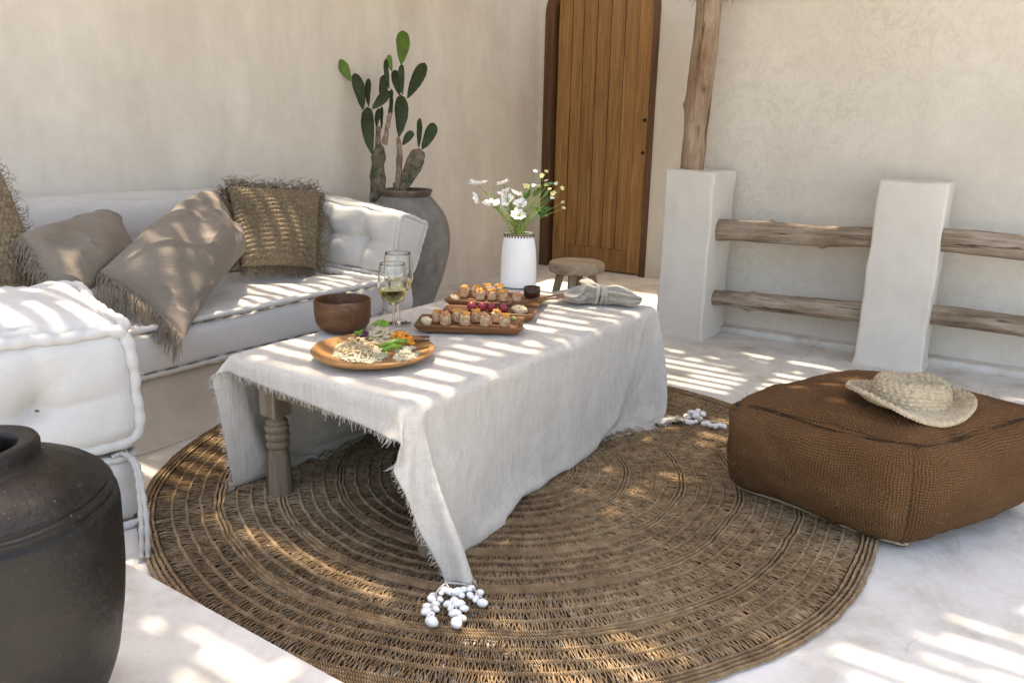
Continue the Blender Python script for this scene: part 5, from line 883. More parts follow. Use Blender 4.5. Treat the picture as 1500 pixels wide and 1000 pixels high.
-2,-2,-3,-2,-3,-2,-3,-2,-3,-2,-3,-2,-2,-3,-2,-3,-2,-3,-2,-3,-2,-3,-2,-2,-3,-2,-2,-3,-2,-3,-2,-3,-2,-3,-2,-2,-3,-2,-3,-2,-3,-2,-3,-2,-4,-3,214,-3,-2,-3,-2,-2,-2,-3,-2,-2,-3,-2,-2,-3,
-2,-3,-2,-2,-3,-2,-2,-3,-2,-2,-3,-2,-3,-2,-3,-2,-3,-2,-2,-3,-2,-3,-2,-3,-2,-3,-2,-3,-2,-2,-3,-2,-3,-2,-3,-2,-3,-2,-2,-3,-2,-3,-2,-2,-3,-2,-3,-2,-3,-2,-3,-2,-2,-3,-2,-3,-2,-3,-3,-4,
215,-4,-2,-2,-3,-2,-2,-2,-3,-2,-2,-3,-2,-2,-3,-2,-3,-2,-2,-3,-2,-2,-3,-2,-2,-3,-2,-3,-2,-3,-2,-3,-2,-3,-2,-2,-3,-2,-3,-2,-3,-2,-3,-2,-3,-2,-2,-3,-2,-3,-2,-3,-2,-2,-3,-2,-3,-2,-3,-2,
-2,-3,-2,-3,-2,-3,-2,-3,-2,-3,-2,-3,-3,-4,215,-4,-2,-2,-2,-2,-3,-2,-2,-3,-2,-2,-3,-2,-2,-3,-2,-3,-2,-2,-3,-2,-2,-3,-2,-3,-2,-2,-3,-2,-3,-2,-3,-2,-3,-2,-3,-2,-2,-3,-2,-3,-2,-3,-2,-3,
-2,-3,-2,-2,-3,-2,-3,-2,-2,-3,-2,-3,-2,-3,-2,-3,-2,-2,-3,-2,-3,-2,-3,-2,-3,-2,-4,-3,214,-3,-2,-3,-2,-2,-2,-3,-2,-2,-3,-2,-2,-3,-2,-3,-2,-2,-3,-2,-2,-2,-3,-2,-3,-2,-3,-2,-3,-2,-2,-3,
-2,-3,-2,-3,-2,-3,-2,-3,-2,-2,-3,-2,-3,-2,-3,-2,-3,-2,-3,-2,-2,-3,-2,-2,-3,-2,-3,-2,-3,-2,-3,-2,-3,-2,-2,-3,-2,-3,-2,-3,-4,-9,220,-3,-2,-2,-2,-3,-2,-2,-3,-2,-2,-3,-2,-2,-3,-2,-3,-2,
-2,-2,-3,-2,-3,-2,-2,-3,-2,-3,-2,-3,-2,-2,-3,-2,-3,-2,-3,-2,-3,-2,-3,-2,-3,-2,-2,-3,-2,-3,-2,-3,-2,-2,-3,-2,-3,-2,-3,-2,-2,-3,-2,-3,-2,-3,-2,-3,-2,-3,-2,-3,-2,-3,-15,-7,229,-3,-2,-2,
-2,-2,-3,-2,-2,-3,-2,-2,-3,-2,-2,-3,-2,-2,-3,-2,-2,-3,-2,-3,-2,-2,-3,-2,-3,-2,-3,-2,-3,-2,-3,-2,-2,-3,-2,-3,-2,-3,-2,-3,-2,-2,-3,-2,-3,-2,-3,-2,-3,-2,-2,-3,-2,-3,-2,-3,-2,-2,-3,-2,
-3,-2,-3,-2,-3,-2,-3,-6,-16,-4,229,-2,-1,-3,-2,-2,-2,-3,-2,-2,-3,-2,-2,-3,-2,-2,-3,-2,-2,-3,-2,-2,-3,-2,-3,-2,-2,-3,-2,-3,-2,-3,-2,-3,-2,-3,-2,-2,-3,-2,-3,-2,-3,-2,-3,-2,-3,-2,-3,-2,
-2,-3,-2,-2,-3,-2,-3,-2,-3,-2,-3,-2,-3,-2,-2,-3,-2,-3,-3,-2,-4,-9,-16,1,228,-1,-2,-2,-2,-3,-2,-2,-3,-2,-2,-3,-2,-2,-3,-2,-2,-3,-2,-2,-3,-2,-2,-3,-2,-3,-2,-3,-2,-2,-3,-2,-3,-2,-3,-2,
-3,-2,-3,-2,-2,-3,-2,-3,-2,-3,-2,-3,-2,-3,-2,-2,-3,-2,-3,-2,-3,-2,-2,-3,-2,-3,-2,-3,-2,-3,-2,-3,-3,-2,-11,-12,-12,7,229,-2,-2,-2,-2,-2,-3,-2,-2,-3,-2,-2,-3,-2,-2,-3,-2,-2,-3,-2,-2,-3,
-2,-2,-3,-2,-3,-2,-3,-2,-3,-2,-2,-3,-2,-3,-2,-3,-2,-3,-2,-3,-2,-2,-3,-2,-3,-2,-3,-2,-3,-2,-2,-3,-2,-3,-2,-3,-2,-3,-2,-3,-2,-3,-2,-2,-3,-4,-2,-7,-8,-12,-11,-12,249,-1,-2,-2,-3,-2,-2,-3,
-2,-2,-3,-2,-2,-3,-2,-2,-3,-2,-2,-3,-2,-2,-3,-2,-2,-3,-2,-3,-2,-3,-2,-3,-2,-3,-2,-2,-3,-2,-3,-2,-3,-2,-3,-2,-3,-2,-2,-3,-2,-3,-2,-3,-2,-2,-3,-2,-3,-2,-3,-2,-3,-2,-3,-2,-3,-2,-3,-4,
-8,-9,-9,-5,-13,-15,257,-2,-2,-2,-2,-3,-2,-2,-3,-2,-2,-3,-2,-2,-3,-2,-2,-3,-2,-2,-2,-3,-2,-3,-2,-3,-2,-2,-3,-2,-3,-2,-3,-2,-3,-2,-3,-2,-2,-3,-2,-3,-2,-3,-2,-3,-2,-3,-2,-2,-3,-2,-3,-2,
-3,-2,-3,-2,-3,-2,-2,-3,-2,-3,-3,-3,-2,-5,-8,-10,-7,-10,-12,-15,261,-2,-2,-2,-2,-3,-2,-2,-2,-3,-2,-2,-3,-2,-2,-3,-2,-2,-3,-2,-2,-2,-3,-2,-3,-2,-3,-2,-3,-2,-2,-3,-2,-3,-2,-3,-2,-3,-2,-3,
-2,-2,-3,-2,-3,-2,-3,-2,-3,-2,-3,-2,-2,-3,-2,-3,-2,-3,-2,-3,-2,-3,-2,-3,-2,-3,-4,-6,-7,-9,-10,-9,-14,-14,264,-2,-2,-2,-2,-2,-2,-3,-2,-2,-3,-2,-2,-3,-2,-2,-3,-2,-2,-2,-2,-3,-2,-3,-2,-3,
-2,-3,-2,-3,-2,-3,-2,-2,-3,-2,-3,-2,-3,-2,-3,-2,-2,-3,-2,-3,-2,-3,-2,-3,-2,-3,-2,-2,-3,-2,-3,-2,-3,-2,-3,-2,-3,-3,-2,-4,-5,-6,-7,-8,-10,-11,-14,-14,267,-2,-2,-2,-2,-2,-2,-2,-3,-2,-2,-3,
-2,-2,-3,-2,-2,-3,-2,-2,-2,-2,-3,-2,-3,-2,-3,-2,-3,-2,-3,-2,-3,-2,-3,-2,-2,-3,-2,-3,-2,-3,-2,-3,-2,-2,-3,-2,-3,-2,-3,-2,-2,-3,-3,-2,-3,-2,-3,-2,-3,-2,-3,-2,-4,-4,-6,-6,-6,-9,-12,-9,
-14,-14,268,-2,-2,-2,-2,-2,-2,-2,-2,-2,-2,-2,-3,-2,-2,-3,-2,-2,-3,-2,-2,-2,-3,-2,-3,-2,-3,-2,-2,-3,-2,-3,-2,-3,-2,-3,-2,-3,-2,-2,-3,-2,-3,-2,-3,-2,-2,-3,-2,-3,-2,-3,-2,-3,-2,-3,-2,-3,
-2,-3,-2,-3,-3,-3,-4,-5,-6,-5,-14,-7,-6,-11,-13,-14,270,-2,-2,-2,-2,-3,-2,-2,-1,-2,-2,-2,-2,-3,-2,-2,-3,-2,-2,-2,-2,-3,-2,-3,-2,-3,-2,-3,-2,-3,-2,-2,-3,-2,-3,-2,-3,-2,-3,-2,-3,-2,-2,-3,
-2,-3,-2,-3,-2,-3,-2,-2,-3,-2,-3,-2,-3,-2,-3,-3,-2,-3,-3,-5,-5,-5,-6,-8,-12,-3,-7,-12,-14,-13,273,-3,-2,-2,-2,-2,-3,-2,-2,-2,-2,-2,-2,-2,-2,-2,-2,-3,-2,-2,-2,-2,-3,-2,-3,-2,-3,-2,-3,-2,
-3,-2,-3,-2,-2,-3,-2,-3,-2,-3,-2,-3,-2,-2,-3,-2,-3,-2,-3,-2,-3,-2,-3,-2,-3,-2,-3,-3,-2,-2,-3,-4,-5,-5,-6,-6,-11,-6,-4,-5,-7,-12,-14,-13,270,-2,-1,-2,-1,-2,-1,-2,-2,-2,-2,-2,-2,-2,-3,-2,
-2,-2,-2,-1,-2,-3,-2,-3,-2,-3,-2,-3,-2,-3,-2,-3,-2,-3,-2,-3,-2,-2,-3,-2,-3,-2,-3,-2,-3,-2,-2,-3,-2,-3,-2,-3,-2,-3,-3,-3,-2,-2,-3,-4,-5,-5,-6,-8,-7,-6,-4,-3,-4,-5,-9,-12,-14,-14,268,-2,
-1,-2,-2,-2,-1,-2,-2,-1,-2,-2,-1,-2,-1,-2,-1,-1,-1,-2,-2,-2,-3,-2,-3,-3,-2,-3,-2,-3,-2,-2,-3,-2,-3,-2,-3,-2,-3,-2,-2,-3,-2,-3,-2,-3,-2,-2,-3,-2,-3,-3,-2,-4,-2,-3,-3,-4,-5,-6,-6,-5,
-5,-4,-5,-4,-4,-4,-4,-6,-10,-13,-13,-14,269,-1,-1,-2,-2,-1,-2,-2,-2,-1,-2,-1,-2,-1,-2,-1,-2,-1,-1,-1,-2,-3,-3,-2,-3,-2,-3,-2,-3,-2,-3,-2,-3,-2,-2,-3,-2,-3,-2,-3,-2,-3,-2,-2,-3,-2,-3,-2,
-2,-3,-2,-3,-3,-6,-4,-4,-4,-3,-4,-4,-5,-4,-5,-5,-5,-4,-6,-4,-3,-6,-10,-13,-14,-13,242,2,1,1,1,1,1,0,1,0,0,1,0,-1,-1,-1,-1,-2,0,-2,-2,-3,-2,-3,-2,-3,-2,-3,-2,-3,-2,-3,-2,-3,
-2,-3,-2,-2,-3,-2,-3,-2,-3,-2,-2,-3,-2,-3,-2,-2,-3,-3,-4,-4,-4,-4,-4,-5,-4,-5,-5,-5,-5,-4,-3,-11,-3,-3,-3,-4,-12,-12,-14,-13,196,3,-1,-1,1,1,1,1,2,2,2,3,3,5,5,6,7,7,7,0,
-5,-4,-3,-3,-2,-3,-2,-3,-2,-2,-3,-2,-3,-2,-3,-2,-3,-2,-3,-2,-2,-3,-2,-3,-2,-2,-3,-2,-3,-2,-2,-4,-4,-4,-5,-4,-5,-4,-5,-4,-5,-4,-5,-5,-7,-6,-4,-3,-3,-9,-10,-10,-14,-14,149,2,4,3,4,5,
5,5,6,7,6,7,7,8,7,6,5,-9,10,11,-4,-3,-2,-3,-2,-2,-2,-2,-2,-2,-3,-2,-2,-2,-3,-3,-2,-3,-2,-3,-2,-3,-2,-2,-3,-2,-2,-3,-2,-2,-3,-4,-4,-4,-5,-5,-4,-5,-4,-5,-4,-5,-4,-5,-7,-7,
-8,3,-15,-15,-14,-13,7,-13,128,7,7,7,7,7,7,7,7,7,7,6,6,4,0,0,-13,20,13,-27,-3,0,0,5,1,0,0,-1,0,0,-1,0,0,-1,-1,-1,-1,-2,-1,-1,-2,-2,-2,-2,-2,-2,-2,-3,-2,-1,-3,-5,
-5,-4,-5,-5,-4,-5,-4,-5,-5,-4,-5,-6,-5,-8,-10,-9,-9,-20,-19,3,6,-34,152,8,7,7,7,7,6,6,6,4,2,-1,-6,-11,1,9,18,8,-2,-34,4,-4,0,0,5,1,-1,0,-1,0,-1,-2,-1,0,0,0,0,1,
0,0,1,1,0,1,0,0,0,1,0,1,1,-5,-7,-9,-8,-8,-6,-6,-4,-3,-3,-4,-3,-5,-4,-5,-5,-10,-13,-21,-15,5,-16,-13,153,7,7,7,6,5,4,2,-2,-5,-9,-12,-5,7,19,13,0,15,-18,-34,3,3,-5,0,
0,3,2,0,-1,-1,0,-1,-1,0,-1,1,0,0,1,0,1,0,0,1,-3,0,-1,0,0,2,-5,33,-5,-6,-7,-8,-9,-9,-8,-8,-7,-5,-5,-4,-4,-2,-4,-5,-6,-20,-24,-10,4,-10,158,6,6,3,2,-1,-5,-8,-10,-14,
-8,2,14,20,7,-4,22,0,-28,-34,1,6,2,-5,-1,0,2,2,1,-1,-1,0,-1,0,0,0,0,0,1,0,1,0,0,-2,-1,0,0,0,1,2,-9,24,29,-1,-4,-6,-8,-8,-8,-9,-9,-9,-8,-8,-7,-6,-6,-3,-3,-16,
-26,6,-5,-1,156,0,-2,-4,-7,-10,-14,-11,-10,-4,9,19,17,1,-4,23,8,-8,-35,-30,-1,5,4,0,-4,-1,-1,1,1,1,0,0,0,0,0,0,0,0,1,0,0,-1,0,-1,0,0,0,1,0,0,-8,30,19,16,6,-1,
-4,-8,-8,-8,-8,-8,-8,-9,-9,-9,-9,-9,-10,-33,11,-23,21,-4,104,22,-1,-10,-14,-12,-11,-8,2,15,20,11,-2,-4,24,12,1,-17,-35,-30,-3,5,5,2,0,-4,-1,0,0,0,1,0,1,0,0,0,0,0,0,-1,0,0,
0,0,0,1,0,0,-2,-9,1,29,3,30,15,12,2,-2,-10,-11,-10,-6,-12,-18,2,-9,-10,-9,-17,-28,11,-27,10,20,52,26,9,-16,-12,-10,-7,8,19,18,6,-4,-2,23,15,3,-2,-24,-31,-32,-4,4,3,4,1,0,-2,-1,
-1,0,0,1,0,0,0,0,0,0,0,0,0,0,0,0,1,0,-1,-3,-9,-6,8,26,-8,27,21,4,20,13,6,-10,-11,-13,-16,-21,0,-18,-16,-8,-32,18,-24,12,10,7,7,27,21,-18,-9,-5,15,20,13,3,-5,0,22,18,
4,1,-6,-33,-23,-34,-6,4,3,3,2,2,0,-1,-1,-1,-1,1,0,0,0,0,0,0,0,0,0,1,-1,0,0,-2,-3,-9,-5,-4,13,20,-12,16,28,-2,18,18,19,19,-15,-17,-22,-18,-8,-6,-24,-21,-13,1,11,11,10,8,
-51,27,27,8,-16,20,17,8,1,-3,1,19,21,6,-2,3,-13,-35,-19,-35,-7,3,3,2,2,2,1,1,0,0,-1,0,-1,0,0,0,0,-1,0,0,1,-1,0,-1,-2,-4,-7,-7,-3,-3,18,14,-4,-7,25,27,34,22,21,-13,
-12,-12,-13,-12,-13,-13,-12,-14,-14,11,11,10,10,5,-104,27,26,26,19,12,5,1,-1,2,17,22,8,-2,-1,3,-20,-34,-17,-34,-10,4,2,2,1,2,1,1,0,0,0,0,0,0,0,0,0,-1,0,-1,-1,-1,-1,-2,-3,-4,
-6,-7,2,-6,22,6,-4,-2,29,33,20,21,23,24,-10,-12,-12,-13,-13,-13,-13,-14,-14,13,11,9,9,8,-344,0,0,0,16,35,36,35,36,36,35,36,35,36,36,35,36,36,35,36,34,24,8,-1,-3,-3,-3,-3,-3,-3,-3,-3,
-2,-3,-2,-3,-2,-3,-2,-2,-2,-3,-2,-2,-2,-2,-2,-2,-1,-1,0,2,3,6,10,-7,-11,-33,-29,-25,-33,-31,-34,-34,-34,-33,-33,-33,-34,-34,-35,-35,-35,-31,0,0,0,0,20,36,35,35,36,35,36,36,35,36,35,36,36,35,
36,36,35,35,25,2,-4,-3,-3,-3,-3,-3,-2,-3,-3,-3,-2,-3,-2,-2,-3,-2,-2,-2,-3,-2,-2,-2,-2,-2,-2,-2,-1,0,1,2,7,6,-33,-27,-31,-31,-30,-34,-34,-33,-33,-33,-35,-34,-35,-35,-36,-35,-35,-35,-2,0,0,2,
23,35,35,36,35,35,36,35,36,36,35,36,35,36,36,36,35,36,37,21,-4,-3,-4,-3,-2,-3,-3,-3,-3,-2,-3,-2,-3,-2,-2,-2,-3,-2,-2,-2,-3,-2,-2,-2,-2,-2,-2,-2,1,3,9,-15,-29,-34,-26,-32,-34,-33,-34,-34,
-34,-35,-35,-36,-35,-35,-36,-35,-35,-36,-7,0,0,4,26,34,35,36,35,35,36,35,36,36,35,36,36,35,36,35,36,36,37,24,-1,1,0,0,0,-1,-1,-1,-1,-1,-2,-1,-2,-2,-2,-2,-2,-2,-3,-2,-2,-2,-3,-2,-2,-2,
-2,-1,-2,5,4,-31,-31,-26,-34,-33,-34,-35,-35,-35,-35,-35,-35,-36,-35,-35,-36,-35,-35,-35,-14,0,0,6,29,34,35,35,35,35,36,36,35,36,35,36,35,36,35,36,35,36,37,23,-4,1,0,0,0,0,0,0,0,0,1,1,
1,0,0,0,0,-1,0,-1,-1,0,-1,-1,0,-1,-1,-1,-1,0,-10,-35,-26,-34,-34,-35,-35,-35,-35,-35,-36,-35,-35,-36,-35,-35,-36,-35,-35,-35,-20,0,0,9,31,34,34,35,35,36,35,35,34,35,36,36,35,36,36,36,35,36,
37,21,-5,1,0,0,0,0,0,0,0,0,0,0,0,0,0,0,0,0,0,0,0,0,0,0,0,0,0,1,-1,2,-4,-31,-35,-35,-35,-36,-35,-35,-36,-36,-35,-36,-35,-36,-35,-36,-36,-35,-36,-35,-22,0,0,13,32,34,34,33,
34,35,35,35,35,36,36,35,36,36,35,36,36,35,37,20,-5,0,0,0,0,0,0,0,0,0,0,0,0,0,0,0,0,0,0,0,0,0,0,0,0,0,0,0,-1,2,-3,-32,-36,-36,-36,-36,-35,-36,-35,-36,-35,-36,-35,-36,
-35,-36,-35,-36,-35,-36,-18,0,0,17,33,34,32,33,33,35,35,36,35,36,36,35,36,36,35,36,36,36,35,18,-5,0,0,0,0,0,0,0,0,0,0,0,0,0,0,0,0,0,0,0,0,0,0,0,0,0,0,0,0,1,
-4,-32,-37,-36,-36,-35,-36,-36,-36,-36,-35,-36,-36,-35,-36,-36,-35,-36,-35,-36,-14,0,0,22,33,35,33,32,32,32,36,36,35,36,35,36,35,36,35,36,36,36,35,17,-6,0,0,0,0,0,0,0,0,0,0,0,0,0,0,0,
0,0,0,0,0,0,0,0,0,0,0,0,0,2,-6,-34,-36,-36,-36,-35,-36,-36,-36,-36,-35,-36,-36,-36,-36,-35,-36,-36,-36,-35,-11,0,1,26,34,33,29,29,35,35,35,36,35,35,36,36,35,36,36,35,36,36,35,14,-5,0,
0,0,0,0,0,0,0,0,0,0,0,0,0,0,0,0,0,0,0,0,0,0,0,0,0,0,0,3,-9,-34,-36,-36,-36,-36,-35,-36,-36,-36,-36,-35,-36,-36,-36,-35,-36,-36,-36,-36,-8,0,3,33,31,27,24,36,35,35,35,35,
36,36,35,36,36,35,36,36,36,36,34,11,-4,0,0,0,0,0,0,0,0,0,0,0,0,0,0,0,0,0,0,0,0,0,0,0,0,0,0,0,0,4,-12,-35,-36,-35,-36,-36,-36,-35,-36,-36,-36,-35,-36,-36,-36,-35,-36,-36,
-36,-35,-5,-2,9,33,24,19,35,35,35,35,36,35,36,36,36,35,36,36,36,35,36,36,33,9,-3,0,0,0,0,0,0,0,0,0,0,0,0,0,0,0,0,0,0,0,0,0,0,0,0,0,0,0,0,5,-15,-35,-36,-36,
-36,-35,-36,-36,-35,-36,-36,-36,-35,-36,-36,-36,-35,-36,-35,-36,2,-7,26,19,9,36,33,33,36,35,36,36,36,35,36,36,36,35,36,36,36,36,31,8,-3,0,0,0,0,0,0,0,0,0,0,0,0,0,0,0,0,0,0,0,
0,0,0,0,0,0,0,0,0,5,-17,-36,-36,-35,-36,-36,-36,-35,-36,-36,-35,-36,-36,-35,-36,-36,-35,-36,-36,-35,-5,15,28,-14,32,31,34,35,35,36,35,36,36,36,35,36,36,36,35,36,36,36,31,5,-2,0,0,0,0,0,
0,0,0,0,0,0,0,0,0,0,0,0,0,0,0,0,0,0,0,0,0,0,0,5,-19,-36,-36,-36,-35,-36,-36,-36,-35,-36,-36,-36,-35,-36,-36,-35,-35,-36,-36,-34,-4,36,-14,7,35,30,34,35,36,35,36,36,35,36,36,36,
35,36,36,36,36,36,29,3,-1,0,0,0,0,0,0,0,0,0,0,0,0,0,0,0,0,0,0,0,0,0,0,0,0,0,0,0,0,5,-21,-36,-36,-36,-36,-36,-35,-36,-36,-36,-35,-36,-36,-35,-36,-36,-35,-36,-34,-35,6,-6,
3,28,31,31,35,35,36,36,35,36,36,36,35,36,36,36,35,36,36,36,28,1,0,0,0,0,0,0,0,0,0,0,0,0,0,0,0,0,0,0,0,0,0,0,0,0,0,0,0,0,0,4,-22,-37,-36,-35,-36,-36,-36,-35,
-36,-36,-36,-35,-36,-36,-35,-36,-36,-35,-32,-35,0,0,3,33,27,32,35,36,35,36,36,35,36,36,36,35,36,36,36,36,35,37,26,0,0,0,0,0,0,0,0,0,0,0,0,0,0,0,0,0,0,0,0,0,0,0,0,0,
0,0,0,0,0,3,-23,-37,-36,-36,-35,-36,-36,-36,-35,-36,-36,-36,-35,-36,-36,-35,-36,-35,-30,-35,0,0,5,34,25,33,35,36,36,35,36,36,36,35,36,36,36,35,36,36,36,36,26,-3,1,0,0,0,0,0,0,0,0,0,
0,0,0,0,0,0,0,0,0,0,0,0,0,0,0,0,0,0,0,2,-25,-36,-36,-36,-36,-35,-36,-36,-36,-35,-36,-36,-35,-36,-36,-36,-35,-35,-28,-35,0,0,7,36,23,33,36,35,36,36,35,36,36,36,36,35,36,36,36,35,
36,37,24,-4,1,0,0,0,0,0,0,0,0,0,0,0,0,0,0,0,0,0,0,0,0,0,0,0,0,0,0,0,0,1,-26,-37,-35,-36,-36,-36,-36,-35,-36,-36,-36,-35,-36,-36,-35,-36,-35,-36,-25,-35,0,0,10,35,22,34,
36,36,35,36,36,36,35,36,36,36,35,36,36,36,36,36,23,-4,0,0,0,0,0,0,0,0,0,0,0,0,0,0,0,0,0,0,0,0,0,0,0,0,0,0,0,0,0,0,-28,-36,-36,-36,-35,-36,-36,-36,-36,-35,-36,-36,
-36,-35,-36,-35,-36,-35,-23,-35,0,0,14,32,23,35,35,36,36,36,35,36,36,36,35,36,36,36,35,36,36,37,21,-5,0,0,0,0,0,0,0,0,0,0,0,0,0,0,0,0,0,0,0,0,0,0,0,0,0,0,0,0,
0,-2,-29,-36,-35,-36,-36,-36,-35,-36,-36,-36,-36,-35,-36,-36,-35,-35,-36,-34,-23,-34,0,0,19,23,29,35,36,35,36,36,36,35,36,36,36,36,35,36,36,36,35,37,19,-5,0,0,0,0,0,0,0,0,0,0,0,0,0,0,
0,0,0,0,0,0,0,0,0,0,0,0,0,0,1,-4,-30,-36,-36,-36,-35,-36,-36,-36,-35,-36,-36,-36,-35,-36,-35,-36,-34,-35,-26,-29,0,0,26,17,30,35,36,36,36,35,36,36,36,35,36,36,36,35,36,36,36,36,17,-5,
0,0,0,0,0,0,0,0,0,0,0,0,0,0,0,0,0,0,0,0,0,0,0,0,0,0,0,0,2,-6,-32,-35,-36,-36,-36,-36,-35,-36,-36,-35,-36,-36,-36,-35,-36,-34,-35,-31,-34,-23,0,0,31,13,31,36,36,35,36,36,
36,35,36,36,36,35,36,36,36,35,36,36,15,-5,0,0,0,0,0,0,0,0,0,0,0,0,0,0,0,0,0,0,0,0,0,0,0,0,0,0,0,0,3,-9,-32,-36,-36,-35,-36,-36,-36,-35,-36,-36,-36,-35,-36,-36,-33,-34,
-33,-34,-36,-20,0,0,35,10,32,36,36,36,35,36,36,36,35,36,36,36,36,35,36,36,36,34,14,-5,0,0,0,0,0,0,0,0,0,0,0,0,0,0,0,0,0,0,0,0,0,0,0,0,0,0,0,0,4,-11,-34,-35,
-36,-36,-36,-35,-36,-36,-36,-35,-36,-36,-35,-36,-36,-33,-33,-31,-35,-20,0,3,35,9,33,36,35,36,36,36,35,36,36,36,35,36,36,36,36,35,36,34,11,-4,0,0,0,0,0,0,0,0,0,0,0,0,0,0,0,0,0,0,
0,0,0,0,0,0,0,0,0,0,5,-13,-35,-36,-36,-35,-36,-36,-36,-35,-36,-36,-36,-35,-36,-36,-35,-35,-32,-30,-33,-20,0,6,34,8,35,35,36,36,35,36,36,36,35,36,36,36,35,36,36,36,36,32,9,-3,0,0,0,0,
0,0,0,0,0,0,0,0,0,0,0,0,0,0,0,0,0,0,0,0,0,0,0,0,5,-15,-35,-36,-36,-36,-36,-35,-36,-36,-36,-35,-36,-36,-35,-36,-36,-35,-33,-28,-27,-24,0,11,29,10,35,36,35,36,36,36,35,36,36,36,
35,36,36,36,35,36,36,32,6,-2,0,0,0,0,0,0,0,0,0,0,0,0,0,0,0,0,0,0,0,0,0,0,0,0,0,0,0,0,5,-17,-36,-36,-36,-35,-36,-36,-36,-35,-36,-36,-36,-35,-36,-36,-35,-36,-33,-29,-30,-17,
0,17,17,18,36,35,36,36,35,36,36,36,35,36,36,36,35,36,36,36,36,30,4,-1,0,0,0,0,0,0,0,0,0,0,0,0,0,0,0,0,0,0,0,0,0,0,0,0,0,0,0,0,5,-19,-36,-36,-36,-36,-35,-36,
-36,-36,-35,-36,-36,-36,-35,-36,-36,-35,-34,-29,-31,-13,0,25,9,20,36,36,35,36,36,36,35,36,36,35,36,36,36,36,35,36,36,29,2,0,0,0,0,0,0,0,0,0,0,0,0,0,0,0,0,0,0,0,0,0,0,0,
0,0,0,0,0,0,5,-21,-37,-36,-35,-36,-36,-36,-35,-36,-36,-36,-35,-36,-36,-35,-36,-35,-34,-31,-30,-10,0,32,5,20,35,36,36,36,35,36,36,35,36,36,36,36,35,36,36,36,36,27,1,0,0,0,0,0,0,0,0,0,
0,0,0,0,0,0,0,0,0,0,0,0,0,0,0,0,0,0,0,0,4,-22,-37,-36,-36,-36,-35,-36,-36,-36,-35,-36,-36,-35,-36,-36,-35,-36,-34,-31,-30,-7,0,33,6,20,36,36,35,36,36,35,36,36,36,35,36,36,36,35,
36,36,36,27,-1,0,0,0,0,0,0,0,0,0,0,0,0,0,0,0,0,0,0,0,0,0,0,0,0,0,0,0,0,0,3,-24,-37,-35,-36,-36,-36,-35,-36,-36,-36,-35,-36,-36,-36,-35,-36,-35,-35,-31,-29,-5,1,29,15,17,
35,36,36,35,36,36,35,36,36,36,36,35,36,36,36,35,37,25,-3,1,0,0,0,0,0,0,0,0,0,0,0,0,0,0,0,0,0,0,0,0,0,0,0,0,0,0,0,-1,3,-25,-37,-36,-36,-35,-36,-36,-36,-35,-36,-36,
-36,-35,-36,-36,-35,-36,-34,-32,-28,-3,0,21,15,28,36,35,36,36,35,36,36,36,35,36,36,36,35,36,36,36,37,23,-4,1,0,0,0,0,0,0,0,0,0,0,0,0,0,0,0,0,0,0,0,0,0,0,0,0,0,0,
0,0,1,-27,-36,-36,-36,-36,-35,-36,-36,-36,-36,-35,-36,-36,-35,-36,-36,-35,-35,-33,-26,-1,0,13,22,32,35,36,35,36,36,36,35,36,36,36,35,36,36,36,35,36,37,22,-4,0,0,0,0,0,0,0,0,0,0,0,0,0,
0,0,0,0,0,0,0,0,0,0,0,0,0,0,0,0,-1,-28,-36,-36,-35,-36,-36,-36,-35,-36,-36,-36,-35,-36,-36,-35,-36,-35,-35,-34,-24,0,0,10,25,34,35,36,36,35,36,36,36,35,36,36,36,35,36,36,36,36,36,21,
-5,0,0,0,0,0,0,0,0,0,0,0,0,0,0,0,0,0,0,0,0,0,0,0,0,0,0,0,0,0,-2,-29,-36,-36,-36,-36,-35,-36,-36,-36,-35,-36,-36,-35,-36,-36,-35,-36,-34,-35,-21,0,0,9,27,35,36,35,36,36,
36,35,36,36,36,35,36,36,36,35,36,36,36,19,-5,0,0,0,0,0,0,0,0,0,0,0,0,0,0,0,0,0,0,0,0,0,0,0,0,0,0,0,0,1,-4,-31,-36,-35,-36,-36,-36,-36,-35,-36,-36,-36,-35,-36,-36,-35,
-36,-35,-35,-35,-18,0,0,8,30,35,36,36,35,36,36,36,35,36,36,36,35,36,36,36,35,36,36,17,-5,0,0,0,0,0,0,0,0,0,0,0,0,0,0,0,0,0,0,0,0,0,0,0,0,0,0,0,0,3,-8,-31,
-36,-36,-36,-35,-36,-36,-36,-35,-36,-36,-36,-35,-36,-36,-35,-36,-34,-35,-16,0,0,8,32,36,36,35,36,36,35,36,36,36,35,36,36,36,35,36,36,36,35,15,-5,0,0,0,0,0,0,0,0,0,0,0,0,0,0,0,0,0,
0,0,0,0,0,0,0,0,0,0,0,3,-9,-33,-36,-35,-36,-36,-36,-35,-36,-36,-36,-35,-36,-36,-36,-35,-36,-35,-35,-35,-13,0,0,8,34,36,36,35,36,36,36,35,36,36,36,35,36,36,36,36,35,36,35,13,-5,0,0,0,
0,0,0,0,0,0,0,0,0,0,0,0,0,0,0,0,0,0,0,0,0,0,0,0,0,4,-11,-34,-36,-36,-36,-35,-36,-36,-36,-35,-36,-36,-36,-35,-36,-36,-35,-35,-35,-36,-10,0,0,9,36,35,36,36,36,35,36,36,36,35,
36,36,36,35,36,36,36,36,33,11,-4,0,0,0,0,0,0,0,0,0,0,0,0,0,0,0,0,0,0,0,0,0,0,0,0,0,0,0,0,5,-14,-35,-35,-36,-36,-36,-36,-35,-36,-36,-36,-35,-36,-36,-35,-36,-35,-36,-35,-35,
-8,0,0,12,35,36,36,35,36,36,36,35,36,36,36,35,36,36,36,35,36,36,32,9,-3,0,0,0,0,0,0,0,0,0,0,0,0,0,0,0,0,0,0,0,0,0,0,0,0,0,0,0,0,5,-16,-35,-36,-36,-35,-36,
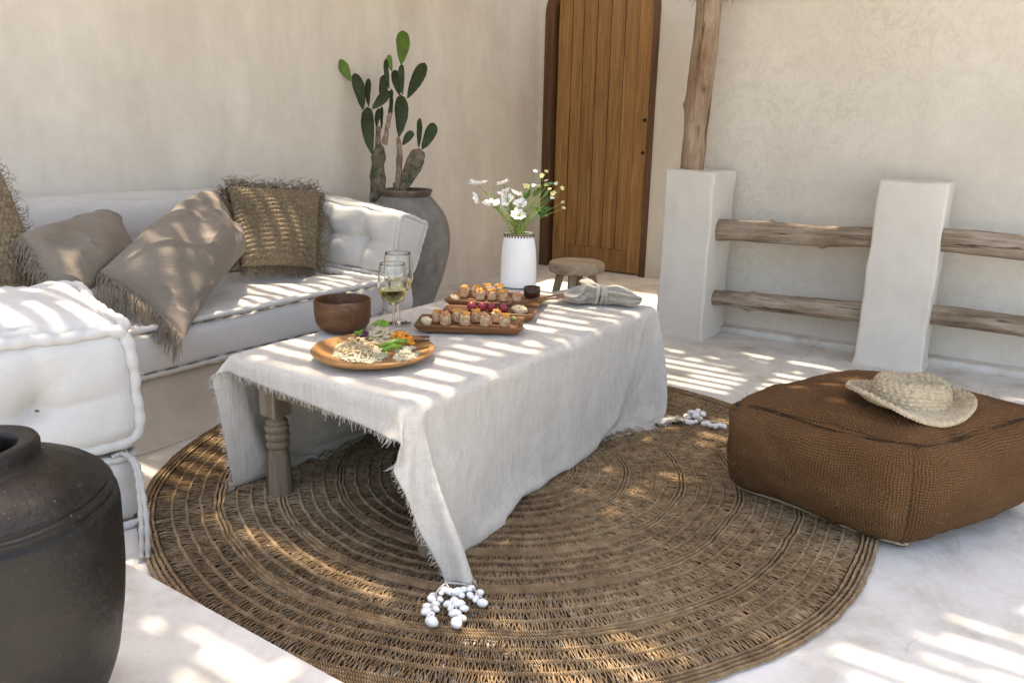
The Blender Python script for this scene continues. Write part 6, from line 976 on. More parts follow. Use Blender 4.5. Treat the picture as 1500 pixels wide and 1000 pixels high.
-36,-36,-35,-36,-36,-36,-35,-36,-36,-35,-36,-35,-35,-35,-6,0,0,15,35,35,36,36,35,36,36,36,36,35,36,36,36,35,36,36,36,35,32,6,-2,0,0,0,0,0,0,0,0,0,0,0,0,0,0,0,0,0,0,0,0,0,
0,0,0,0,0,0,0,5,-17,-36,-36,-36,-36,-36,-35,-36,-36,-36,-35,-36,-36,-36,-35,-36,-35,-36,-34,-35,-4,0,0,17,35,36,35,36,36,36,35,36,36,36,35,36,36,36,36,35,36,36,30,4,-1,0,0,0,0,0,0,0,
0,0,0,0,0,0,0,0,0,0,0,0,0,0,0,0,0,0,0,0,0,5,-19,-37,-36,-36,-35,-36,-36,-36,-35,-36,-36,-35,-36,-36,-36,-35,-36,-35,-35,-34,-2,0,0,20,35,35,36,36,35,36,36,36,35,36,36,36,35,36,
36,36,36,36,28,2,0,0,0,0,0,0,0,0,0,0,0,0,0,0,0,0,0,0,0,0,0,0,0,0,0,0,0,0,0,5,-22,-36,-36,-36,-36,-35,-36,-36,-36,-35,-36,-36,-36,-35,-36,-35,-36,-35,-35,-33,-1,0,0,22,
35,35,36,36,36,35,36,36,36,35,36,36,36,36,35,36,36,36,28,0,0,0,0,0,0,0,0,0,0,0,0,0,0,0,0,0,0,0,0,0,0,0,0,0,0,0,0,0,0,4,-23,-37,-35,-36,-36,-36,-36,-35,-36,-36,
-35,-36,-36,-36,-35,-36,-35,-36,-35,-31,0,0,0,25,34,36,36,35,36,36,36,35,36,36,36,35,36,36,36,36,35,37,26,-1,0,0,0,0,0,0,0,0,0,0,0,0,0,0,0,0,0,0,0,0,0,0,0,0,0,0,
0,0,0,3,-24,-37,-36,-36,-35,-36,-36,-36,-35,-36,-36,-36,-35,-36,-36,-35,-36,-34,-36,-29,0,19,-19,28,34,35,36,36,35,36,36,36,35,36,36,36,36,35,36,36,36,36,25,-3,1,0,0,0,0,0,0,0,0,0,0,0,
0,0,0,0,0,0,0,0,0,0,0,0,0,0,0,0,0,2,-26,-36,-36,-36,-36,-35,-36,-36,-36,-36,-35,-36,-36,-35,-36,-36,-35,-34,-36,-27,25,-25,0,31,33,35,36,36,36,35,36,36,36,36,35,36,36,36,35,36,36,37,
23,-3,0,0,0,0,0,0,0,0,0,0,0,0,0,0,0,0,0,0,0,0,0,0,0,0,0,0,0,0,0,0,-26,-37,-36,-35,-36,-36,-36,-35,-36,-36,-36,-35,-36,-36,-35,-36,-35,-35,-33,-19,22,-30,0,33,33,36,36,35,
36,36,36,35,36,36,36,35,36,36,36,36,35,37,22,-4,0,0,0,0,0,0,0,0,0,0,0,0,0,0,0,0,0,0,0,0,0,0,0,0,0,0,0,0,0,-1,-28,-36,-36,-36,-36,-35,-36,-36,-36,-35,-36,-36,-35,-36,
-35,-36,-35,-35,-28,-12,17,-35,0,35,34,35,36,36,35,36,36,36,35,36,36,36,36,35,36,36,36,36,21,-5,0,0,0,0,0,0,0,0,0,0,0,0,0,0,0,0,0,0,0,0,0,0,0,0,0,0,0,0,1,-3,
-30,-36,-35,-36,-36,-36,-36,-35,-36,-36,-35,-36,-36,-35,-35,-35,-35,-35,-9,-9,-8,-32,2,35,35,36,35,36,36,36,35,36,36,36,35,36,36,36,35,36,36,36,19,-5,0,0,0,0,0,0,0,0,0,0,0,0,0,0,0,0,
0,0,0,0,0,0,0,0,0,0,0,0,2,-6,-30,-36,-36,-36,-35,-36,-36,-35,-36,-36,-36,-35,-36,-35,-35,-34,-36,-25,-24,-11,3,-33,3,35,35,36,36,35,36,36,36,35,36,36,36,35,36,36,36,36,35,36,17,-5,0,0,
0,0,0,0,0,0,0,0,0,0,0,0,0,0,0,0,0,0,0,0,0,0,0,0,0,0,3,-8,-32,-36,-35,-36,-36,-36,-35,-36,-36,-35,-36,-36,-35,-35,-35,-34,-24,-23,-24,-26,-9,-18,5,35,36,35,36,36,36,35,36,36,
36,35,36,36,36,35,36,36,36,35,15,-5,0,0,0,0,0,0,0,0,0,0,0,0,0,0,0,0,0,0,0,0,0,0,0,0,0,0,0,0,4,-10,-33,-36,-36,-35,-36,-36,-36,-35,-36,-36,-36,-35,-35,-35,-34,-35,-31,-26,
-10,-16,-33,-6,7,35,36,36,36,35,36,36,35,36,36,36,35,36,36,36,36,35,36,35,13,-5,0,0,0,0,0,0,0,0,0,0,0,0,0,0,0,0,0,0,0,0,0,0,0,0,0,0,0,0,4,-12,-34,-35,-36,-36,
-36,-35,-36,-36,-36,-35,-36,-35,-35,-35,-35,-34,-32,-27,-20,-13,-28,0,9,36,35,36,36,36,35,36,36,36,35,36,36,36,35,36,36,36,36,33,11,-4,0,0,0,0,0,0,0,0,0,0,0,0,0,0,0,0,0,0,0,0,
0,0,0,0,0,0,0,0,5,-14,-35,-36,-36,-35,-36,-36,-36,-35,-36,-35,-36,-35,-35,-36,-34,-34,-33,-29,-23,-20,-13,0,11,36,36,35,36,36,36,35,36,36,36,36,35,36,36,36,35,36,36,33,8,-3,0,0,0,0,0,0,
0,0,0,0,0,0,0,0,0,0,0,0,0,0,0,0,0,0,0,0,0,0,5,-16,-36,-35,-36,-36,-36,-35,-36,-35,-36,-35,-36,-35,-36,-35,-34,-34,-33,-29,-16,-35,-3,0,14,35,36,36,36,35,36,36,36,35,36,36,36,35,
36,36,36,36,36,31,6,-2,0,0,0,0,0,0,0,0,0,0,0,0,0,0,0,0,0,0,0,0,0,0,0,0,0,0,0,0,5,-18,-36,-36,-35,-36,-36,-36,-35,-36,-36,-35,-36,-35,-35,-35,-34,-34,-23,-31,-32,-28,0,0,
16,36,35,36,36,36,35,36,36,36,35,36,36,36,36,35,36,36,36,30,4,-1,0,0,0,0,0,0,0,0,0,0,0,0,0,0,0,0,0,0,0,0,0,0,0,0,0,0,0,0,5,-20,-36,-36,-36,-36,-36,-35,-36,-35,
-36,-35,-36,-35,-34,-35,-34,-32,-27,-36,-33,-19,0,0,18,36,36,35,36,36,36,35,36,36,36,36,35,36,36,36,36,35,36,29,2,0,0,0,0,0,0,0,0,0,0,0,0,0,0,0,0,0,0,0,0,0,0,0,0,0,
0,0,0,0,5,-22,-37,-36,-36,-35,-36,-35,-36,-35,-36,-35,-35,-35,-34,-34,-30,-33,-36,-33,-34,-15,0,0,20,36,36,35,36,36,36,35,36,36,36,36,36,35,36,36,36,36,37,26,1,0,0,0,0,0,0,0,0,0,0,0,
0,0,0,0,0,0,0,0,0,0,0,0,0,0,0,0,0,0,4,-23,-37,-36,-35,-36,-35,-36,-36,-35,-35,-34,-35,-33,-33,-34,-35,-36,-35,-35,-29,-14,0,0,22,36,36,35,36,36,36,36,35,36,36,36,35,36,36,36,36,36,
36,26,0,0,0,0,0,0,0,0,0,0,0,0,0,0,0,0,0,0,0,0,0,0,0,0,0,0,0,0,0,0,3,-25,-37,-34,-36,-36,-35,-36,-34,-34,-35,-34,-35,-35,-35,-36,-34,-36,-35,-34,-27,-13,0,0,24,35,36,36,
36,36,35,36,36,36,36,35,36,36,36,35,36,36,37,25,-2,1,0,0,0,0,0,0,0,0,0,0,0,0,0,0,0,0,0,0,0,0,0,0,0,0,0,0,0,0,1,-25,-37,-34,-36,-35,-35,-35,-35,-35,-36,-35,-36,-35,
-35,-34,-34,-35,-36,-35,-23,-13,0,0,25,36,35,36,36,36,36,35,36,36,36,35,36,36,35,36,36,35,40,23,-2,0,0,0,0,0,0,0,0,0,0,0,0,0,0,0,0,0,0,0,0,0,0,0,0,0,0,0,0,0,
0,-27,-36,-36,-35,-36,-35,-36,-35,-35,-36,-35,-36,-35,-32,-32,-36,-36,-35,-36,-19,-14,0,0,27,36,35,36,36,36,35,36,36,36,36,35,36,36,35,36,35,34,36,27,-2,1,1,0,1,0,-1,0,-1,-1,0,0,0,0,0,0,
0,0,0,0,0,0,0,0,0,0,0,0,0,2,-4,-29,-37,-35,-36,-35,-36,-36,-35,-35,-36,-35,-36,-32,-34,-35,-33,-35,-36,-23,-21,-21,0,2,27,36,36,35,36,35,36,35,36,35,35,35,34,35,34,33,33,24,31,33,1,3,
1,1,1,2,1,2,2,1,1,1,1,1,1,0,0,0,0,0,-1,-1,-1,0,0,0,0,0,-1,4,-6,-32,-37,-36,-35,-35,-36,-35,-36,-35,-35,-36,-35,-35,-34,-35,-35,-30,-18,-18,-19,-19,-24,12,18,35,35,35,34,35,35,35,
34,35,34,34,33,33,32,32,29,29,32,9,1,2,2,2,2,2,3,2,2,2,3,2,3,2,3,2,2,3,2,2,2,1,2,1,1,1,1,0,0,1,-5,-36,-36,-36,-35,-36,-35,-36,-35,-36,-35,-36,-35,-36,-35,-35,-32,-34,
-35,-21,-20,-4,4,6,3,35,35,35,34,35,34,34,34,34,33,32,32,32,32,30,30,28,18,4,2,2,2,2,2,2,2,2,3,2,2,3,2,3,2,2,3,2,2,3,2,3,2,3,2,3,2,3,3,3,3,-33,-35,-34,
-35,-35,-36,-35,-36,-35,-36,-35,-36,-36,-35,-36,-35,-34,-33,-17,-31,0,30,-3,-12,35,35,34,35,33,34,33,33,32,31,32,32,31,31,28,28,22,14,1,2,2,1,3,2,2,2,2,2,3,2,3,2,2,3,2,2,3,2,2,
3,2,3,2,3,2,3,2,3,2,4,-11,-33,-32,-34,-34,-34,-35,-34,-36,-35,-35,-36,-35,-36,-35,-36,-35,-36,-28,-12,34,-26,2,-3,35,34,33,34,32,32,32,32,31,32,32,31,29,28,27,25,19,9,-1,3,1,2,2,2,3,
2,2,2,2,3,2,3,2,2,3,2,2,3,2,2,3,2,3,2,3,2,3,3,2,3,-3,-19,-31,-32,-33,-34,-33,-34,-35,-34,-35,-35,-35,-35,-35,-35,-36,-36,-32,10,30,-14,-18,-12,32,32,32,32,32,31,31,32,32,32,30,
28,28,27,25,21,17,5,-1,2,2,2,2,2,2,2,3,2,2,2,3,2,3,2,2,3,2,2,3,2,2,3,2,3,2,3,3,2,3,3,-2,-6,-27,-29,-31,-33,-33,-34,-34,-34,-33,-34,-35,-34,-35,-34,-35,-34,1,-34,21,
25,-14,-33,16,32,32,31,32,31,32,32,31,30,27,27,28,26,21,20,14,2,-1,2,2,2,2,2,2,2,2,3,2,2,2,3,2,2,3,2,3,2,2,3,2,3,2,3,2,3,2,3,4,2,-2,0,-19,-27,-28,-30,-32,
-34,-34,-33,-34,-34,-31,-34,-35,-34,-35,-31,-21,9,-17,25,25,-50,5,28,30,32,32,32,31,31,28,27,27,27,27,23,19,19,12,-1,-2,3,2,2,2,2,2,2,2,2,2,3,2,2,3,2,2,3,2,3,2,2,3,2,3,
2,3,2,3,4,3,1,-1,3,-11,-26,-27,-27,-29,-30,-34,-33,-34,-32,-28,-35,-31,-33,-34,-17,-22,-21,1,20,5,-24,0,17,30,32,32,31,29,28,27,27,27,28,23,20,19,18,7,-2,-1,2,2,2,2,2,2,2,3,2,2,
2,3,2,2,3,2,2,3,2,3,2,2,3,2,3,2,3,4,4,2,1,-1,4,-3,-23,-25,-28,-29,-28,-26,-32,-32,-28,-31,-34,-35,-26,-30,-32,-27,1,0,6,10,-16,0,4,31,29,30,27,27,28,27,27,28,24,20,19,19,
17,3,-2,-1,2,2,2,2,2,2,2,2,3,2,2,2,3,2,2,3,2,2,3,2,3,2,3,2,3,3,3,4,3,2,0,0,4,5,-23,-24,-1,-24,-24,-34,-33,-34,-34,-33,-33,-33,-34,-32,-32,-10,0,8,3,-11,0,0,
0,18,26,27,27,27,27,28,28,25,20,19,19,19,15,0,-2,-2,3,2,2,2,2,2,2,2,2,2,3,2,2,3,2,2,3,2,3,2,2,3,3,2,3,3,3,4,2,3,0,1,4,4,1,-13,-25,-24,-23,-23,-34,-33,
-34,-33,-34,-33,-32,-32,-31,2,-2,0,0,0]
# ------------------------------------------------------------------ woven round rug (every strand modelled)
RC, RR = np.array([-1.4836, 2.2235]), 1.243
rp = []; rf = []; nr_ = 0
def add(VF):
    global nr_
    V, F = VF; rp.append(V); rf.append(F+nr_); nr_ += len(V)
def wob(th, r): q = np.stack([np.cos(th)*1.3, np.sin(th)*1.3, np.full_like(th, r*1.2)], 1); return .011*hashn(q, 2.2, 3)*min(1, r*2)+.0035*hashn(q, 14, 4)
def ringpt(th, r, z): R_ = r+wob(th, r if np.isscalar(r) else .7); return np.stack([RC[0]+R_*np.cos(th), RC[1]+R_*np.sin(th), z], -1)
def chain(r):
    ns = max(10, int(2*math.pi*r/.0135)); N = ns*5; th = np.linspace(0, 2*math.pi, N+1); ph = th*ns
    jit = .0014*hashn(np.stack([th*r*60, th*0+r*50, th*0], 1))
    for s in (0, math.pi):
        rr = r+.0036*np.sin(ph+s)+jit; z = .0105+.0036*np.cos(ph*1.0+s+.6)
        add(tubes(np.stack([RC[0]+(rr+wob(th, r))*np.cos(th), RC[1]+(rr+wob(th, r))*np.sin(th), z], -1), .0023, 5))
def openband(r0, r1):
    ns = max(8, int(math.pi*(r0+r1)/.0120)); th = (np.arange(ns)+RNG.normal(0, .14, ns))/ns*2*math.pi; rm = max((r0+r1)/2, .05); w0 = wob(th, r0); w1 = wob(th, r1)
    for sgn in (1, -1):
        off = sgn*.0031/rm; sl_ = -sgn*.0042/rm*(1+.5*RNG.normal(0, 1, ns)); pts = []
        for t in (0., .33, .67, 1.):
            a = th+off+sl_*(t-.5)*1.4+RNG.normal(0, .0008, ns)/rm*(t not in (0., 1.)); R_ = r0+(r1-r0)*t+w0*(1-t)+w1*t
            pts.append(np.stack([RC[0]+R_*np.cos(a), RC[1]+R_*np.sin(a), .0080+.003*math.sin(math.pi*t)+RNG.normal(0, .0011, ns)], -1))
        add(tubes(np.stack(pts, 1), np.array([.0026, .0021, .0021, .0026])*RNG.uniform(.7, 1.35, (ns, 1)), 3))
r = RR; seq = 0
for k in range(4): chain(r); r -= .0135
while r > .07:
    for k in range(4):
        if r < .08: break
        openband(r-.038, r+.004); r -= .042; chain(r)
    for k in range(2):
        if r < .05: break
        r -= .0125; chain(r)
while r > .018: r -= .012; chain(max(r, .006))
rug = tag(mesh('round_rug', np.vstack(rp), np.vstack(rf), M['rug'], smooth=True), 'large round open-weave seagrass rug under the low table', 'rug')
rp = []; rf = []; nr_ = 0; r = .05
while r < RR-.02:                                                # dark strands added beneath, their colour stands in for shade in the gaps
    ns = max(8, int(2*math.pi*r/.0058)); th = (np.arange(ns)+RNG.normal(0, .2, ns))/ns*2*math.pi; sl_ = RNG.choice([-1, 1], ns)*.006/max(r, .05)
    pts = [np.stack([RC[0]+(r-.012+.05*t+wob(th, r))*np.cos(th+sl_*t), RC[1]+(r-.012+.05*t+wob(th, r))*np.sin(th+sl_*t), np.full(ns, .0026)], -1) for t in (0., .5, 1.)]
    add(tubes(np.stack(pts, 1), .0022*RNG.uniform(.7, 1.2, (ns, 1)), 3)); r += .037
mesh('gap_shade_strands', np.vstack(rp), np.vstack(rf), M['rug_gap_shade'], rug)
# loose fibre hairs at its rim
# ------------------------------------------------------------------ low table and its linen cloth
TO = (-1.695, 2.27, 0); tab = thing('low_table', 'low wooden table with turned legs, hidden under the linen cloth', 'table', TO)
bev(part('tabletop', *boxg(-2.085, -1.305, 1.505, 3.035, .445, .484), M['tleg'], tab, TO, smooth=False), .006)
for (a, b, c, d) in ((-2.01, -1.38, 1.56, 1.585), (-2.01, -1.38, 2.955, 2.98), (-2.03, -2.005, 1.60, 2.94), (-1.385, -1.36, 1.60, 2.94)):
    bev(part('apron', *boxg(a, b, c, d, .355, .444), M['tleg'], tab, TO, smooth=False), .004)
lp_ = [(.0, 0), (.038, 0), (.042, .006), (.041, .05), (.037, .12), (.033, .158), (.030, .168), (.037, .175), (.0385, .187), (.033, .196), (.038, .203), (.040, .215), (.034, .224), (.0385, .231), (.040, .242), (.033, .250), (.036, .257), (.036, .264), (.025, .272), (.024, .280), (.030, .292), (.0, .295)]
li = spline([(a, b, 0) for a, b in lp_], 110)[:, :2]; li[:, 0] = np.maximum(li[:, 0], 0)
for lx, ly in ((-1.985, 1.585), (-1.325, 1.585), (-1.985, 2.95), (-1.375, 2.95)):
    V, F = lathe(li, 32); V = V+np.array([lx, ly, .004]); B, BF = boxg(lx-.037, lx+.037, ly-.037, ly+.037, .288, .4455)
    lg = part('leg', V, F, M['tleg'], tab, TO); bb = part('block', B, BF, M['tleg'], lg, (0, 0, 0), smooth=False); bev(bb, .004); bb.location = (-TO[0], -TO[1], 0)
CLN = (74, 76)
CQ = np.array(CLOTH, float).reshape(3, -1); CQ = np.cumsum(CQ, axis=1).T*.0007+np.array([-1.7, 2.3, .25])
gi, gj = np.meshgrid(np.arange(74), np.arange(76)); gi = gi.ravel(); gj = gj.ravel()
hang = np.clip((.47-CQ[:, 2])/.45, 0, 1); side = np.clip((CQ[:, 0]+1.31)/.02, 0, 1)
CQ[:, 0] += side*hang**.8*(.022*hashn(np.stack([CQ[:, 1]*5.5, CQ[:, 2]*.5, CQ[:, 1]*0], 1))+.011*hashn(np.stack([CQ[:, 1]*15, CQ[:, 2]*.9, CQ[:, 1]*0], 1), 1, 4))
def pull(i0, j0, tgt, s):                                        # the shell tassels weigh the corners down
    k = j0*74+i0; dv = np.array(tgt)-CQ[k]; w_ = np.exp(-((gi-i0)**2+(gj-j0)**2)/(2*s*s)); CQ[:] += w_[:, None]*dv
pull(64, 0, OY(566, 735, 1.415), 8); pull(73, 0, G(652, 855, .022), 9); pull(73, 75, G(1004, 614, .022), 7)
CV = CQ.reshape(CLN[1], CLN[0], 3)
i = np.arange(CLN[0]*CLN[1]).reshape(CLN[1], CLN[0]); CF_ = np.stack([i[:-1, :-1], i[:-1, 1:], i[1:, 1:], i[1:, :-1]], -1).reshape(-1, 4)
cloth = mesh('tablecloth', CQ, CF_, M['cloth']); tag(cloth, 'off-white frayed linen cloth draped over the low table down to the rug', 'tablecloth')
sub(cloth, 2)
tx = bpy.data.textures.new('crumple', 'CLOUDS'); tx.noise_scale = .05; tx.noise_depth = 2; d = cloth.modifiers.new('crumple', 'DISPLACE'); d.texture = tx; d.strength = .005; d.mid_level = .5; d.texture_coords = 'LOCAL'
so_ = cloth.modifiers.new('thick', 'SOLIDIFY'); so_.thickness = .0018; so_.offset = 0
def cloth_fray(edge, inner, seed, L=.015, per=7):
    rg = np.random.default_rng(seed); E_ = spline(edge, len(edge)*per); I_ = spline(inner, len(edge)*per); out = E_-I_; out /= np.linalg.norm(out, axis=1, keepdims=True)+1e-9
    N = len(E_); m = 5; t = np.linspace(0, 1, m); Ls = L*(.35+1.0*rg.random(N)); d = out+.55*rg.normal(0, 1, (N, 3))*.5; al = np.gradient(E_, axis=0); al /= np.linalg.norm(al, axis=1, keepdims=True)+1e-9
    st = E_-out*.003; Q = st[:, None]+d[:, None]*(Ls[:, None]*t)[..., None]; Q += al[:, None]*(Ls[:, None]*.35*np.sin(rg.random((N, 1))*6.3+t*3)*t)[..., None]; Q[..., 2] -= Ls[:, None]*.3*t**2; Q[..., 2] = np.maximum(Q[..., 2], .012)
    return tubes(Q, np.array([.0009, .0009, .0008, .0007, .0004]), 3)
fr_ = [cloth_fray(CV[0], CV[1], 1), cloth_fray(CV[-1], CV[-2], 2), cloth_fray(CV[:, 0], CV[:, 1], 3), cloth_fray(CV[:, -1], CV[:, -2], 4)]
V, F = join([(a, b) for a, b in fr_]); mesh('frayed_edge', V, F, M['cloth_thread'], cloth)
# shell tassels -----------------------------------------------------------------------
def tassel(label, cells, cord, rs, z0=.03):
    cs = [(G(x, y, z0), r) for x, y, r in cells]; O = np.array([cs[0][0][0], cs[0][0][1], .012]); t = thing('shell_tassel', label, 'tassel', O, 0, 'tassels on the tablecloth corners')
    src = mesh('shell', *blob((0, 0, 0), (1, .78, .72), 12, 9, .10, 5), M['shell'], None, link=False).data
    for k, (p, r) in enumerate(cs):
        o = bpy.data.objects.new('shell', src); SC.collection.objects.link(o); o.parent = t; s = r*rs; o.scale = (s*random.uniform(.95, 1.2), s*random.uniform(.85, 1.05), s); o.rotation_euler = (random.uniform(-.3, .3), random.uniform(-.3, .3), random.uniform(0, 6.3))
        o.location = [float(v) for v in (p-O)]; o.location.z = max(s*.7+.006, float((p-O)[2])-.004+random.uniform(-.004, .006))
    for c in cord: tubeobj('cord', spline(np.array(c), 16)+[0, 0, .012]-O, .0028, M['rope'], t, 6)
def z7(x, y): return 580+x/7.144, 800+y/7.144
T1 = [(515, 450, 45), (390, 490, 32), (375, 550, 45), (415, 590, 40), (415, 640, 38), (325, 615, 35), (315, 670, 50), (365, 705, 42), (375, 785, 60), (460, 540, 38), (470, 480, 28), (570, 480, 45), (640, 475, 55), (690, 500, 35), (705, 450, 42), (785, 430, 42), (780, 500, 40), (875, 475, 42), (840, 535, 40), (905, 585, 52), (620, 565, 45), (550, 590, 45), (575, 632, 40), (660, 605, 50), (715, 645, 40), (620, 695, 50), (690, 735, 40), (630, 805, 60)]
tip = CV[0, -1]; k1 = G(*z7(520, 420), .03)
tassel('white shell tassel in three strands on the rug at the near corner of the cloth', [(*z7(x, y), r) for x, y, r in T1], [[tip, (tip+k1)/2+[0, 0, .005], k1], [k1, G(*z7(400, 560), .02), G(*z7(370, 770), .02)], [k1, G(*z7(620, 600), .02), G(*z7(630, 790), .02)], [k1, G(*z7(760, 450), .02), G(*z7(900, 580), .02)]], 2.5/7.144/FPX*1.0)
def z8(x, y): return 840+x/3.846, 440+y/3.846
T2 = [(640, 655, 20), (665, 630, 18), (690, 650, 22), (660, 685, 18), (700, 625, 18), (730, 640, 20), (715, 665, 16), (640, 680, 15), (735, 690, 15), (755, 695, 17), (775, 700, 15), (800, 705, 17), (825, 700, 16), (850, 705, 16), (690, 680, 15)]
tip2 = CV[-1, -1]; k2 = G(*z8(650, 665), .03)
tassel('white shell tassel lying between the far cloth corner and the brown pouf', [(*z8(x, y), r) for x, y, r in T2], [[tip2, (tip2+k2)/2+[0, 0, .005], k2], [k2, G(*z8(740, 690), .02), G(*z8(850, 705), .02)]], 3.9/3.846/FPX)
# ------------------------------------------------------------------ pouf
PC = [(-.775, 2.50), (-.175, 2.385), (.125, 3.0), (-.53, 3.13)]      # plan, front-left round to back-left
def exp_(k): c = np.mean(PC, 0); return [tuple(c+(np.array(p)-c)*k) for p in PC]
b_, t_ = exp_(.97), [(-.775, 2.435), (-.185, 2.325), (.115, 2.93), (-.50, 3.06)]
pc8 = [(*p, .014) for p in b_]+[(*p, z) for p, z in zip(t_, (.362, .372, .368, .362))]
pf = thing('pouf', 'brown square burlap pouf sitting half on the round rug', 'pouf', (-.33, 2.75, 0)); PO = (-.33, 2.75, 0)
V, F, (U, half, tri, rr) = softbox(pc8, .055, (.065, .07, .055), 64, (), .011, 91, pucker=.9)
me_uv = np.zeros((len(V), 2))
o = mesh('cover', loc(V, PO), F, M['burlap'], pf)
l = o.data.uv_layers.new(name='UVMap'); vi = np.empty(len(o.data.loops), np.int32); o.data.loops.foreach_get('vertex_index', vi); uvs = np.zeros((len(vi), 2), np.float32)
for p in o.data.polygons:
    c = U[list(p.vertices)].mean(0); ax = int(np.argmax(abs(c)))
    for li_ in p.loop_indices:
        q = U[vi[li_]]*half; uvs[li_] = (q[0], q[1]) if ax == 2 else ((q[1], q[2]) if ax == 0 else (q[0], q[2]))
l.data.foreach_set('uv', uvs.ravel())
n = NT('seam_thread'); M['seam'] = n.fin((.035, .017, .008), .95)
from mathutils.bvhtree import BVHTree
bvh_ = BVHTree.FromPolygons([tuple(map(float, v_)) for v_ in V], F)
def seam(c, nm, r, mat, name, ins=0., dz=0.):
    lp = face_loop(c, nm, ins); lp = spline(np.vstack([lp, lp[:1]]), 160); lp[:, 2] += dz; lp = np.array([np.array(bvh_.find_nearest(Vector([float(x_) for x_ in q_]))[0]) for q_ in lp]); lp[1:-1] = (lp[:-2]+2*lp[1:-1]+lp[2:])/4; V, F = tubes(lp, r, 6); mesh(name, loc(V, PO), F, mat, pf)
seam(pc8, 'top', .0024, M['seam'], 'seam', .0, .0); seam(pc8, 'bottom', .004, M['welt'], 'welt', .04, .006)
for k_ in (0, 1, 2, 3):
    a = np.array(pc8[k_]); b = np.array(pc8[k_+4]); 
# fuzz on the burlap
rg = np.random.default_rng(5); fi = rg.choice(len(F if False else o.data.polygons), 1500); P = np.array([np.array(o.data.polygons[int(i_)].center) for i_ in fi]); N_ = np.array([np.array(o.data.polygons[int(i_)].normal) for i_ in fi])
P += rg.normal(0, .006, P.shape)*(1-np.abs(N_)); dd = N_+rg.normal(0, .9, N_.shape); dd /= np.linalg.norm(dd, axis=1, keepdims=True); t = np.linspace(0, 1, 4); Ls = rg.uniform(.006, .018, len(P))
Q = P[:, None]+dd[:, None]*(Ls[:, None]*t)[..., None]; V, F = tubes(Q, np.array([.0007, .0006, .0005, .0002]), 3); mesh('fuzz', V, F, M['raffia'], pf)
# ------------------------------------------------------------------ crochet hat on the pouf
HC = G(1334, 579, .44); HO = np.array([HC[0], HC[1], .407]); hat = thing('straw_hat', 'crocheted natural straw hat with a wavy brim lying on the pouf', 'hat', HO)
nth = 360; nrad = 190; th = np.arange(nth)/nth*2*np.pi; s = np.linspace(0, 1, nrad)
vx = np.array([CR[0], CR[1]]); vx /= np.linalg.norm(vx); vy = np.array([-vx[1], vx[0]])     # long axis across the view
S, TH = np.meshgrid(s, th, indexing='ij')
def interp(xs, ys): return np.interp(S, xs, ys)
rad = interp([0, .14, .30, .36, .42, .58, .64, .72, 1.], [.002, .050, .096, .108, .114, .122, .130, .148, .205]); hz = interp([0, .14, .30, .36, .42, .58, .64, .72, 1.], [.062, .070, .078, .074, .062, .016, .008, .006, .014])*1.0; rad = rad*.89
rows = np.pi*24*S; rib = .0062*np.abs(np.sin(rows))**.8; bead = .0030*np.sin(TH*np.round(np.interp(np.floor(24*S)/24, s, rad[:, 0])/.0034).clip(6)+np.floor(24*S)*2.1)*np.abs(np.sin(rows))
brim = np.clip((S-.62)/.38, 0, 1)
hz = hz+brim**1.3*(.016*np.cos(TH-2.7)+.019*np.cos(2*TH-.15)+.006*np.cos(3*TH+1.)+.012)+ (1-brim)*0
crown = np.clip((.62-S)/.3, 0, 1)
hz = hz*(1+.06*np.cos(TH-2.6)*crown)-crown*.022*np.exp(-((rad*np.cos(TH)-.02)/.05)**2-((rad*np.sin(TH)+.01)/.028)**2)+crown*.004*np.sin(3*TH)
rad2 = rad*(1+.03*np.sin(2*TH+.7)+.02*np.sin(3*TH))
ax_, bx2 = 1.0, .84
dn_ = np.clip((S-.3)/.3, 0, 1)*(S < .7)
X_ = (rad2*np.cos(TH))*ax_*(1); Y_ = (rad2*np.sin(TH))*bx2
o_r = (rib+bead); topw = np.clip(1-(S-.30)/.06, 0, 1); flat = np.clip((S-.60)/.06, 0, 1); upw = np.maximum(topw, flat)
X_ += np.cos(TH)*o_r*(1-upw); Y_ += np.sin(TH)*o_r*(1-upw); Z_ = hz+o_r*upw
X_ += .004*hashn(np.stack([X_.ravel(), Y_.ravel(), Z_.ravel()], 1), 18, 1).reshape(X_.shape); Z_ += .003*hashn(np.stack([X_.ravel(), Y_.ravel(), Z_.ravel()], 1), 20, 2).reshape(X_.shape)
P = np.stack([X_*vx[0]+Y_*vy[0], X_*vx[1]+Y_*vy[1], Z_], -1).reshape(-1, 3); i = np.arange(nrad*nth).reshape(nrad, nth); a = i[:-1]; b = i[1:]
F = np.stack([a, np.roll(a, -1, 1), np.roll(b, -1, 1), b], -1).reshape(-1, 4); hm = mesh('weave', P, F, M['straw'], hat); so2 = hm.modifiers.new('t', 'SOLIDIFY'); so2.thickness = .005; so2.offset = -1
e = P.reshape(nrad, nth, 3)[-1]; e = np.vstack([e, e[:1]]); V, F = tubes(e+.0015*np.sin(np.arange(nth+1)*1.9)[:, None], .0048, 8); mesh('brim_edge', V, F, M['straw'], hat)
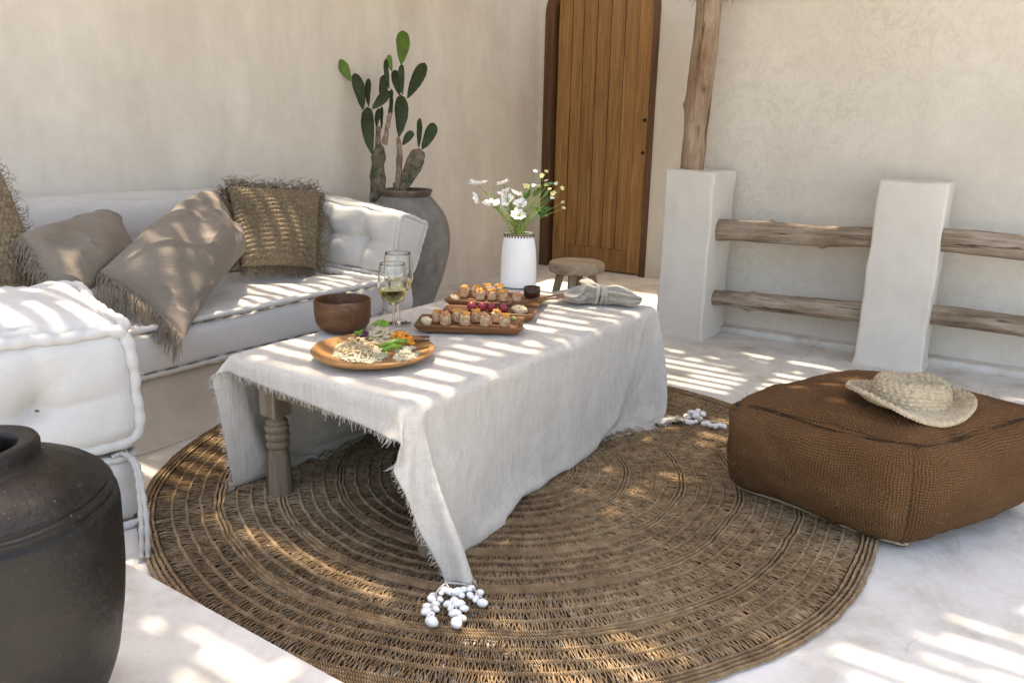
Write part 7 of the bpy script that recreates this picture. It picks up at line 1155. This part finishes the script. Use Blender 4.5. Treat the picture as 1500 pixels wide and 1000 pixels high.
# ------------------------------------------------------------------ stool by the door
SQ = G(845, 383, .35); SO2 = np.array([SQ[0], SQ[1], 0]); st = thing('stool', 'small round weathered wooden stool in front of the door', 'stool', SO2)
V, F = lathe([(.0001, .280), (.17, .280), (.183, .286), (.189, .308), (.188, .335), (.181, .347), (.168, .351), (.0001, .351)], 60, lambda v: np.stack([.006*fbm(v, 7, 3, 1), .006*fbm(v, 7, 3, 2), .002*fbm(v, 9, 2, 3)], 1)); mesh('seat', V, F, M['stooltop'], st)
for a in (math.radians(-75), math.radians(-155), math.radians(20), math.radians(110)):
    c, s_ = math.cos(a), math.sin(a); P = np.array([(.10*c, .10*s_, .296), (.135*c, .135*s_, .15), (.165*c, .165*s_, .0)]); V, F = tubes(spline(P, 12), np.linspace(.035, .027, 12), 4); F = [tuple(f) for f in F]+[(3, 2, 1, 0), (44, 45, 46, 47)]; bev(mesh('leg', V, F, M['rustic'], st, smooth=False), .006)
# ------------------------------------------------------------------ things on the table
ZT = .503
def mpp(p): return ((np.asarray(p)-CP)@CF)/FPX
BP = G(503, 482, ZT); k = mpp(BP); r = 41*k; h = .112
bo = thing('wooden_bowl', 'dark brown round wooden bowl at the sofa side of the table', 'bowl', BP)
V, F = lathe([(.0001, .0), (r*.66, .0), (r*.80, .006), (r*.93, .025), (r*.985, .05), (r, h*.7), (r*.995, h-.002), (r*.985, h), (r*.955, h), (r*.945, h-.003), (r*.94, h*.6), (r*.86, .03), (r*.6, .012), (.0001, .011)], 72); mesh('body', V, F, M['bowl'], bo)
PL = G(547, 522, ZT); k = mpp(PL); r = 89.5*k
pl = thing('wooden_plate', 'round wooden plate piled with salad and rice, nearest on the table', 'plate', PL)
V, F = lathe([(.0001, .001), (r*.72, .001), (r*.90, .010), (r*.985, .022), (r, .027), (r*.985, .0305), (r*.95, .029), (r*.84, .0185), (r*.7, .013), (.0001, .012)], 96, lambda v: .0015*np.stack([fbm(v, 5, 2, 1), fbm(v, 5, 2, 2), fbm(v, 5, 2, 3)], 1)); mesh('body', V, F, M['plate'], pl)
def z5(x, y): return 440+x/4.6875, 360+y/4.6875
sal = thing('salad', 'rice, pale strips, green slices and grated carrot heaped on the plate', 'food', PL+[0, 0, .014]); SLO = PL+np.array([0, 0, .014])
def lumps(name, poly, n_, r, mat, z0, z1, seed, elong=1.6, rough=.25, flat=.8, nu=7, nv=5):
    rg = random.Random(seed); ps = []
    xs = [p[0] for p in poly]; ys = [p[1] for p in poly]; cx, cy = sum(xs)/len(xs), sum(ys)/len(ys)
    tries = 0
    while len(ps) < n_ and tries < 9999:
        tries += 1; x = rg.uniform(min(xs), max(xs)); y = rg.uniform(min(ys), max(ys))
        if not inpoly(x, y, poly): continue
        e_ = max(0, 1-math.hypot((x-cx)/(max(xs)-min(xs))*2, (y-cy)/(max(ys)-min(ys))*2)); z = z0+(z1-z0)*e_*rg.uniform(.6, 1); rr = r*rg.uniform(.7, 1.3)
        ps.append(blob(G(*z5(x, y), PL[2]+.01+z*.3)+np.array([0, 0, z*.7]), (rr*elong, rr, rr*flat), nu, nv, rough, rg.randint(0, 999), (rg.uniform(0, 6.3), rg.uniform(-.5, .5))))
    V, F = join(ps); return mesh(name, V-SLO, F, M[mat], sal)
main_poly = [(225, 760), (240, 700), (330, 650), (450, 650), (560, 690), (600, 760), (560, 800), (470, 815), (330, 805)]
V, F = blob(G(*z5(410, 740), PL[2]+.012), (.085, .062, .030), 24, 14, .12, 3, (.4, 0)); mesh('mound', V-SLO, F, M['rice'], sal)
V, F = blob(G(*z5(600, 700), PL[2]+.012), (.075, .05, .026), 24, 14, .12, 4, (.6, 0)); mesh('mound', V-SLO, F, M['chicken'], sal)
lumps('rice', main_poly, 760, .0038, 'rice', .004, .036, 2, 1.4, .3)
lumps('pale_strips', [(240, 740), (330, 655), (500, 640), (560, 700), (520, 780), (330, 775)], 90, .0042, 'chicken', .018, .05, 3, 3.6, .2)
lumps('noodles', [(450, 640), (520, 595), (640, 610), (660, 670), (580, 700), (480, 690)], 150, .0028, 'rice', .02, .062, 4, 5., .15)
lumps('grated_carrot', [(600, 640), (660, 610), (770, 660), (780, 700), (700, 705), (620, 670)], 150, .0036, 'carrot', .018, .045, 5, 2.6, .3)
lumps('purple_cabbage', [(380, 640), (420, 620), (490, 640), (480, 690), (400, 675)], 60, .0040, 'cabbage', .02, .045, 6, 2.5, .3)
lumps('dark_greens', [(370, 650), (400, 625), (450, 630), (430, 670)], 30, .005, 'cucumber', .02, .045, 16, 2., .3)
lumps('salad_greens', [(500, 610), (560, 590), (610, 600), (580, 625)], 40, .0042, 'greens', .05, .07, 7, 2.4, .4)
lumps('potato_salad', [(640, 790), (660, 720), (760, 695), (815, 715), (800, 780), (720, 805)], 190, .0055, 'rice', .004, .032, 8, 1.2, .35)
for q, (a, b, lf) in enumerate((((545, 745), (735, 705), .040), ((560, 760), (700, 728), .030), ((600, 735), (740, 715), .046), ((640, 700), (690, 690), .03))):
    A, B = G(*z5(*a), PL[2]+.02), G(*z5(*b), PL[2]+.02); A = A+[0, 0, lf*.6]; B = B+[0, 0, lf*.6]; P = spline([A, (A+B)/2+[0, 0, .006], B], 14); V, F = tubes(P, .0085*np.sin(np.linspace(.25, math.pi-.15, 14))**.5, 10); mesh('cucumber_slice', V-SLO, F, M['cucumber'], sal)
lumps('herb_flecks', main_poly, 45, .0016, 'cucumber', .03, .05, 18, 3, .3, nu=5, nv=3)
# chopsticks
def stick(label, a, b, r0, r1, group=None, name='chopstick'):
    a = np.array(a); b = np.array(b); O = a; V, F = tubes(spline([a, (a+b)/2, b], 8)-O, np.linspace(r0, r1, 8), 4); F = [tuple(f) for f in F]+[(3, 2, 1, 0), (28, 29, 30, 31)]; o = mesh(name, V, F, M['chopstick'], smooth=False); o.location = [float(v) for v in O]; bev(o, .001); return tag(o, label, 'chopstick', group)
stick('chopstick behind the round plate, the farther of the two side by side', G(499, 495, ZT+.006), G(629, 493, ZT+.030), .0035, .0055, 'chopsticks')
stick('chopstick behind the round plate, the nearer of the two side by side', G(502, 498, ZT+.006), G(629, 498.5, ZT+.031), .0035, .0055, 'chopsticks')
stick('short dark wooden spoon handle resting on the right rim of the round plate', G(604, 513, ZT+.036), G(628, 508, ZT+.033), .005, .004, None, 'spoon')
# wine glasses
def glass(px, py, label, seed):
    O = G(px, py, ZT); k = mpp(O); H_ = 101*k/.985; R_ = 21.5*k
    t = thing('wine_glass', label, 'wine glass', O, 0, 'wine glasses'); zb = .40*H_
    out = [(.0001, .0015), (R_*.78, .001), (R_*.80, .002), (R_*.5, .005), (R_*.2, .010), (.0055, .02), (.0045, zb*.6), (.0048, zb*.92), (R_*.25, zb+.004), (R_*.70, zb+.022), (R_*.95, zb+.052), (R_*1.0, zb+.075), (R_*.95, zb+.11), (R_*.84, H_-.002), (R_*.825, H_)]
    inn = [(R_*.81, H_-.001), (R_*.925, zb+.11), (R_*.975, zb+.075), (R_*.925, zb+.052), (R_*.67, zb+.024), (R_*.22, zb+.008), (.0001, zb+.006)]
    po = spline([(a, b, 0) for a, b in out], 70)[:, :2]; pi_ = spline([(a, b, 0) for a, b in inn], 36)[:, :2]; V, F = lathe(np.vstack([po, pi_]), 56); mesh('bowl_and_stem', V, F, M['glass'], t)
    zw = zb+.060; pr = [(a*.985, b+.0006) for a, b in pi_ if b < zw]; ra = np.interp(zw, [b for a, b in pi_][::-1], [a for a, b in pi_][::-1])*.985
    pr = [(.0001, zw), (ra*.6, zw), (ra, zw)]+pr; V, F = lathe(pr[::-1], 48); mesh('wine', V, F, M['wine'], t)
glass(584.5, 472.5, 'glass of white wine standing behind the other glass, farther from the plate', 2)
glass(577, 487.5, 'glass of white wine nearest the round plate, in front of the other glass', 1)
# trays
def z4(x, y): return 600+x/3.703, 230+y/3.703
def tray(label, FL, FR, BL, h=.026, zt=.028):
    FL, FR, BL = [G(*p, ZT+zt) for p in (FL, FR, BL)]; u = FR-FL; L = np.linalg.norm(u); u /= L; v = np.array([-u[1], u[0], 0]); W = abs((BL-FL)@v); c = FL+u*L/2+v*W/2; O = np.array([c[0], c[1], ZT])
    t = thing('serving_tray', label, 'tray', O, math.atan2(u[1], u[0]), 'wooden sushi trays')
    def ring(l, w_, z): return [(-l/2, -w_/2, z), (l/2, -w_/2, z), (l/2, w_/2, z), (-l/2, w_/2, z)]
    V = ring(L*.90, W*.80, 0)+ring(L, W, zt)+ring(L-.012, W-.012, zt+.0005)+ring(L*.90-.01, W*.80-.01, .009); F = [(3, 2, 1, 0), (12, 13, 14, 15)]
    for a in range(3):
        for b in range(4): F.append((a*4+b, a*4+(b+1) % 4, a*4+4+(b+1) % 4, a*4+4+b))
    bev(mesh('board', V, F, M['tray'], t, smooth=False), .002); return O, u, v, L, W
tray('rectangular wooden tray nearest the plate, holding two rows of sushi rolls', z4(18, 912), z4(615, 930), z4(55, 850))
tray('narrow middle wooden tray with red grapes and pale lumps', z4(170, 836), z4(683, 857), z4(197, 800))
tray('farthest wooden tray holding sushi rolls and the dark dipping cup', z4(182, 772), z4(700, 808), z4(235, 714))
ordn = ['leftmost', 'second from the left', 'third from the left', 'rightmost', 'fifth']
def roll(px, py, label, seed, hpx, wpx, grp, mt='topping'):
    base = G(px, py, ZT+.011); k = mpp(base); R_ = wpx/2*k; H_ = hpx*k; rg = random.Random(seed)
    t = thing('sushi_roll', label, 'sushi', base, rg.uniform(0, 6), grp)
    V, F = lathe([(.0001, 0), (R_*.9, 0), (R_, .003), (R_*1.02, H_*.5), (R_*.97, H_*.93), (R_*.8, H_), (.0001, H_)], 22, lambda v: .0018*np.stack([fbm(v, 130, 2, seed), fbm(v, 130, 2, seed+1), fbm(v, 130, 2, seed+2)*.6], 1)); mesh('rice_roll', V, F, M['rollskin'], t)
    ps = []
    for q in range(16): a = rg.uniform(0, 6.3); rr = rg.uniform(0, .8)*R_; ps.append(blob((rr*math.cos(a), rr*math.sin(a), H_*rg.uniform(.92, 1.12)), (R_*rg.uniform(.28, .5),)*2+(R_*.34,), 7, 5, .4, rg.randint(0, 99)))
    V, F = join(ps); mesh('topping', V, F, M[mt], t)
    ps = []
    for q in range(20): a = rg.uniform(0, 6.3); zz = rg.uniform(.05, .9)*H_; ps.append(blob((R_*1.0*math.cos(a), R_*1.0*math.sin(a), zz), (.0036, .002, .002), 6, 4, .1, q, (a+1.57+rg.uniform(-.6, .6), 0)))
    V, F = join(ps); mesh('rice_grain', V, F, M['rice'], t)
for i_, (x, y) in enumerate([(150, 893), (258, 893), (362, 893), (470, 895)]): roll(*z4(x, y), 'sushi roll in the back row of the nearest tray, '+ordn[i_], 30+i_, 15.5, 14.2, 'sushi rolls on the nearest tray')
for i_, (x, y) in enumerate([(195, 908), (300, 911), (410, 914), (515, 917)]): roll(*z4(x, y), 'sushi roll in the front row of the nearest tray, '+ordn[i_], 20+i_, 16, 15, 'sushi rolls on the nearest tray', 'topping' if i_ % 2 else 'salmon')
for i_, (x, y) in enumerate([(298, 757), (362, 757), (422, 750), (488, 752)]): roll(*z4(x, y), 'sushi roll in the back row of the farthest tray, '+ordn[i_], 40+i_, 14, 13.5, 'sushi rolls on the farthest tray')
for i_, (x, y) in enumerate([(385, 774), (446, 776), (508, 780), (580, 781)]): roll(*z4(x, y), 'sushi roll in the front row of the farthest tray, '+ordn[i_], 50+i_, 13.5 if i_ < 3 else 10, 13, 'sushi rolls on the farthest tray', 'topping' if i_ < 3 else 'salmon')
def heap(px, py, wpx, hpx, mat, label, name, n_, seed, cat='food'):
    b = G(px, py, ZT+.011); k = mpp(b); rg = random.Random(seed); W = wpx/2*k; H_ = hpx*k; ps = [blob((0, 0, H_*.3), (W*.85, W*.6, H_*.55), 12, 8, .25, seed)]
    for q in range(n_): a = rg.uniform(0, 6.3); r_ = rg.uniform(.1, .75)*W; ps.append(blob((r_*math.cos(a), r_*.7*math.sin(a), H_*(.75-.5*(r_/W)**2)), (W*.32, W*.2, H_*.2), 8, 5, .35, rg.randint(0, 999), (rg.uniform(0, 6), rg.uniform(-.5, .5))))
    V, F = join(ps); o = mesh(name, V, F, M[mat]); o.location = [float(v) for v in b]; return tag(o, label, cat)
heap(*z4(90, 905), 22, 12, 'ginger', 'heap of pale ginger at the left end of the nearest tray', 'ginger', 14, 1)
heap(*z4(563, 890), 13, 8, 'wasabi', 'small green wasabi lump at the right end of the nearest tray', 'wasabi', 8, 2)
heap(*z4(240, 772), 18, 8, 'ginger', 'heap of pale ginger at the left end of the farthest tray', 'ginger', 12, 3)
heap(*z4(597, 843), 30, 11, 'ginger', 'heap of pale lumps at the right end of the middle tray', 'pickles', 26, 4)
heap(*z4(716, 790), 13, 7, 'wasabi', 'pale green lump beside the dark cup on the farthest tray', 'wasabi', 8, 5)
for i_, (x, y) in enumerate([(335, 832), (393, 834), (443, 836), (508, 842)]):
    b = G(*z4(x, y), ZT+.011); k = mpp(b); t = thing('red_grape', 'shiny red grape on the middle tray, '+ordn[i_], 'grape', b, 0, 'red grapes on the middle tray'); V, F = blob((0, 0, 6.4*k), (6.3*k, 6.3*k, 6.9*k), 20, 14, .02, i_); mesh('berry', V, F, M['tomato'], t); V, F = blob((.3*k, 0, 13*k), (1.2*k, 1.2*k, 1.1*k), 6, 4); mesh('stalk', V, F, M['leaf'], t)
cb = G(*z4(663, 762), ZT+.011); k = mpp(cb); r = 12.4*k; h = 16*k; cu_ = thing('dipping_cup', 'small dark wooden dipping cup at the end of the farthest tray', 'cup', cb)
V, F = lathe([(.0001, 0), (r*.86, 0), (r*.93, .003), (r, h*.5), (r, h), (r*.9, h), (r*.86, h*.5), (r*.7, .008), (.0001, .006)], 44); mesh('body', V, F, M['cup'], cu_); V, F = lathe([(.0001, h*.72), (r*.87, h*.72)], 30); mesh('sauce', V, F, M['cup'], cu_)
stick('chopstick over the farthest tray, pointing at the grey napkin, upper one', G(*z4(530, 800), ZT+.03), G(*z4(832, 742), ZT+.045), .0028, .0055, 'chopsticks')
stick('chopstick over the farthest tray, pointing at the grey napkin, lower one', G(*z4(545, 806), ZT+.03), G(*z4(835, 757), ZT+.042), .0028, .0055, 'chopsticks')
# knotted napkin
A, Bk, C_ = G(*z4(838, 755), ZT+.035), G(*z4(1032, 745), ZT+.04), G(*z4(1252, 778), ZT+.02)
NO = np.array([Bk[0], Bk[1], ZT]); nap = thing('napkin', 'grey linen napkin tied in a knot at the far corner of the table', 'napkin', NO)
def lobe(ctr, rw, rh, seed, name, pleat=7, am=.28, n_=44):
    P = spline(ctr, n_); rw = np.interp(np.linspace(0, 1, n_), np.linspace(0, 1, len(rw)), rw); rh = np.interp(np.linspace(0, 1, n_), np.linspace(0, 1, len(rh)), rh)
    T = np.gradient(P, axis=0); T /= np.linalg.norm(T, axis=1, keepdims=True); S_ = np.cross(T, [0, 0, 1.]); S_ /= np.linalg.norm(S_, axis=1, keepdims=True); U_ = np.cross(S_, T); kk = 72; V = []
    for i in range(n_):
        for j in range(kk):
            a = 2*math.pi*j/kk; m = 1+am*math.sin(pleat*a+seed+1.1*math.sin(i*.12))*(.55+.45*math.sin(3*a+seed*2))+.06*math.sin(17*a+i*.15)
            V.append(P[i]+S_[i]*rw[i]*m*math.cos(a)+U_[i]*rh[i]*m*math.sin(a))
    V = np.array(V); V += .004*np.stack([fbm(V, 25, 3, seed), fbm(V, 25, 3, seed+1), fbm(V, 25, 3, seed+2)], 1); V[:, 2] = np.maximum(V[:, 2], ZT+.002)
    F = [(i*kk+j, i*kk+(j+1) % kk, (i+1)*kk+(j+1) % kk, (i+1)*kk+j) for i in range(n_-1) for j in range(kk)]+[tuple(range(kk))[::-1], tuple(range((n_-1)*kk, n_*kk))]
    return part(name, V, F, M['grey_linen'], nap, NO)
lobe([Bk+[0, 0, .0], G(*z4(1120, 752), ZT+.035), G(*z4(1200, 768), ZT+.03), C_], [.030, .055, .05, .016], [.030, .038, .026, .008], 3, 'long_end')
lobe([Bk, G(*z4(960, 742), ZT+.035), G(*z4(890, 752), ZT+.03), A], [.028, .05, .065, .06], [.03, .042, .026, .008], 7, 'fanned_end', 6, .4)
lobe([Bk, G(*z4(1000, 720), ZT+.05), G(*z4(965, 680), ZT+.065), G(*z4(955, 660), ZT+.07)], [.02, .03, .03, .006], [.02, .016, .014, .004], 9, 'upper_end', 4, .3)
ax = (C_-A)/np.linalg.norm(C_-A); sd = np.cross(ax, [0, 0, 1])
for q, of in enumerate((-.014, .002, .016)):
    a = np.linspace(0, 2*math.pi, 30); P = Bk+ax*of+np.outer(np.cos(a), sd)*.036+np.outer(np.sin(a), [0, 0, 1])*.036+np.outer(np.sin(a*1+q), ax)*.006; V, F = tubes(P, .0085*(1+.12*np.sin(a*5+q)), 10); part('knot_wrap', V, F, M['grey_linen'], nap, NO)
# ------------------------------------------------------------------ vase and flowers
VB = G(759, 417, ZT); k = mpp(VB); rb = 26*k; hv = 74*k/.985; rt = 21*k
vs = thing('white_vase', 'tall white fluted ceramic vase with a brown zigzag rim', 'vase', VB)
nth = 96; prof = spline([(0.0001, 0, 0), (rb*.9, 0, 0), (rb*.99, .004, 0), (rb, hv*.2, 0), (rb*.985, hv*.45, 0), (rb*.93, hv*.72, 0), (rt*1.0, hv*.96, 0), (rt*.99, hv, 0), (rt*.93, hv, 0), (rt*.9, hv*.9, 0), (rb*.85, hv*.4, 0), (rb*.7, .01, 0), (.0001, .008, 0)], 70)[:, :2]; prof[:, 0] = np.maximum(prof[:, 0], .0001)
V, F = lathe(prof, nth); a = np.arctan2(V[:, 1], V[:, 0]); rr_ = np.hypot(V[:, 0], V[:, 1]); V[:, :2] *= (1+.004*np.sin(a*24)*((rr_ > rb*.8)))[:, None]; mesh('body', V, F, M['vase'], vs)
ps = []
a = np.linspace(0, 2*math.pi, 60); ps.append(tubes(np.stack([rt*1.0*np.cos(a), rt*1.0*np.sin(a), np.full(60, hv-.001)], 1), .0042, 8))
for q in range(30):
    an = 2*math.pi*q/30; ps.append(blob((rt*1.01*math.cos(an), rt*1.01*math.sin(an), hv-.008), (.0045, .0045, .009), 6, 5, .1, q))
V, F = join(ps); mesh('zigzag_rim', V, F, M['vaserim'], vs)
depv = (VB-CP)@CF; top = VB+np.array([0, 0, hv])
def zf(x, y): return 680+x/8.33, 240+y/8.33
def petalflower(c, r, nrm, npet, mat, par, O, wd=.42, cup=.25, rg=random):
    nrm = np.array(nrm, float); nrm /= np.linalg.norm(nrm); a0 = np.cross(nrm, [0.3, .2, 1]); a0 /= np.linalg.norm(a0); b0 = np.cross(nrm, a0); V = []; F = []
    for q in range(npet):
        an = 2*math.pi*q/npet+rg.uniform(-.15, .15); d = a0*math.cos(an)+b0*math.sin(an); s_ = np.cross(nrm, d); L = r*rg.uniform(.85, 1.1); cp_ = cup*rg.uniform(.6, 1.5); n0 = len(V)
        for i, t in enumerate((.05, .35, .7, 1.)):
            w_ = wd*L*(.25, .8, 1., .62)[i]
            for j, sj in enumerate((-1, 0, 1)): V.append(c+d*L*t*(1-.06*abs(sj)*(i == 3)*2)+s_*w_*sj*.5+nrm*(cp_*L*t**1.4+.06*L*abs(sj)+rg.uniform(-.03, .03)*L))
        for i in range(3):
            for j in range(2): F.append((n0+i*3+j, n0+i*3+j+1, n0+i*3+j+4, n0+i*3+j+3))
    o = mesh('petals', np.array(V)-O, F, M[mat], par); sub(o, 1); sm = o.modifiers.new('t', 'SOLIDIFY'); sm.thickness = .0008
    V, F = blob(c+nrm*r*.08, (r*.16, r*.16, r*.12), 8, 6, .2, 2); mesh('flower_centre', V-O, F, M['centre'], par)
def stemto(c, par, O, r0=.0022, bend=.02, seed=0, start=None):
    rg = random.Random(seed); s_ = VB+np.array([rg.uniform(-.5, .5)*rt, rg.uniform(-.5, .5)*rt, hv*.35]); m0 = top+np.array([rg.uniform(-.4, .4)*rt, rg.uniform(-.4, .4)*rt, .0]); m1 = m0*.5+c*.5+[0, 0, bend]
    P = spline([s_, m0, m1, c], 26); V, F = tubes(P, np.linspace(r0, r0*.6, 26), 6); mesh('stem', V-O, F, M['stem'], par); return P
# cosmos
wc = ['white flower, upper of the pair at the far left of the bunch in the vase', 'white flower hanging just under the leftmost one', 'white flower low on the left side of the bunch', 'white flower at the top centre of the bunch', 'white flower tucked under the top centre one', 'white flower right of centre, tilted to the sky', 'large white flower in the middle of the bunch, seen from the side', 'white flower right of centre above the vase rim', 'white flower in the middle, half behind others', 'white flower drooping over the vase rim']
for i_, (x, y, r, nv_) in enumerate([(175, 262, 105, (-.1, -.1, 1)), (170, 405, 85, (-.8, .2, -.3)), (335, 500, 95, (-.1, -.5, 1)), (480, 250, 80, (-.4, -.1, 1)), (500, 355, 75, (-.5, -.4, .8)), (635, 375, 70, (.4, -.3, 1)), (535, 450, 80, (-.5, -.7, .4)), (680, 500, 80, (.1, -.7, .6)), (505, 535, 80, (-.3, -.8, .4)), (660, 640, 95, (.1, -.6, .6))]):
    dd = depv+[.03, -.02, -.05, .04, 0, .05, -.02, -.03, .02, -.07][i_]; c = D(*zf(x, y), dd); t = thing('white_flower', wc[i_], 'flower', top, 0, 'white flowers in the vase')
    k = dd/FPX; rw_ = 1.22*r/8.33*k; nv2 = CR*nv_[0]+np.array([0, 0, 1])*nv_[2]+(-CF)*(-nv_[1]); petalflower(c, rw_, nv2, 8, 'petal', t, top, .62, .3, random.Random(i_)); P = stemto(c, t, top, .0024, .02, i_)
    rg = random.Random(i_+70); ps = []
    for q in range(60):                                         # feathery foliage on the stems
        j = rg.randint(8, 21); b = P[j]; d = np.array([rg.gauss(0, 1), rg.gauss(0, 1), rg.uniform(0, 1.3)]); d /= np.linalg.norm(d); L = rg.uniform(.012, .032); ps.append(tubes(spline([b, b+d*L*.6, b+d*L+[0, 0, .006]], 4), [.0012, .001, .0008, .0004], 3))
    V, F = join(ps); mesh('feathery_leaves', V-top, F, M['stem'], t)
ys_ = ['topmost small one on a thin upright stem', 'high on the right, beside the topmost', 'just under the high right one', 'in the upper right cluster, seen edge-on', 'largest of the upper right cluster', 'leftmost of the small ones, above a leaf', 'second small one from the left', 'third small one from the left', 'low in the upper right cluster', 'at the end of a stem reaching right', 'far right, upper', 'middle right, nearest the door', 'drooping below the middle right one', 'far right, upper of the lowest pair', 'far right, lowest']
for i_, (x, y, r) in enumerate([(870, 92, 30), (998, 97, 34), (950, 148, 34), (1000, 205, 28), (1010, 260, 38), (760, 278, 48), (850, 265, 32), (905, 272, 32), (1046, 305, 26), (1120, 242, 30), (1193, 300, 30), (1085, 365, 42), (1076, 420, 28), (1203, 472, 28), (1213, 542, 30)]):
    dd = depv+.05*math.sin(i_*2.1); c = D(*zf(x, y), dd); t = thing('small_flower', 'small cream and yellow flower in the vase, '+ys_[i_], 'flower', top, 0, 'small cream flowers in the vase'); rg = random.Random(i_+5); k = dd/FPX
    petalflower(c, 1.1*r/8.33*k, CR*rg.uniform(-.6, .6)+np.array([0, 0, 1.])*rg.uniform(.1, 1)-CF*rg.uniform(.2, 1), 5, 'yellow' if i_ % 3 else 'petal', t, top, .75, .15, rg); stemto(c, t, top, .0013, .015, i_+40)
t = thing('leafy_sprig', 'green leafy sprig on the right side of the bunch in the white vase', 'plant', top)
for i_, (x, y, r, an) in enumerate([(775, 365, 60, 1.2), (885, 345, 70, .9), (1000, 370, 55, 1.2), (1055, 240, 45, .2), (865, 548, 60, 3.0), (985, 545, 70, .1), (960, 610, 70, -.4), (735, 390, 45, 1.5), (1010, 330, 40, .8)]):
    dd = depv+.04*math.sin(i_*1.7); c = D(*zf(x, y), dd); k = dd/FPX; L = r/8.33*k*2; d = CR*math.cos(an)+CU*math.sin(an); s_ = CR*-math.sin(an)+CU*math.cos(an); s_ = s_*.8+CF*.5*(1 if i_ % 2 else -1); a_ = c-d*L/2; V = []; F = []
    for i in range(7):
        tt = i/6; w_ = L*.30*math.sin(math.pi*min(.97, tt*.93+.05))**.8
        for sj in (-1, 0, 1): V.append(a_+d*L*tt+s_*w_*sj+(-CF)*(.08*L*math.sin(math.pi*tt)-.05*L*abs(sj)))
    for i in range(6):
        for j in range(2): F.append((i*3+j, i*3+j+1, i*3+j+4, i*3+j+3))
    o = mesh('leaf', np.array(V)-top, F, M['leaf'], t); sub(o, 1); o.modifiers.new('t', 'SOLIDIFY').thickness = .0007; stemto(a_, t, top, .0013, .01, i_+80)
print('OBJECTS', len(SC.objects))
